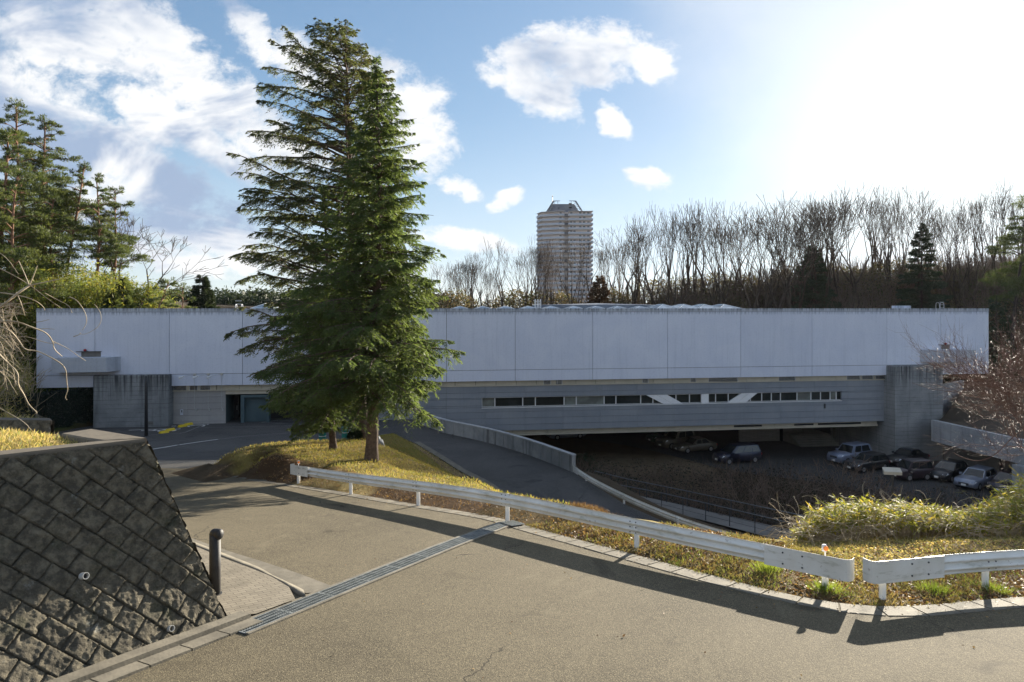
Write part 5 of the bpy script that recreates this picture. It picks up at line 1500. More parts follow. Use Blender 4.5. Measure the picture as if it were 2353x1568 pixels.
for k in range(nf):
    z = ztop - 3.02 * k
    m = MB(); mr = MB(); mw = MB(); md_ = MB()
    for line in (ringp, ringr):
        for a, b in zip(line[:-1], line[1:]):
            a, b = np.array(a, float), np.array(b, float); d = (b - a) / np.linalg.norm(b - a); nn_ = np.array([-d[1], d[0]])
            q = [a, b, b + nn_ * 1.5, a + nn_ * 1.5]
            m.prism([tuple(x_) for x_ in q], z - .35, z)
            if k > 0:
                q = [a, b, b + nn_ * .1, a + nn_ * .1]; mr.prism([tuple(x_) for x_ in q], z + .05, z + 1.15)
    sl_ = m.build('balcony_slab', 'tower_slab', tw)
    if k > 0: mr.build('balcony_rail', 'tower_rail', sl_)
    if k > 0 and k < 26:
        rr = random.Random(k)
        for x0 in (3.2, 5.4, 9.2, 11.8, 14.6, -3.9):
            if rr.random() < .78:
                mw = MB() if k < 16 else mw_all
                mw.box(x0, -3.28, z + .2, x0 + 1.5, -3.19, z + 2.2)
                if k < 16: mw.build('window', 'tower_window', tw)
        md_.box(-.55, -4.3, z - .5, 1.75, -3.2, z - .36); md_.box(-.9, -2.0, z - .3, 2.1, -1.9, z + 1.4); md_.build('stair_landing', 'tower_crown' if k % 2 else 'tower_slab', tw)
_w = mw_all.build('window', 'tower_window', tw); _w['kind'] = 'stuff'
m = MB()
zc0, zc1 = ztop, zr(466)
b_ = [(-10.8, 3), (10.2, 3), (10.2, 18), (-10.8, 18)]; t_ = [(-7.4, 6), (6.6, 6), (6.6, 16), (-7.4, 16)]
m.add([(x_, y_, zc0) for x_, y_ in b_] + [(x_, y_, zc1) for x_, y_ in t_], [(0, 1, 5, 4), (1, 2, 6, 5), (2, 3, 7, 6), (3, 0, 4, 7), (4, 5, 6, 7)]); m.build('crown', 'tower_crown', tw)
zt_ = zr(460)
for x0, x1 in ((-12.2, -7.2), (12.4, 7.4)):
    for yy in (3.5, 18):
        m = MB()
        m.tube([(x0, yy, zc0), (x1, yy, zt_)], .5, 4)
        for k in range(5):
            f_ = k / 5; xa = x0 + (x1 - x0) * f_; za = zc0 + (zt_ - zc0) * f_
            xi_ = (x0 + (x1 - x0) * (f_ + .2)) * .78; m.tube([(xa, yy, za), (xi_, yy, za + (zt_ - zc0) * .2)], .14, 4)
        if yy == 3.5:
            m.tube([(x1, 3.5, zt_), (x1 * .25 + x0 * .1, 3.5, zt_)], .2, 4); m.tube([(x1 * .62, 3.5, zt_), (x1 * .62, 3.5, zt_ - 1.8)], .15, 4)
        m.build('crown_truss', 'tower_crown', tw)
m = MB(); m.tube([(-8.0, 6, zt_ - 1), (-8.0, 6, zt_ + 4.2)], .18, 5); m.box(-8.3, 5.8, zt_ + 3.0, -7.6, 6.2, zt_ + 3.6); m.build('mast', 'dark_metal', tw)
m = MB()
for x0, z0 in ((-4.4, 479), (-4.4, 483), (3.0, 468), (3.0, 477)): m.box(x0 * 1.0, 4.4, zr(z0), x0 + (1.1 if x0 < 0 else 2.0), 4.9, zr(z0) + 1.0)
m.build('crown_opening', 'dark_gap', tw)

# ------------------------------------------------------------------ parked cars
CARS = {
 'wagon': dict(L=4.5, W=1.74, belt=.88, hood=.90, cowl=1.35, roof=1.46, ws0=.62, ws1=-.05, rr0=-1.75, rr1=-2.10, nose=.62),
 'sedan': dict(L=4.5, W=1.72, belt=.90, hood=.84, cowl=1.2, roof=1.42, ws0=.75, ws1=.1, rr0=-.95, rr1=-1.65, nose=.60),
 'hatch': dict(L=4.2, W=1.72, belt=.95, hood=.92, cowl=1.3, roof=1.52, ws0=.85, ws1=.10, rr0=-1.45, rr1=-1.95, nose=.66),
 'minivan': dict(L=4.6, W=1.72, belt=1.02, hood=.98, cowl=1.6, roof=1.72, ws0=1.25, ws1=.45, rr0=-1.95, rr1=-2.2, nose=.70),
 'kei': dict(L=3.4, W=1.48, belt=1.00, hood=1.02, cowl=1.3, roof=1.70, ws0=.95, ws1=.50, rr0=-1.50, rr1=-1.62, nose=.72),
 'suv': dict(L=4.5, W=1.80, belt=1.08, hood=1.10, cowl=1.4, roof=1.78, ws0=.75, ws1=.30, rr0=-1.85, rr1=-2.1, nose=.86),
}
def car(kind, color, x, y, z, heading, label):
    c = CARS[kind]; L, W = c['L'], c['W']; hl = L / 2; hw = W / 2
    root = empty('parked_car', (x, y, z), heading, label, 'car', 'cars parked under and beside the museum')
    wr = .31 if kind != 'suv' else .36
    fx, rx = hl - .85, -hl + .85
    # body loft: stations from nose to tail, ring of half-profile points
    st = []
    xs_c = [hl, hl - .08, hl - .30, fx + wr + .05, fx, fx - wr - .05, c['ws0'] + .05, 0, rx + wr + .05, rx, rx - wr - .05, -hl + .25, -hl + .05, -hl]
    for xx in xs_c:
        t = xx / hl
        top = c['hood'] if xx > c['ws0'] else c['belt']
        if xx > hl - .35: top = c['nose'] + (c['hood'] - c['nose']) * min(1, (hl - xx) / .35) ** .5
        elif xx > c['ws0']: top = c['hood'] - .08 * (xx - c['ws0']) / max(hl - c['ws0'], .1)
        if xx < -hl + .06: top = c['belt'] * .93
        ww = hw * (1 - .16 * max(0, abs(t) - .75) / .25)
        lowz = .20 + .12 * max(0, abs(t) - .9) / .1
        arch = max(0, 1 - abs(xx - fx) / (wr + .05)) + max(0, 1 - abs(xx - rx) / (wr + .05))
        sill = lowz + (arch > .01) * (.02 + .46 * min(1, arch ** .6)) * 1.0
        ring = [(ww * .80, lowz), (ww * .97, sill + .02), (ww, max(sill + .10, (lowz + top) * .5)), (ww * .985, top - .10), (ww * .93, top - .01), (0, top + .03)]
        st.append((xx, ring))
    m = MB(); vs = []
    for xx, ring in st:
        vs += [(xx, w_, z_) for w_, z_ in ring] + [(xx, -w_, z_) for w_, z_ in reversed(ring[:-1])]
    k = 11; fs = []
    for i in range(len(st) - 1):
        for j in range(k):
            j2 = (j + 1) % k; fs.append((i * k + j, (i + 1) * k + j, (i + 1) * k + j2, i * k + j2))
    fs.append(tuple(range(k))); fs.append(tuple((len(st) - 1) * k + j for j in reversed(range(k))))
    m.add(vs, fs); body = m.build('body', color, root, True)
    # greenhouse
    bz, rz = c['belt'] - .03, c['roof']
    bwid, rwid = hw * .93, hw * .74
    lo = [(c['ws0'], bwid, bz), (c['rr1'], bwid, bz), (c['rr1'], -bwid, bz), (c['ws0'], -bwid, bz)]
    hi = [(c['ws1'], rwid, rz - .05), (c['rr0'], rwid, rz - .05), (c['rr0'], -rwid, rz - .05), (c['ws1'], -rwid, rz - .05)]
    def face(q, off, name, mat, inset=.07):
        q = [Vector(p) for p in q]; cen = sum(q, Vector()) / 4; nn = (q[1] - q[0]).cross(q[3] - q[0]).normalized()
        if nn.dot(cen - Vector((0, 0, (bz + rz) / 2))) < 0: nn = -nn
        q = [cen + (p - cen) * 1.0 for p in q]
        m = MB(); m.add([tuple(p + nn * off) for p in q] + [tuple(p) for p in q], [(0, 1, 2, 3), (0, 4, 5, 1), (1, 5, 6, 2), (2, 6, 7, 3), (3, 7, 4, 0)]); return m.build(name, mat, root)
    m = MB(); m.add(lo + hi, [(0, 1, 5, 4), (1, 2, 6, 5), (2, 3, 7, 6), (3, 0, 4, 7)]); 
    m.add([(p[0], p[1] * 1.0, p[2]) for p in hi] + [(c['ws1'] - .15, rwid * .86, rz + .0), (c['rr0'] + .12, rwid * .86, rz), (c['rr0'] + .12, -rwid * .86, rz), (c['ws1'] - .15, -rwid * .86, rz)], [(0, 1, 5, 4), (1, 2, 6, 5), (2, 3, 7, 6), (3, 0, 4, 7), (4, 5, 6, 7)])
    m.build('cabin', color, root)
    def lerp(a, b, t): return tuple(a[i] + (b[i] - a[i]) * t for i in range(3))
    # glass panes laid 8 mm proud of the cabin
    for s_, (i0, i1) in ((1, (0, 1)), (-1, (3, 2))):
        A0, A1, B1, B0_ = lo[i0], lo[i1], hi[i1], hi[i0]
        splits = [.12, .45, .49, .90] if kind not in ('minivan', 'kei') else [.10, .38, .41, .70, .73, .95]
        for a, b in zip(splits[::2], splits[1::2]):
            q = [lerp(lerp(A0, A1, a), lerp(B0_, B1, a), .12), lerp(lerp(A0, A1, b), lerp(B0_, B1, b), .12), lerp(lerp(A0, A1, b), lerp(B0_, B1, b), .90), lerp(lerp(A0, A1, a), lerp(B0_, B1, a), .90)]
            face(q, .008, 'side_window', 'car_glass')
    for (a, b, c_, d), nm_ in (((lo[0], lo[3], hi[3], hi[0]), 'windscreen'), ((lo[1], lo[2], hi[2], hi[1]), 'rear_window')):
        q = [lerp(lerp(a, b, .05), lerp(d, c_, .05), .06), lerp(lerp(a, b, .95), lerp(d, c_, .95), .06), lerp(lerp(a, b, .95), lerp(d, c_, .95), .93), lerp(lerp(a, b, .05), lerp(d, c_, .05), .93)]
        face(q, .008, nm_, 'car_glass')
    for sx in (fx, rx):
        for sy in (-1, 1):
            y0, y1 = sy * (hw - .20), sy * (hw - .005)
            m = MB(); m.tube([(sx, y0, wr), (sx, y1 - sy * .02, wr), (sx, y1, wr)], [wr, wr, wr * .94], 18); w = m.build('wheel', 'tyre', root)
            m = MB(); m.tube([(sx, y1 - sy * .01, wr), (sx, y1 + sy * .012, wr)], wr * .62, 12); m.build('rim', 'rim', w)
    for sy in (-1, 1):
        m = MB(); zl = c['nose'] + .04
        m.add([(hl - .03, sy * hw * .52, zl - .10), (hl - .12, sy * hw * .86, zl - .06), (hl - .42, sy * hw * .965, zl + .08), (hl - .30, sy * hw * .90, zl + .13), (hl - .06, sy * hw * .55, zl + .03),
               (hl - .25, sy * hw * .52, zl - .10), (hl - .45, sy * hw * .80, zl)], [(0, 1, 4), (1, 2, 3), (1, 3, 4), (0, 5, 6, 2, 1), (4, 3, 6, 5, 0)])
        hd = m.build('headlight', 'lamp_glass', root); hd.location = (.035, 0, 0)
        m = MB(); m.box(-hl - .012, sy * hw * .62, c['belt'] - .30, -hl + .06, sy * hw * .90, c['belt'] - .12); m.build('tail_light', 'lamp_red', root)
        m = MB(); m.bbox(c['ws0'] - .28, sy * (hw + .02) if sy > 0 else -(hw + .20), c['belt'], c['ws0'] - .10, sy * (hw + .20) if sy > 0 else -(hw + .02), c['belt'] + .14, .02); m.build('mirror', color, root)
    m = MB(); m.box(hl - .02, -hw * .42, c['nose'] - .20, hl + .015, hw * .42, c['nose'] - .02); m.build('grille', 'dark_metal', root)
    m = MB(); m.box(hl - .01, -.17, .36, hl + .03, .17, .52); m.build('number_plate', 'plate_white', root)
    return root
LZ = -14.78
def cpos(px, py):
    p = pz(px, py, LZ); return p[0], p[1]
x, y = cpos(1300, 1007); car('sedan', 'car_silver', x, y, LZ, rad(20), 'pale silver car deep under the building just beyond the parapet end')
x, y = cpos(1528, 1016); car('hatch', 'car_teal', x, y, LZ, rad(205), 'dim green car, furthest back in the row under the building')
x, y = cpos(1553, 1027); car('suv', 'car_gold', x, y, LZ, rad(210), 'dull grey car between the dim green car and the beige coupe')
x, y = cpos(1596, 1037); car('sedan', 'car_gold', x, y, LZ, rad(200), 'beige low car parked under the building left of the navy minivan')
x, y = cpos(1693, 1062); car('minivan', 'car_navy', x, y, LZ, rad(198), 'dark navy minivan parked before the tiled undercroft wall')
x, y = cpos(1946, 1066); car('suv', 'car_bluesilver', x + .6, y + .6, LZ, rad(205), 'blue-silver off-road car half hidden by twigs under the building')
x, y = cpos(1990, 1079); car('wagon', 'car_black', x, y, LZ, rad(205), 'black estate car beside the foot of the tall pier')
x, y = cpos(2096, 1101); car('kei', 'car_plum', x, y, LZ, rad(190), 'boxy dark plum small van in front of the tall pier')
x, y = cpos(2180, 1100); car('hatch', 'car_black', x, y, LZ, rad(212), 'black hatchback between the boxy van and the silver estate')
car('sedan', 'car_black', 37.6, 63.6, LZ, rad(205), 'dark car behind the boxy van with only its roof showing')
x, y = cpos(2243, 1117); car('wagon', 'car_silver', x, y, LZ, rad(213), 'silver estate car parked nose out by the terrace')
x, y = cpos(2318, 1129); car('hatch', 'car_plum', x, y, LZ, rad(213), 'dark car at the right end of the row, beside the silver estate')
# ================================================================== vegetation
UP = np.array([0, 0, 1.0])
def tubes_np(segs, k=5):
    """segs: (n,8): x0 y0 z0 x1 y1 z1 r0 r1 -> V,F of open tubes"""
    s = np.asarray(segs, float)
    a, b = s[:, :3], s[:, 3:6]; d = nrm(b - a)
    ref = np.where(np.abs(d[:, 2:3]) < .9, UP[None], np.array([[1.0, 0, 0]]))
    u1 = nrm(np.cross(d, ref)); u2 = np.cross(d, u1)
    th = np.arange(k) * 2 * math.pi / k
    c = np.cos(th)[None, :, None] * u1[:, None] + np.sin(th)[None, :, None] * u2[:, None]
    V = np.concatenate([a[:, None] + c * s[:, 6][:, None, None], b[:, None] + c * s[:, 7][:, None, None]], 1)
    n_ = len(s)
    j = np.arange(k); j2 = (j + 1) % k
    q = np.stack([j, j2, j2 + k, j + k], 1)[None] + (np.arange(n_) * 2 * k)[:, None, None]
    return V.reshape(-1, 3), q.reshape(-1, 4)

# ------------------------------------------------------------------ bare deciduous trees
def bare_tree(name, h, seed, stems=4, spread=.22, up=.5, mat='bark_bare', r0=.16, wig=.16, depth=5, forkang=.38, twig=.016, parent=None, low=.16, k=4):
    R_ = random.Random(seed); segs = []
    def grow(p, d, r, length, lv):
        n_ = max(2, int(length / .75)); st = length / n_
        for i in range(n_):
            d = (d + Vector((R_.gauss(0, wig), R_.gauss(0, wig), R_.gauss(0, wig * .5) + up * .08))).normalized()
            q = p + d * st; r2 = max(r * (1 - .38 / n_), twig)
            segs.append((*p, *q, r, r2)); p, r = q, r2
            if lv >= 1 and lv < depth and R_.random() < .34 and i > 0:
                a = R_.uniform(0, 6.28); side = d.orthogonal().normalized(); side.rotate(Matrix.Rotation(a, 3, d))
                nd = (d + side * R_.uniform(.45, .9)).normalized()
                grow(p, nd, max(r * .5, twig), length * R_.uniform(.35, .6), max(lv + 1, depth - 1))
        if lv < depth:
            nb = 2 if R_.random() < .72 else 3
            a0 = R_.uniform(0, 6.28)
            for j in range(nb):
                side = d.orthogonal().normalized(); side.rotate(Matrix.Rotation(a0 + j * 6.28 / nb + R_.uniform(-.4, .4), 3, d))
                nd = (d + side * R_.uniform(forkang * .6, forkang * 1.3) + Vector((0, 0, up * .22))).normalized()
                grow(p, nd, max(r * R_.uniform(.62, .8), twig), length * R_.uniform(.68, .92), lv + 1)
    base = Vector((0, 0, -.4))
    for s_ in range(stems):
        a = s_ * 6.28 / max(stems, 1) + R_.uniform(-.5, .5)
        d = Vector((math.cos(a) * spread * R_.uniform(.4, 1.2), math.sin(a) * spread * R_.uniform(.4, 1.2), 1)).normalized()
        grow(base + Vector((math.cos(a), math.sin(a), 0)) * .12 * (stems > 1), d, r0 * R_.uniform(.75, 1.1), h * low * 1.6, 0)
    S_ = np.array(segs)
    zmax = S_[:, 5].max(); S_[:, :6] *= h / zmax
    return S_
def split_tree(name, S_, mat, loc, rz=0, sc=1.0, label=None, cat='tree', group=None, k=4):
    root = empty(name, loc, rz, label, cat, group); root.scale = (sc, sc, sc)
    big = S_[:, 6] > .06
    V, Q = tubes_np(S_[big], 6); np_mesh('trunk', V, Q, mat, root, True)
    V, Q = tubes_np(S_[~big], k); np_mesh('crown', V, Q, mat, root, False)
    return root
def copy_tree(root, loc, rz, sc, label=None, group=None):
    c = root.copy(); COL.objects.link(c); c.location = loc; c.rotation_euler = (0, 0, rz); c.scale = sc
    if label: c['label'] = label
    if group: c['group'] = group
    for ch in root.children:
        d = ch.copy(); COL.objects.link(d); d.parent = c
    return c
GT = 'bare winter trees on the ridge behind the museum'
LB_T = 'slender bare winter tree in the row on the ridge behind the museum'
protos = []
for i in range(8):
    S_ = bare_tree('t', 15, 100 + i, stems=[3, 4, 2, 5, 1, 1, 4, 2][i], spread=[.2, .3, .15, .28, .1, .12, .22, .34][i], up=[.8, .6, 1.0, .7, .5, .9, .8, .5][i], depth=5, forkang=[.36, .42, .30, .34, .5, .38, .32, .45][i], r0=.27, wig=.075, twig=.019, low=.15)
    protos.append(S_)
# outline of the tree tops read along the ridge (photo x -> top y)
topx = [1000, 1040, 1100, 1150, 1200, 1240, 1300, 1340, 1385, 1420, 1480, 1540, 1620, 1700, 1780, 1850, 1900, 1950, 2010, 2060, 2110, 2160, 2220, 2280, 2353, 2420]
topy = [612, 602, 575, 560, 556, 548, 560, 560, 540, 530, 478, 482, 462, 462, 448, 440, 432, 455, 420, 440, 438, 440, 458, 430, 420, 430]
used = [None] * 8
R2 = random.Random(5)
xx = 1003.0
k = 0
while xx < 2420:
    Z = R2.uniform(97, 113)
    X = (xx - CX) / F * Z
    ty = np.interp(xx, topx, topy) - 14 + abs(R2.gauss(0, 22))
    if R2.random() < .18: ty += 45
    gz = h1(X, Z)
    if xx < 1390: gz = min(gz, -.5)
    hgt = (HY - ty) / F * Z - gz
    i = R2.randrange(8); sc = hgt / 15.0
    wsc = sc * R2.uniform(.62, 1.2)
    if used[i] is None:
        used[i] = split_tree('bare_tree', protos[i], 'bark_bare', (X, Z, gz), R2.uniform(0, 6.28), sc, LB_T, 'tree', GT, k=3); used[i].scale = (wsc, wsc, sc)
    else:
        copy_tree(used[i], (X, Z, gz), R2.uniform(0, 6.28), (wsc, wsc, sc))
    xx += R2.uniform(10, 26) if xx < 1800 else R2.uniform(14, 30)
    k += 1
# undergrowth of the wooded ridge
def scatter_zone(n_, xr, yr, hfun, hmax, L, Wd, mat, name, kind='stuff', parent=None, dirn=None, mask=None, clump=.5, cs=.25):
    x = rng.uniform(*xr, n_); y = rng.uniform(*yr, n_)
    if mask is not None:
        m_ = mask(x, y); x, y = x[m_], y[m_]
    c = fbm(x * cs, y * cs, 3, 31); keep = c > clump * rng.uniform(.5, 1, len(x)); x, y, c = x[keep], y[keep], c[keep]
    g_ = H(x, y)
    hh_ = hmax * np.clip((c - .25) * 2.2, .15, 1.3) * rng.uniform(0, 1, len(x)) ** .7
    P = np.c_[x, y, g_ + hh_]
    D = nrm(rng.normal(size=(len(x), 3)) * np.array([1, 1, .7]) + np.array([0, 0, .25]))
    o = leaf_obj(name, P, D, rng.uniform(*L, len(x)), rng.uniform(*Wd, len(x)), mat, parent)
    if kind: o['kind'] = kind
    return o
scatter_zone(80000, (-14, 95), (92, 108), H, 2.9, (.25, .6), (.10, .26), 'brush_leaves', 'undergrowth')
scatter_zone(26000, (46, 100), (70, 100), H, 3.5, (.25, .6), (.10, .26), 'brush_leaves', 'undergrowth')
scatter_zone(16000, (56, 78), (62, 92), H, 4.0, (.2, .5), (.08, .2), 'shrub_leaves', 'undergrowth')
# twiggy stems in the undergrowth
n_ = 15000
x = rng.uniform(-14, 95, n_); y = rng.uniform(92, 112, n_); kp_ = (x > 24) | (rng.uniform(0, 1, n_) < .10 + .5 * np.clip(x / 24, 0, 1) ** 2); x, y = x[kp_], y[kp_]; n_ = len(x); g_ = H(x, y)
P0 = np.c_[x, y, g_]; P1 = P0 + np.c_[rng.normal(0, .9, n_), rng.normal(0, .6, n_), rng.uniform(1.0, 4.2, n_)]
V, Q = tubes_np(np.c_[P0, P1, np.full(n_, .045), np.full(n_, .02)], 3); o = np_mesh('undergrowth', V, Q, 'twig_dim'); o['kind'] = 'stuff'

# ------------------------------------------------------------------ evergreen trees behind
def pad_tree(root, h, pads, rngl, mat_leaf, mat_bark, trunk, leafL=.28, leafW=.06, dens=220, limb_r=.07):
    """pine: trunk polyline + flat foliage pads given as (x,y,z,rx,ry,rz)"""
    segs = []
    for a, b, r0, r1 in trunk: segs.append((*a, *b, r0, r1))
    V, Q = tubes_np(segs, 9); np_mesh('trunk', V, Q, mat_bark, root, True)
    Ps, Ds, ls = [], [], []; lsegs = []
    tr = np.array([t[0] for t in trunk] + [trunk[-1][1]])
    for (x, y, z, rx, ry, rz) in pads:
        m_ = int(dens * rx * ry * 1.3) + 30
        d = nrm(rngl.normal(size=(m_, 3))) * (rngl.uniform(0, 1, (m_, 1)) ** .45)
        sub = rngl.normal(size=(max(4, m_ // 60), 3)); sub = nrm(sub) * rngl.uniform(.3, 1, (len(sub), 1)) ** .5
        own = rngl.integers(0, len(sub), m_)
        d = sub[own] * .80 + d * .34
        P = np.array([x, y, z]) + d * np.array([rx, ry, rz])
        Ps.append(P); Ds.append(nrm(d * np.array([.8, .8, .3]) + rngl.normal(size=(m_, 3)) * .45 + np.array([0, 0, .55]))); ls.append(np.full(m_, 1.0))
        zt_ = z - .35 * rz - max(rx, ry) * .35
        j = int(np.clip(np.searchsorted(tr[:, 2], zt_), 1, len(tr) - 1)); f_ = np.clip((zt_ - tr[j - 1, 2]) / max(tr[j, 2] - tr[j - 1, 2], .01), 0, 1)
        b = tr[j - 1] * (1 - f_) + tr[j] * f_
        mid = (b + np.array([x, y, z])) / 2 + np.array([0, 0, .12 * rx])
        lsegs.append((*b, *mid, limb_r, limb_r * .6)); lsegs.append((*mid, x, y, z, limb_r * .6, limb_r * .25))
        for q in sub[:8]: 
            e = np.array([x, y, z]) + q * np.array([rx, ry, rz]) * .75; lsegs.append((*((mid + np.array([x, y, z])) / 2), *e, limb_r * .35, limb_r * .12))
    V, Q = tubes_np(lsegs, 5); np_mesh('limbs', V, Q, mat_bark, root)
    P = np.concatenate(Ps); D = np.concatenate(Ds)
    n_ = len(P); leaf_obj('crown', P, D, rngl.uniform(leafL * .7, leafL * 1.3, n_), rngl.uniform(leafW * .7, leafW * 1.3, n_), mat_leaf, root)
def pine(px_base, px_top, py_top, Z, label, seed, crown_from=.42, wid=2.6, trunk_r=.19, group='red pines on the left bank', gz=None, lean2=0, matl='needles_pine', bark='bark_pine', npads=15, dens=230, ymin=None):
    X0 = (px_base - CX) / F * Z; X1 = (px_top - CX) / F * Z
    gz = h1(X0, Z) if gz is None else gz
    top = (HY - py_top) / F * Z - gz
    rl = np.random.default_rng(seed); root = empty('pine_tree', (X0, Z, gz), 0, label, 'pine tree', group)
    tp = []
    for i in range(7):
        f_ = i / 6; tp.append(((X1 - X0) * f_ ** 1.15 + math.sin(f_ * 5 + seed) * .22, math.sin(f_ * 4 + seed * 2) * .2, top * f_ * .97))
    trunk = [(tp[i], tp[i + 1], trunk_r * (1 - i / 6 * .75), trunk_r * (1 - (i + 1) / 6 * .75)) for i in range(6)]
    trunk[0] = ((tp[0][0], tp[0][1], -.5), tp[1], trunk_r * 1.15, trunk[0][3])
    pads = []
    npads = int(npads * 1.45)
    for i in range(npads):
        f_ = crown_from + (1 - crown_from) * (i + rl.uniform(0, .6)) / npads
        w_ = wid * (1 - ((f_ - crown_from) / (1 - crown_from)) ** 1.5 * .78)
        a = rl.uniform(0, 6.28); rad_ = w_ * rl.uniform(.35, .95)
        cx = np.interp(f_, np.linspace(0, 1, 7), [t[0] for t in tp])
        sx = w_ * rl.uniform(.42, .70)
        pads.append((cx + math.cos(a) * rad_, math.sin(a) * rad_, top * f_, sx, sx * rl.uniform(.7, 1.1), sx * rl.uniform(.24, .38)))
    pads.append((tp[-1][0], 0, top * .965, wid * .28, wid * .28, wid * .26))
    pad_tree(root, top, pads, rl, matl, bark, trunk, dens=dens)
    return root
G1 = 'red pines on the left bank'
pine(70, 40, 232, 66, 'tallest red pine at the far left, crown reaching highest', 1, .36, 4.0, .26, npads=24)
pine(105, 98, 268, 70, 'tall dense red pine just right of the tallest pine', 2, .34, 4.4, .24, npads=24)
pine(-5, 15, 300, 60, 'red pine cut by the left edge with a dark leaning trunk', 3, .34, 4.0, .26, npads=22)
pine(8, 48, 395, 58, 'lower red pine filling the gap at the left edge', 13, .30, 3.6, .2, npads=18)
pine(146, 192, 378, 68, 'red pine with a long trunk leaning right above the bamboo', 4, .50, 3.1, .20, npads=17)
pine(224, 222, 398, 66, 'straight orange-barked pine right of the leaning one', 5, .46, 2.6, .19, npads=14)
pine(252, 270, 432, 70, 'small spreading pine, rightmost of the pines', 6, .36, 3.2, .17, npads=16)
pine(112, 128, 450, 63, 'shorter pine with thin trunk among the tall ones', 7, .42, 3.4, .16, npads=14)
p_ = pine(330, 385, 640, 66, 'low spreading pine with forked reddish limbs behind the roof', 8, .30, 3.0, .12, 'low evergreens behind the roof', npads=12)
pine(420, 415, 652, 70, 'low broad pine just left of the dark conical conifer', 9, .30, 3.0, .12, 'low evergreens behind the roof', npads=11)
# right edge
pine(2330, 2350, 462, 84, 'dark pine at the right edge of the bare tree row', 10, .40, 4.4, .28, 'evergreens among the bare trees', npads=16, matl='needles_pine', bark='bark_dark')
pine(2395, 2372, 430, 78, 'tall pine cut by the right edge', 12, .45, 4.4, .28, 'evergreens among the bare trees', npads=12, bark='bark_dark')

def fir(px, pyt, Z, wid, label, seed, mat='needles_dark', group=None, gz=None, layers=40, dens=1.0, name='fir_tree', droop=-.15, L=.45, cat='conifer'):
    X = (px - CX) / F * Z; gz = h1(X, Z) if gz is None else gz
    top = (HY - pyt) / F * Z - gz
    rl = np.random.default_rng(seed); root = empty(name, (X, Z, gz), 0, label, cat, group)
    V, Q = tubes_np([(0, 0, -.4, 0, 0, top * .6, .2, .1), (0, 0, top * .6, 0, 0, top, .1, .02)], 8); np_mesh('trunk', V, Q, 'bark_dark', root, True)
    Ps, Ds = [], []; sg_ = []
    for i in range(layers):
        f_ = .06 + .93 * i / layers
        nb = max(5, int(11 * (1 - f_)))
        for b in range(nb):
            a = rl.uniform(0, 6.28); ln = wid * (1 - f_) ** .85 * rl.uniform(.75, 1.1) + .15
            d = np.array([math.cos(a), math.sin(a), droop + .25 * f_]); base = np.array([0, 0, top * min(f_ + rl.normal(0, .02), .995)])
            tip = base + d * ln; sg_.append((*base, *tip, .03, .01))
            m_ = int(ln * 90 * dens) + 10; t = rl.uniform(.12, 1, m_) ** .7
            side = np.array([-math.sin(a), math.cos(a), 0])
            P = base + d * (ln * t)[:, None] + side * (rl.normal(0, .22, m_) * ln * .5 * (1.1 - t))[:, None] + np.c_[np.zeros((m_, 2)), rl.normal(-.03, .06, m_)]
            Ps.append(P); Ds.append(nrm(d + side * rl.normal(0, .7, (m_, 1)) + rl.normal(size=(m_, 3)) * .35))
    V, Q = tubes_np(sg_, 3); np_mesh('limbs', V, Q, 'bark_dark', root)
    P = np.concatenate(Ps); D = np.concatenate(Ds); m_ = len(P)
    leaf_obj('crown', P, D, rl.uniform(L * .6, L * 1.3, m_), rl.uniform(.06, .12, m_), mat, root)
    return root
GE = 'evergreens among the bare trees'
fir(465, 633, 82, 3.0, 'dark conical conifer behind the roof left of the big cedars', 21, group='low evergreens behind the roof')
fir(283, 640, 64, 1.9, 'narrow green conifer rising behind the roof among the bamboo', 22, 'needles_pine')
fir(256, 668, 62, 1.8, 'pale grey-green young conifer left of the narrow green one', 25, 'needles_pine')
fir(1866, 566, 100, 4.2, 'dark layered conifer among the bare trees, nearer the tower', 23, group=GE)
fir(2118, 515, 98, 4.6, 'tall dark conifer among the bare trees on the right', 24, group=GE)
fir(1378, 635, 96, 3.6, 'rust-brown cedar at the right foot of the apartment tower', 26, 'needles_rust')
fir(2290, 680, 74, 4.0, 'glossy dark evergreen beside the right end of the white storey', 27, 'shrub_leaves', layers=18)
# far wooded hill left, bushes of bamboo
def blobtree(px, pyt, Z, wid, label, seed, mat, name='bamboo_clump', cat='bamboo', group=None, gz=None, L=(.25, .5), Wd=(.06, .12), n_=5200, stem='bark_dark'):
    X = (px - CX) / F * Z; gz = h1(X, Z) if gz is None else gz
    top = (HY - pyt) / F * Z - gz; rl = np.random.default_rng(seed)
    root = empty(name, (X, Z, gz), 0, label, cat, group)
    subs = []; sg_ = []
    for i in range(26):
        a = rl.uniform(0, 6.28); f_ = rl.uniform(.15, 1); rr = wid * rl.uniform(.1, .95) * math.sin(min(f_, .97) * 2.6) ** .5
        c = np.array([math.cos(a) * rr, math.sin(a) * rr, top * f_ * .9]); subs.append(c); sg_.append((c[0] * .15, c[1] * .15, -.3, c[0] * .6, c[1] * .6, c[2] * .7, .05, .03)); sg_.append((c[0] * .6, c[1] * .6, c[2] * .7, *c, .03, .01))
    subs = np.array(subs); own = rl.integers(0, 26, n_)
    P = subs[own] + rl.normal(size=(n_, 3)) * np.array([wid * .24, wid * .24, top * .09])
    P[:, 2] = np.maximum(P[:, 2], .05)
    D = nrm(rl.normal(size=(n_, 3)) + np.array([0, 0, -.25]))
    V, Q = tubes_np(sg_, 4); np_mesh('stems', V, Q, stem, root)
    leaf_obj('foliage', P, D, rl.uniform(*L, n_), rl.uniform(*Wd, n_), mat, root)
GB = 'bright bamboo clumps behind the left end of the museum'
LBB = 'sunlit yellow-green bamboo clump behind the left end of the roof'
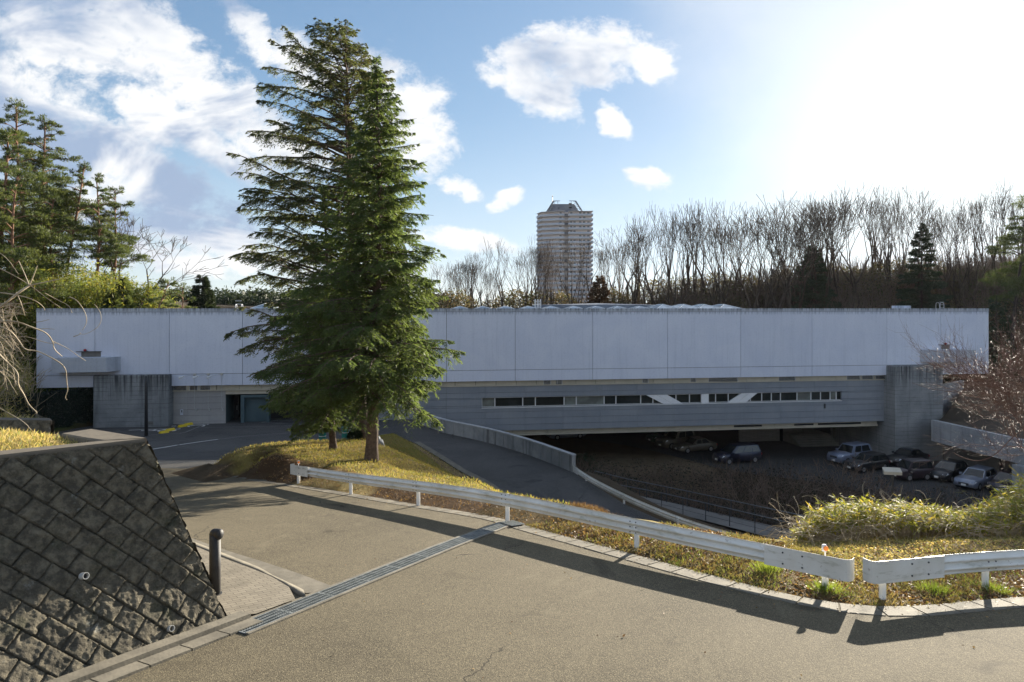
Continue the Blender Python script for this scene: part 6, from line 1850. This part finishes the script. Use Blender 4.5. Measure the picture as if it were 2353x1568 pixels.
for i, (px_, py_, Z, w_) in enumerate([(30, 560, 62, 3.2), (75, 600, 60, 3.0), (125, 590, 66, 3.2), (165, 618, 64, 3.0), (200, 622, 62, 2.8), (235, 640, 66, 2.6), (255, 625, 70, 2.4), (330, 655, 72, 2.6), (355, 672, 74, 2.2), (60, 500, 70, 3.0)]):
    blobtree(px_, py_, Z, w_, LBB, 40 + i, 'bamboo_leaves', group=GB)
GH = 'round-headed trees on the far hill to the left'
for i, px_ in enumerate([395, 430, 500, 520, 545, 575, 600, 640, 670, 700, 980, 1010]):
    blobtree(px_, 668 + (i % 3) * 7, 118 + (i % 4) * 5, 5.0, 'small dark green tree on the far low hill between the bamboo and the big cedars', 60 + i, 'needles_dark', 'hill_tree', 'tree', GH, gz=-2, n_=3000, L=(.4, .9), Wd=(.15, .35))
# bare trees left: dark spreading ones
S_ = bare_tree('b', 14, 301, stems=2, spread=.3, up=.35, depth=5, forkang=.5, r0=.30, wig=.15, twig=.028, low=.13)
X = (308 - CX) / F * 70; g_ = h1(X, 70); hh_ = (HY - 478) / F * 70 - g_
split_tree('bare_tree', S_, 'bark_dark', (X, 70, g_), .8, hh_ / 14, 'dark spreading bare tree right of the pines, its wide crown against the sky', 'tree', k=3)
S_ = bare_tree('b', 11, 305, stems=2, spread=.22, up=.4, depth=5, forkang=.5, r0=.26, wig=.14, twig=.026, low=.14)
X = (252 - CX) / F * 72; g_ = h1(X, 72); hh_ = (HY - 520) / F * 72 - g_
split_tree('bare_tree', S_, 'bark_dark', (X, 72, g_), 2.1, hh_ / 11, 'smaller dark bare tree between the straight pine and the spreading bare tree', 'tree', k=3)

# ------------------------------------------------------------------ the cedars on the island
def cedar(base, top_px, prof, n_br, label, seed, mat, lean_pts, z_low, spacing=.11, el0=.32, droop=.16, leafL=(.12, .24), leafW=(.022, .045), trunk_r=.27, density=1.0, az_bias=0.0, inner=.12, dens_low=1.0, bare_trunk_to=None, wig=.03, hang=.35):
    rl = np.random.default_rng(seed); root = empty('cedar_tree', tuple(base), 0, label, 'cedar tree', 'cedars on the grass island')
    lp_ = np.array(lean_pts, float)      # trunk axis: (x, y, z) relative
    hh = lp_[:, 2]
    def axis(z): return np.array([np.interp(z, hh, lp_[:, 0]), np.interp(z, hh, lp_[:, 1]), z])
    top = hh[-1]
    zs = np.linspace(-.3, top, 40); segs = []
    tr = lambda z: trunk_r * (1 - max(z, 0) / top) ** .85 + .015 + (trunk_r * .35 * math.exp(-max(z, 0) / .25))
    pts_ = [tuple(axis(z)) for z in zs]
    m = MB(); m.tube(pts_, [tr(z) for z in zs], 18)
    t_ = m.build('trunk', 'bark_cedar', root, True)
    Ps, Ds, Ls, Ws, bsegs = [], [], [], [], []
    ph = 0
    for i in range(n_br):
        f_ = (i + rl.uniform(0, 1)) / n_br
        z = z_low + (top - z_low) * f_ ** dens_low
        ph += 2.399 + rl.normal(0, .3)
        a = ph
        # radius to the left (x<0) and right by height, from the silhouette
        rl_, rr_ = np.interp(z, prof[0], prof[1]), np.interp(z, prof[0], prof[2])
        cx = math.cos(a); rad_ = (rr_ * (1 + cx) / 2 + rl_ * (1 - cx) / 2)
        if abs(cx) < .6: rad_ = min(rad_, (rl_ + rr_) / 2 * 1.0)
        ln = rad_ * (rl.uniform(.72, 1.06) if rl.random() < .78 else rl.uniform(.35, .75)) * (1 - .35 * np.clip((z / top - .86) / .14, 0, 1))
        if ln < .15: ln = .15
        e0 = el0 + .32 * (z / top) ** 2 + rl.normal(0, .10)
        nst = max(6, int(ln / .22)); st = ln / nst * 1.06
        p = axis(z); d = np.array([math.cos(a) * math.cos(e0), math.sin(a) * math.cos(e0), math.sin(e0)])
        path = [p]; dirs = [d]
        for s_ in range(nst):
            t = s_ / nst
            d = d + np.array([0, 0, -droop * 1.6 / nst * (1.25 - t)]) + rl.normal(0, wig, 3)
            if t > .72: d = d + np.array([0, 0, -.05])
            d = d / np.linalg.norm(d); p = p + d * st; path.append(p); dirs.append(d)
        path = np.array(path); dirs = np.array(dirs)
        r0 = min(.012 + ln * .011, trunk_r * .4)
        for s_ in range(nst): bsegs.append((*path[s_], *path[s_ + 1], r0 * (1 - s_ / nst * .8), r0 * (1 - (s_ + 1) / nst * .8)))
        # branchlets in flat fans both sides, drooping
        nb = int(ln / spacing * density)
        tt = np.sort(rl.uniform(inner, 1, nb) ** .85)
        ix = np.clip((tt * nst), 0, nst - .001); i0 = ix.astype(int); fr = (ix - i0)[:, None]
        bp = path[i0] * (1 - fr) + path[i0 + 1] * fr; bd = dirs[i0]
        sgn = np.where(np.arange(nb) % 2 == 0, 1.0, -1.0)[:, None]
        sd_ = nrm(np.cross(bd, UP[None])) * sgn
        fwd = rl.uniform(.35, .9, (nb, 1))
        dd_ = nrm(sd_ + bd * fwd + rl.normal(0, .12, (nb, 3)) + np.array([0, 0, -.12]))
        bl = np.clip(ln * .30 * (1 - np.abs(tt - .45) * 1.0), .14, 1.05) * rl.uniform(.55, 1.1, nb) * np.clip((1.08 - tt) * 3.0, .35, 1)
        K_ = 11
        u_ = (np.arange(K_) + .5) / K_
        uu_ = u_[None, :, None] + rl.uniform(-.04, .04, (nb, K_, 1))
        q = bp[:, None] + dd_[:, None] * bl[:, None, None] * uu_
        q[..., 2] -= (hang * bl[:, None] * uu_[..., 0] ** 1.8)
        dirq = nrm(dd_[:, None] + np.array([0, 0, -1.0]) * (hang * 1.8 * uu_ ** .8) + 0)
        # two needle sprays per node, angled out either side
        for sg2 in (-1, 1):
            s2 = nrm(np.cross(dirq, UP[None, None])) * sg2
            DD = nrm(dirq * .8 + s2 * rl.uniform(.35, .95, (nb, K_, 1)) + rl.normal(0, .22, (nb, K_, 3)))
            Ps.append(q.reshape(-1, 3)); Ds.append(DD.reshape(-1, 3)); m_ = nb * K_
            Ls.append(rl.uniform(*leafL, m_) * np.repeat(np.clip(bl / .4, .65, 1.15), K_)); Ws.append(rl.uniform(*leafW, m_))
        for b in range(0, nb):
            if bl[b] > .32:
                e = bp[b] + dd_[b] * bl[b] * .8; e[2] -= hang * bl[b] * .6
                bsegs.append((*bp[b], *e, .007, .004))
    # leader tuft
    m_ = 260; zt_ = rl.uniform(.90, 1, m_) * top; base_ = np.array([axis(z) for z in zt_]); aa = rl.uniform(0, 6.28, m_)
    Ps.append(base_); Ds.append(nrm(np.c_[np.cos(aa), np.sin(aa), rl.uniform(.2, 1.2, m_)])); Ls.append(rl.uniform(.15, .35, m_)); Ws.append(rl.uniform(.03, .05, m_))
    V, Q = tubes_np(bsegs, 4); np_mesh('branches', V, Q, 'bark_cedar', root)
    P = np.concatenate(Ps); D = np.concatenate(Ds)
    leaf_obj('needles', P, D, np.concatenate(Ls), np.concatenate(Ws), mat, root)
    print('cedar leaves', len(P))
    return root
def rows_to_prof(rows, base, Z, axis_px):
    # rows: (py, left px, right px) -> heights and radii
    hs, l_, r_ = [], [], []
    for py, a, b in sorted(rows, key=lambda t: -t[0]):
        ax_ = axis_px(py)
        hs.append((HY - py) / F * Z - base[2]); l_.append(max((ax_ - a) / F * Z, .1)); r_.append(max((b - ax_) / F * Z, .1))
    return (hs, l_, r_)
# front cedar
b2 = TREE2.copy(); b2[2] = h1(b2[0], b2[1]) - .05
ax2 = lambda py: np.interp(py, [130, 400, 700, 1055], [866, 872, 868, 855])
Z2 = b2[1]
rows2 = [(990, 620, 1040), (940, 560, 1078), (880, 600, 1045), (820, 590, 1058), (760, 620, 1035), (700, 650, 1022), (640, 690, 1008), (600, 700, 1012), (560, 700, 1000), (520, 730, 985), (470, 745, 992), (420, 770, 985), (370, 780, 990), (330, 790, 955), (260, 815, 950), (200, 835, 915), (160, 850, 880)]
lean2 = [((ax2(py) - ax2(1055)) / F * Z2, 0, (HY - py) / F * Z2 - b2[2]) for py in (1055, 900, 700, 400, 135)]
lean2[0] = (0, 0, -.3)
cedar(b2, None, rows_to_prof(rows2, b2, Z2, ax2), 390, 'dense green cedar with the thickest trunk at the front of the island', 71, 'needles_cedar', lean2, 2.9, density=1.12, el0=.08, droop=.2, trunk_r=.255, hang=.60, dens_low=1.05, leafW=(.026, .05))
# rear tall cedar
b1 = TREE1.copy(); b1[2] = h1(b1[0], b1[1]) - .05; Z1 = b1[1]
ax1 = lambda py: np.interp(py, [60, 100, 500, 900, 1006], [790, 795, 806, 826, 838])
rows1 = [(960, 640, 900), (880, 560, 980), (800, 530, 990), (720, 530, 960), (650, 500, 950), (590, 560, 950), (520, 508, 960), (460, 555, 940), (410, 600, 930), (375, 545, 930), (330, 585, 920), (265, 600, 915), (205, 610, 920), (150, 640, 890), (118, 640, 860), (85, 700, 835), (62, 735, 805)]
lean1 = [((ax1(py) - ax1(1006)) / F * Z1, 0, (HY - py) / F * Z1 - b1[2]) for py in (1006, 900, 500, 100, 62)]
lean1[0] = (0, 0, -.3)
cedar(b1, None, rows_to_prof(rows1, b1, Z1, ax1), 330, 'tallest cedar, open and wind-swept to the left, behind the front cedar', 72, 'needles_cedar_rear', lean1, 3.0, spacing=.13, density=.9, el0=.22, droop=.10, trunk_r=.33, inner=.28, leafL=(.14, .26), leafW=(.03, .055), wig=.045, hang=.42)
# slim cedar
b3 = TREE3.copy(); b3[2] = h1(b3[0], b3[1]) - .05; Z3 = b3[1]
ax3 = lambda py: np.interp(py, [430, 700, 950, 1030], [744, 755, 760, 767])
rows3 = [(985, 650, 830), (940, 600, 850), (880, 620, 850), (800, 650, 830), (720, 665, 830), (640, 690, 810), (570, 700, 790), (500, 722, 770), (440, 738, 752)]
lean3 = [((ax3(py) - ax3(1030)) / F * Z3, 0, (HY - py) / F * Z3 - b3[2]) for py in (1030, 950, 700, 430)]
lean3[0] = (0, 0, -.3)
cedar(b3, None, rows_to_prof(rows3, b3, Z3, ax3), 250, 'slim young cedar with a thin trunk left of the front cedar', 73, 'needles_cedar', lean3, 1.1, density=1.1, el0=.12, droop=.2, trunk_r=.15, hang=.45)
# a little one right of the front trunk (low sapling)
bs_ = P3(985, 1010, 34.5)

# ------------------------------------------------------------------ grass on the island and the verge
def blades(name, poly, n_, Lr, Wr, mat, mask=None, up_=1.0, cz=0.0, clump=None, kind='stuff', bend=.5):
    poly = [tuple(p) for p in poly]; a = np.array(poly); x0, y0 = a.min(0)[:2]; x1, y1 = a.max(0)[:2]
    x = rng.uniform(x0, x1, n_ * 3); y = rng.uniform(y0, y1, n_ * 3)
    m_ = inpoly(x, y, poly); x, y = x[m_][:n_], y[m_][:n_]
    if clump is not None:
        c = fbm(x * clump[0], y * clump[0], 3, 77); kp = c + rng.uniform(-.12, .12, len(x)) > clump[1]; x, y = x[kp], y[kp]
    if mask is not None:
        kp = mask(x, y); x, y = x[kp], y[kp]
    z = H(x, y) - .03 + cz
    m_ = len(x)
    D = nrm(np.c_[rng.normal(0, bend, m_), rng.normal(0, bend, m_), np.full(m_, up_)])
    o = leaf_obj(name, np.c_[x, y, z], D, rng.uniform(*Lr, m_), rng.uniform(*Wr, m_), mat)
    o['kind'] = kind
    return o
isl_poly = [tuple(p) for p in E] + back_edge + [tuple(p[:2]) for p in rampL]
front_road = lambda x, y: np.array([np.min((E[:, 0] - a) ** 2 + (E[:, 1] - b) ** 2) for a, b in zip(x, y)]) ** .5
def m_far(x, y): return (y > 18.5) & ~((x > -7.5 + (46 - y) * .42) & (y > 32)) & (front_road(x, y) > 1.7)
blades('grass', isl_poly, 95000, (.07, .17), (.012, .03), 'grass_gold', m_far, bend=.7)
def m_slope(x, y): return (y > 15) & (x > -11.2) & (front_road(x, y) <= 1.8) & (front_road(x, y) > .15)
blades('grass', isl_poly, 60000, (.05, .12), (.012, .028), 'dead_leaves', m_slope, bend=.9)
def m_flank(x, y): return (x > -7.5 + (46 - y) * .42) & (y > 30)
blades('grass', isl_poly, 30000, (.06, .13), (.012, .03), 'grass_dry', m_flank, bend=.9)
verge = [tuple(p) for p in E[:int(len(E) * .62)]]
vpoly = verge + [(-2.0, 19.5), (0.2, 17.4), (3.2, 16.4), (6.0, 15.6), (8.0, 15.0), (12, 15.0), (20, 16.5), (32, 18)]
def m_v(x, y): d = front_road(x, y); return (d > .12) & ((x < 6.5) | (d < 1.7) | (rng.uniform(0, 1, len(x)) < .3))
blades('grass', vpoly, 110000, (.04, .12), (.006, .014), 'grass_verge', m_v, clump=(1.3, .50), bend=.9)
blades('leaf_litter', vpoly, 36000, (.04, .10), (.025, .06), 'dead_leaves', m_v, up_=.15, bend=1.0)
blades('grass', vpoly, 16000, (.06, .15), (.005, .010), 'grass_lush', lambda x, y: (front_road(x, y) > .2) & (front_road(x, y) < 1.5), clump=(1.1, .60), bend=.5)
# crest tufts near the ramp, dry bank by the bamboo grass
for tx, ty, tn in ((1762, 1325, 420), (1900, 1362, 360), (2150, 1365, 260), (2290, 1360, 220)):
    p = pr(tx, ty); m_ = tn
    q = np.c_[rng.normal(p[0], .10, m_), rng.normal(p[1], .10, m_)]; z = H(q[:, 0], q[:, 1]) - .03
    o = leaf_obj('grass', np.c_[q, z], nrm(np.c_[(q - p[:2]) * 3.2 + rng.normal(0, .25, (m_, 2)), np.full(m_, 1.0)]), rng.uniform(.08, .22, m_), rng.uniform(.005, .009, m_), 'grass_lush'); o['kind'] = 'stuff'
o = None
p = P3(1345, 1160, 18); q = np.c_[rng.normal(p[0], .38, 1500), rng.normal(p[1], .2, 1500)]; z = H(q[:, 0], q[:, 1]) - .02
o = leaf_obj('grass', np.c_[q, z], nrm(np.c_[rng.normal(0, .5, (1500, 2)), np.ones(1500)]), rng.uniform(.06, .17, 1500), rng.uniform(.006, .010, 1500), 'dead_leaves'); o['kind'] = 'stuff'
# leaves and grit blown onto the road edge
n_ = 1500; i_ = rng.integers(0, len(E) - 1, n_); o_ = np.abs(rng.normal(0, .45, n_)) + .02
tE = nrm(np.gradient(E, axis=0)); nE = np.stack([-tE[:, 1], tE[:, 0]], 1)
q = E[i_] + nE[i_] * np.where(inpoly(E[i_, 0] + nE[i_, 0] * .3, E[i_, 1] + nE[i_, 1] * .3, MAIN), 1, -1)[:, None] * o_[:, None] + rng.normal(0, .25, (n_, 2)) * tE[i_]
k2 = 90; q2 = np.c_[rng.uniform(-4, 9, k2), rng.uniform(8.3, 15, k2)]; q2 = q2[inpoly(q2[:, 0], q2[:, 1], MAIN)]; q = np.concatenate([q, q2]); n_ = len(q)
P = np.c_[q, R(q[:, 1]) + .035 - .025 * (np.arange(n_) >= 1500)]
o = leaf_obj('leaf_litter', P, nrm(np.c_[rng.normal(size=(n_, 2)), rng.uniform(0, .25, n_)]), rng.uniform(.025, .07, n_), rng.uniform(.012, .035, n_), 'dead_leaves', flat=np.tile([0, 0, 1.0], (n_, 1)) + rng.normal(0, .3, (n_, 3))); o['kind'] = 'stuff'
blades('grass', isl_poly, 60000, (.06, .15), (.012, .03), 'grass_gold', lambda x, y: (x < -10.6) & (front_road(x, y) < 2.0) & (front_road(x, y) > .1), bend=.7)
# left bank above the block wall
lb = [(T0[0] - .75, T0[1] + .15), (T1[0] - .25, T1[1] + .45), (T2[0] - .1, T2[1] + .5), (-16, 3), (-16, 12), (-8.9, 11.2), (-8.2, 10.9)]
blades('grass', lb, 90000, (.05, .13), (.007, .015), 'grass_dry', bend=.9, cz=.02)
sb = [(s0[0] - .4, s0[1] + .4), (s0[0] - .3, s0[1] + 4), (-24, 24), (-24, 20)]
blades('grass', sb, 24000, (.12, .3), (.012, .03), 'grass_dry', bend=.9, cz=.02)
mb_ = [(-9.5, 12.5), (-13.6, 16), (-14.8, 19.3), (-22, 19.5), (-20, 10)]
blades('grass', mb_, 26000, (.10, .25), (.01, .022), 'grass_dry', bend=.9)
blades('grass', [(-37, 58), (-41.5, 46), (-50, 46), (-50, 62), (-38, 62)], 30000, (.15, .35), (.03, .07), 'grass_lush', bend=.9)

# ------------------------------------------------------------------ bamboo grass on the right bank
def sasa(name, fn, n_st, leafmat_, label, cat):
    root = empty(name, (0, 0, 0), 0, label, cat, 'bamboo grass on the sunlit bank')
    x, y, hh_ = fn(n_st); g_ = H(x, y)
    c = np.array([x.mean(), y.mean(), g_.mean()]); root.location = tuple(c)
    lean = rng.normal(0, .28, (n_st, 2)); P0 = np.c_[x, y, g_ - .05]; P1 = P0 + np.c_[lean * hh_[:, None], hh_]
    mid = (P0 + P1) / 2 + np.c_[-lean * hh_[:, None] * .15, np.zeros(n_st)]
    V, Q = tubes_np(np.concatenate([np.c_[P0 - c, mid - c, np.full(n_st, .005), np.full(n_st, .004)], np.c_[mid - c, P1 - c, np.full(n_st, .004), np.full(n_st, .002)]]), 3)
    np_mesh('stems', V, Q, 'twig_pale', root)
    K_ = 8
    own = np.repeat(np.arange(n_st), K_); t = rng.uniform(.25, 1, n_st * K_) ** .55
    P = P0[own] + (P1 - P0)[own] * t[:, None]
    aa = rng.uniform(0, 6.28, len(P)); D = nrm(np.c_[np.cos(aa), np.sin(aa), rng.normal(.0, .45, len(P))])
    flat = np.tile([0, 0, 1.0], (len(P), 1)) + rng.normal(0, .35, (len(P), 3))
    leaf_obj('leaves', P - c, D, rng.uniform(.13, .30, len(P)), rng.uniform(.028, .056, len(P)), leafmat_, root, flat=flat)
def zone_from(pxs, edge):
    def f(n_):
        u_ = rng.uniform(0, 1, n_); w_ = rng.uniform(0, 1, n_)
        px_ = pxs[0] + (pxs[1] - pxs[0]) * u_
        Z = edge[0] + (edge[1] - edge[0]) * w_ + .5 * (fbm(px_ * .02, w_ * 3, 2, 8) - .5)
        hscale = np.interp(px_, edge[2], edge[3]) * (1 - .25 * np.abs(w_ - .4))
        return (px_ - CX) / F * Z, Z, hscale * rng.uniform(.55, 1.1, n_) * (.65 + .7 * fbm(px_ * .025, Z, 3, 12))
    return f
sasa('bamboo_grass', zone_from((1835, 2160), (15.9, 19.6, [1835, 1880, 1960, 2100, 2160], [.3, .7, .98, .9, .7])), 1700, 'sasa_leaves', 'broad thicket of bright bamboo grass nearest the guardrail gap', 'bamboo grass')
sasa('bamboo_grass', zone_from((2160, 2480), (15.9, 20.0, [2160, 2230, 2290, 2353, 2480], [.6, .55, .8, 1.2, 1.3])), 1500, 'sasa_leaves', 'second bamboo grass thicket running out at the right edge', 'bamboo grass')
# dry runners and twigs in front of it
n_ = 420
segs = []
R3 = random.Random(11)
for i in range(n_):
    px_ = R3.uniform(1830, 2353) if i > 120 else R3.uniform(1810, 1960); Z = R3.uniform(15.3, 17.5)
    p = Vector(((px_ - CX) / F * Z, Z, 0)); p.z = h1(p.x, p.y) + R3.uniform(.0, .5)
    d = Vector((R3.gauss(0, 1), R3.gauss(0, .6), R3.uniform(-.1, .8))).normalized()
    for k_ in range(9):
        d = (d + Vector((R3.gauss(0, .22), R3.gauss(0, .22), R3.gauss(-.10, .2)))).normalized()
        q = p + d * .11; q.z = max(q.z, -6.3)
        segs.append((*p, *q, .0048, .0042)); p = q
V, Q = tubes_np(segs, 4); o = np_mesh('dry_twigs', V, Q, 'twig_pale'); o['kind'] = 'stuff'
blades('leaf_litter', [(5.6, 12.4), (20, 14.6), (24, 18), (10, 18), (6.5, 16.2)], 36000, (.03, .09), (.012, .035), 'grass_dry', up_=.3, bend=1.0)

# ------------------------------------------------------------------ dark scrub in the stream valley and its small bare trees
scatter_zone(45000, (4, 36), (38, 60), H, 1.8, (.12, .3), (.05, .13), 'brush_dark', 'valley_scrub', mask=lambda x, y: ~inpoly(x, y, lpoly) & ~inpoly(x, y, wpoly) & (H(x, y) < -13.9), clump=.5, cs=.5)
scatter_zone(9000, (-6, 8), (42, 66), H, .8, (.12, .3), (.05, .13), 'shrub_leaves', 'valley_scrub', mask=lambda x, y: ~inpoly(x, y, lpoly) & ~inpoly(x, y, wpoly) & ~inpoly(x, y, rpoly) & (H(x, y) < -10.6), clump=.5, cs=.5)
n_ = 4500
x = rng.uniform(4, 36, n_); y = rng.uniform(40, 60, n_); m_ = ~inpoly(x, y, lpoly) & ~inpoly(x, y, wpoly) & (H(x, y) < -14.0); x, y = x[m_], y[m_]; g_ = H(x, y); n_ = len(x)
P0 = np.c_[x, y, g_]; P1 = P0 + np.c_[rng.normal(0, .6, n_), rng.normal(0, .4, n_), rng.uniform(.6, 2.2, n_)]
V, Q = tubes_np(np.c_[P0, P1, np.full(n_, .018), np.full(n_, .008)], 3); o = np_mesh('valley_scrub', V, Q, 'twig_dim'); o['kind'] = 'stuff'
GV = 'small bare trees in the stream valley'
for i, (px_, pyb, pyt, Z, lb) in enumerate([(1768, 1188, 1058, 45, 'small spreading bare tree in the valley below the navy minivan'), (1920, 1150, 1040, 50, 'small bare tree in front of the undercroft steps and off-road car'), (2010, 1165, 1085, 47, 'small bare tree left of the lit board'), (1850, 1170, 1080, 48, 'low bare tree between the two larger valley trees')]):
    S_ = bare_tree('v', 4.5, 400 + i, stems=3, spread=.7, up=.15, depth=5, forkang=.6, r0=.09, wig=.16, twig=.014, low=.12)
    X = (px_ - CX) / F * Z; g_ = h1(X, Z); hh_ = (HY - pyt) / F * Z - g_
    split_tree('bare_tree', S_, 'twig_dim', (X, Z, g_), i * 1.3, hh_ / 4.5, lb, 'tree', GV, k=3)

# ------------------------------------------------------------------ near twigs: pale ones at the left, red ones at the right
def px_curve(pts_, Z, r0, r1, out, jit=.0):
    P = [P3(x, y, Z + dz) for x, y, dz in pts_]
    L_ = smoothline(P, 3); n_ = len(L_)
    for i in range(n_ - 1):
        out.append((*L_[i], *L_[i + 1], r0 + (r1 - r0) * i / n_, r0 + (r1 - r0) * (i + 1) / n_))
root = empty('bare_shrub', (-8.6, 8.2, -1.9), 0, 'pale dry shrub with long arching twigs reaching in from the left edge', 'shrub')
segs = []
k_ = 1 / 2.24 / 1.561
def z4(pl): return [(x * k_, 900 / 1.561 + y * k_, dz) for x, y, dz in pl]
curves = [([(-40, 570, 0), (120, 560, 0), (270, 620, .1), (380, 660, .2), (430, 740, .3), (430, 790, .3), (500, 850, .4)], .010, .004),
 ([(-40, 590, 0), (80, 640, 0), (150, 720, .1), (200, 800, .1), (290, 800, .2), (400, 850, .2), (530, 930, .3), (535, 1050, .3), (548, 1120, .3), (520, 1180, .3), (540, 1200, .3)], .010, .003),
 ([(420, 725, .3), (540, 780, .4), (620, 840, .4), (690, 885, .5)], .005, .002),
 ([(-60, 330, 0), (120, 350, 0), (270, 390, 0), (350, 450, .1), (360, 480, .1)], .008, .003),
 ([(-40, 480, 0), (60, 410, 0), (150, 330, .1), (230, 280, .1), (350, 255, .1), (480, 228, .2)], .016, .005),
 ([(235, 280, .1), (200, 190, .1), (150, 80, .1)], .007, .003), ([(235, 280, .1), (270, 200, .1), (300, 120, .1)], .009, .004),
 ([(100, 380, 0), (160, 330, 0), (240, 280, .1)], .014, .009),
 ([(-50, 120, 0), (100, 190, 0), (250, 280, .1), (400, 400, .1), (500, 465, .2)], .006, .002), ([(360, 340, .1), (450, 390, .2), (560, 440, .2), (578, 500, .2)], .005, .003),
 ([(560, 370, .3), (620, 395, .3), (690, 500, .3), (700, 580, .3), (660, 640, .3)], .007, .002), ([(760, 430, .4), (815, 500, .4), (810, 600, .4), (700, 670, .4), (640, 670, .4)], .004, .002),
 ([(-40, 800, 0), (60, 900, .1), (150, 980, .1), (140, 1080, .1), (190, 1150, .2), (230, 1240, .2), (300, 1300, .2), (290, 1310, .2)], .010, .005),
 ([(-30, 1250, 0), (100, 1320, 0), (200, 1380, 0), (250, 1440, 0)], .005, .003), ([(30, 700, .2), (200, 680, .2), (380, 745, .3), (460, 742, .3)], .005, .003),
 ([(-30, 420, .2), (100, 430, .2), (260, 420, .3)], .006, .003), ([(-30, 0, .3), (60, 60, .3), (150, 190, .3)], .005, .002), ([(270, 575, .4), (330, 570, .4), (395, 553, .4)], .005, .002), ([(280, 630, .4), (360, 625, .4), (440, 630, .4)], .005, .002)]
for pl, a, b in curves: px_curve(z4(pl), 8.0, a, b, segs)
for tw_ in ([(130, 335, 0), (170, 420, 0), (200, 520, .1)], [(590, 690, .3), (625, 680, .3), (650, 665, .3), (640, 660, .3)]): px_curve(z4(tw_), 8.0, .006, .003, segs)
R4 = random.Random(3)
for i in range(130):
    x0, y0 = R4.uniform(-70, 150) - 60, R4.uniform(430, 1010)
    ang = R4.uniform(-.9, 1.1); ln = R4.uniform(90, 260); pl = [(x0, y0, R4.uniform(0, 1.2))]
    for s_ in range(4):
        ang += R4.gauss(0, .4); pl.append((pl[-1][0] + math.cos(ang) * ln / 4, pl[-1][1] + math.sin(ang) * ln / 4, pl[0][2]))
    if max(p[0] for p in pl) < 270: px_curve(z4(pl), 8.6, R4.uniform(.003, .006), .0015, segs)
S_ = np.array(segs); S_[:, :3] -= np.array(root.location); S_[:, 3:6] -= np.array(root.location)
V, Q = tubes_np(S_, 5); np_mesh('twigs', V, Q, 'twig_pale', root, True)
# tawny scrub on the left hillside beyond it
scatter_zone(24000, (-50, -36), (46, 60), H, 5.0, (.2, .5), (.03, .08), 'grass_dry', 'hillside_scrub', mask=lambda x, y: (x < -.74 * y + 1.0), clump=.4)
n_ = 1200; x = rng.uniform(-48, -36, n_); y = rng.uniform(44, 56, n_); m_ = x / y < -.71; x, y = x[m_], y[m_]; n_ = len(x); g_ = H(x, y)
P0 = np.c_[x, y, g_ + rng.uniform(0, 4, n_)]; P1 = P0 + np.c_[rng.normal(0, .9, n_), rng.normal(0, .6, n_), rng.uniform(.4, 2.0, n_)]
V, Q = tubes_np(np.c_[P0, P1, np.full(n_, .03), np.full(n_, .012)], 3); o = np_mesh('hillside_scrub', V, Q, 'twig_pale'); o['kind'] = 'stuff'
# reddish shrub at the right
rs = P3(2400, 1030, 24.0)
root = empty('red_twig_shrub', (rs[0], rs[1], rs[2] - 1.5), 0, 'reddish bare shrub with glinting twigs reaching in from the right edge', 'shrub')
segs = []
R5 = random.Random(9)
def sprig(x0, y0, ang, ln, r, lv, dz):
    pl = [(x0, y0, dz)]; n5 = 6
    for s_ in range(n5):
        ang += R5.gauss(0, .16) + (.05 if math.cos(ang) < 0 else -.05) * -1
        pl.append((pl[-1][0] + math.cos(ang) * ln / n5, pl[-1][1] - math.sin(ang) * ln / n5, dz + s_ * R5.uniform(-.06, .06)))
    px_curve(pl, 24.0, r, r * .4, segs)
    if lv > 0:
        for q in pl[1:]:
            for _ in range(2):
                if R5.random() < .8: sprig(q[0], q[1], ang + R5.uniform(-.75, .75), ln * R5.uniform(.3, .6), r * .55, lv - 1, q[2] + R5.uniform(-.2, .2))
for i in range(40):
    y0 = R5.uniform(850, 1045); x0 = R5.uniform(2330, 2440)
    base_a = math.pi - (930 - y0) / 130 * -.55 + R5.gauss(0, .28)
    sprig(x0, y0, base_a if R5.random() < .8 else R5.uniform(1.2, 2.4), R5.uniform(85, 185), .011, 2, R5.uniform(-1.2, 1.2))
px_curve([(2353 + 40, 960, 0), (2330, 1000, 0), (2290, 1045, 0), (2250, 1062, 0), (2210, 1052, 0), (2190, 1040, 0)], 24, .02, .006, segs)
px_curve([(2300, 930, 0), (2220, 905, .1), (2140, 895, .1), (2095, 880, .2)], 24, .011, .004, segs)
S_ = np.array(segs); S_[:, :3] -= np.array(root.location); S_[:, 3:6] -= np.array(root.location)
V, Q = tubes_np(S_, 4); np_mesh('twigs', V, Q, 'twig_red', root, True)
print('red shrub segs', len(segs))

# ------------------------------------------------------------------ thin air haze
hz = MB(); hz.box(-4050, -4050, -62, 4050, 4050, 84)
hzo = hz.build('haze', 'dark_gap'); hzo.data.materials.clear()
hm = bpy.data.materials.new('haze'); hm.use_nodes = True; hm.node_tree.nodes.clear(); hn_ = NT(hm.node_tree)
vol = hn_.n('ShaderNodeVolumePrincipled'); vol.inputs['Color'].default_value = (0.93, 0.95, 1.0, 1); vol.inputs['Density'].default_value = 0.00004
vol.inputs['Anisotropy'].default_value = 0.4
ho = hn_.n('ShaderNodeOutputMaterial'); hm.node_tree.links.new(vol.outputs[0], ho.inputs['Volume'])
hzo.data.materials.append(hm); hzo['kind'] = 'stuff'
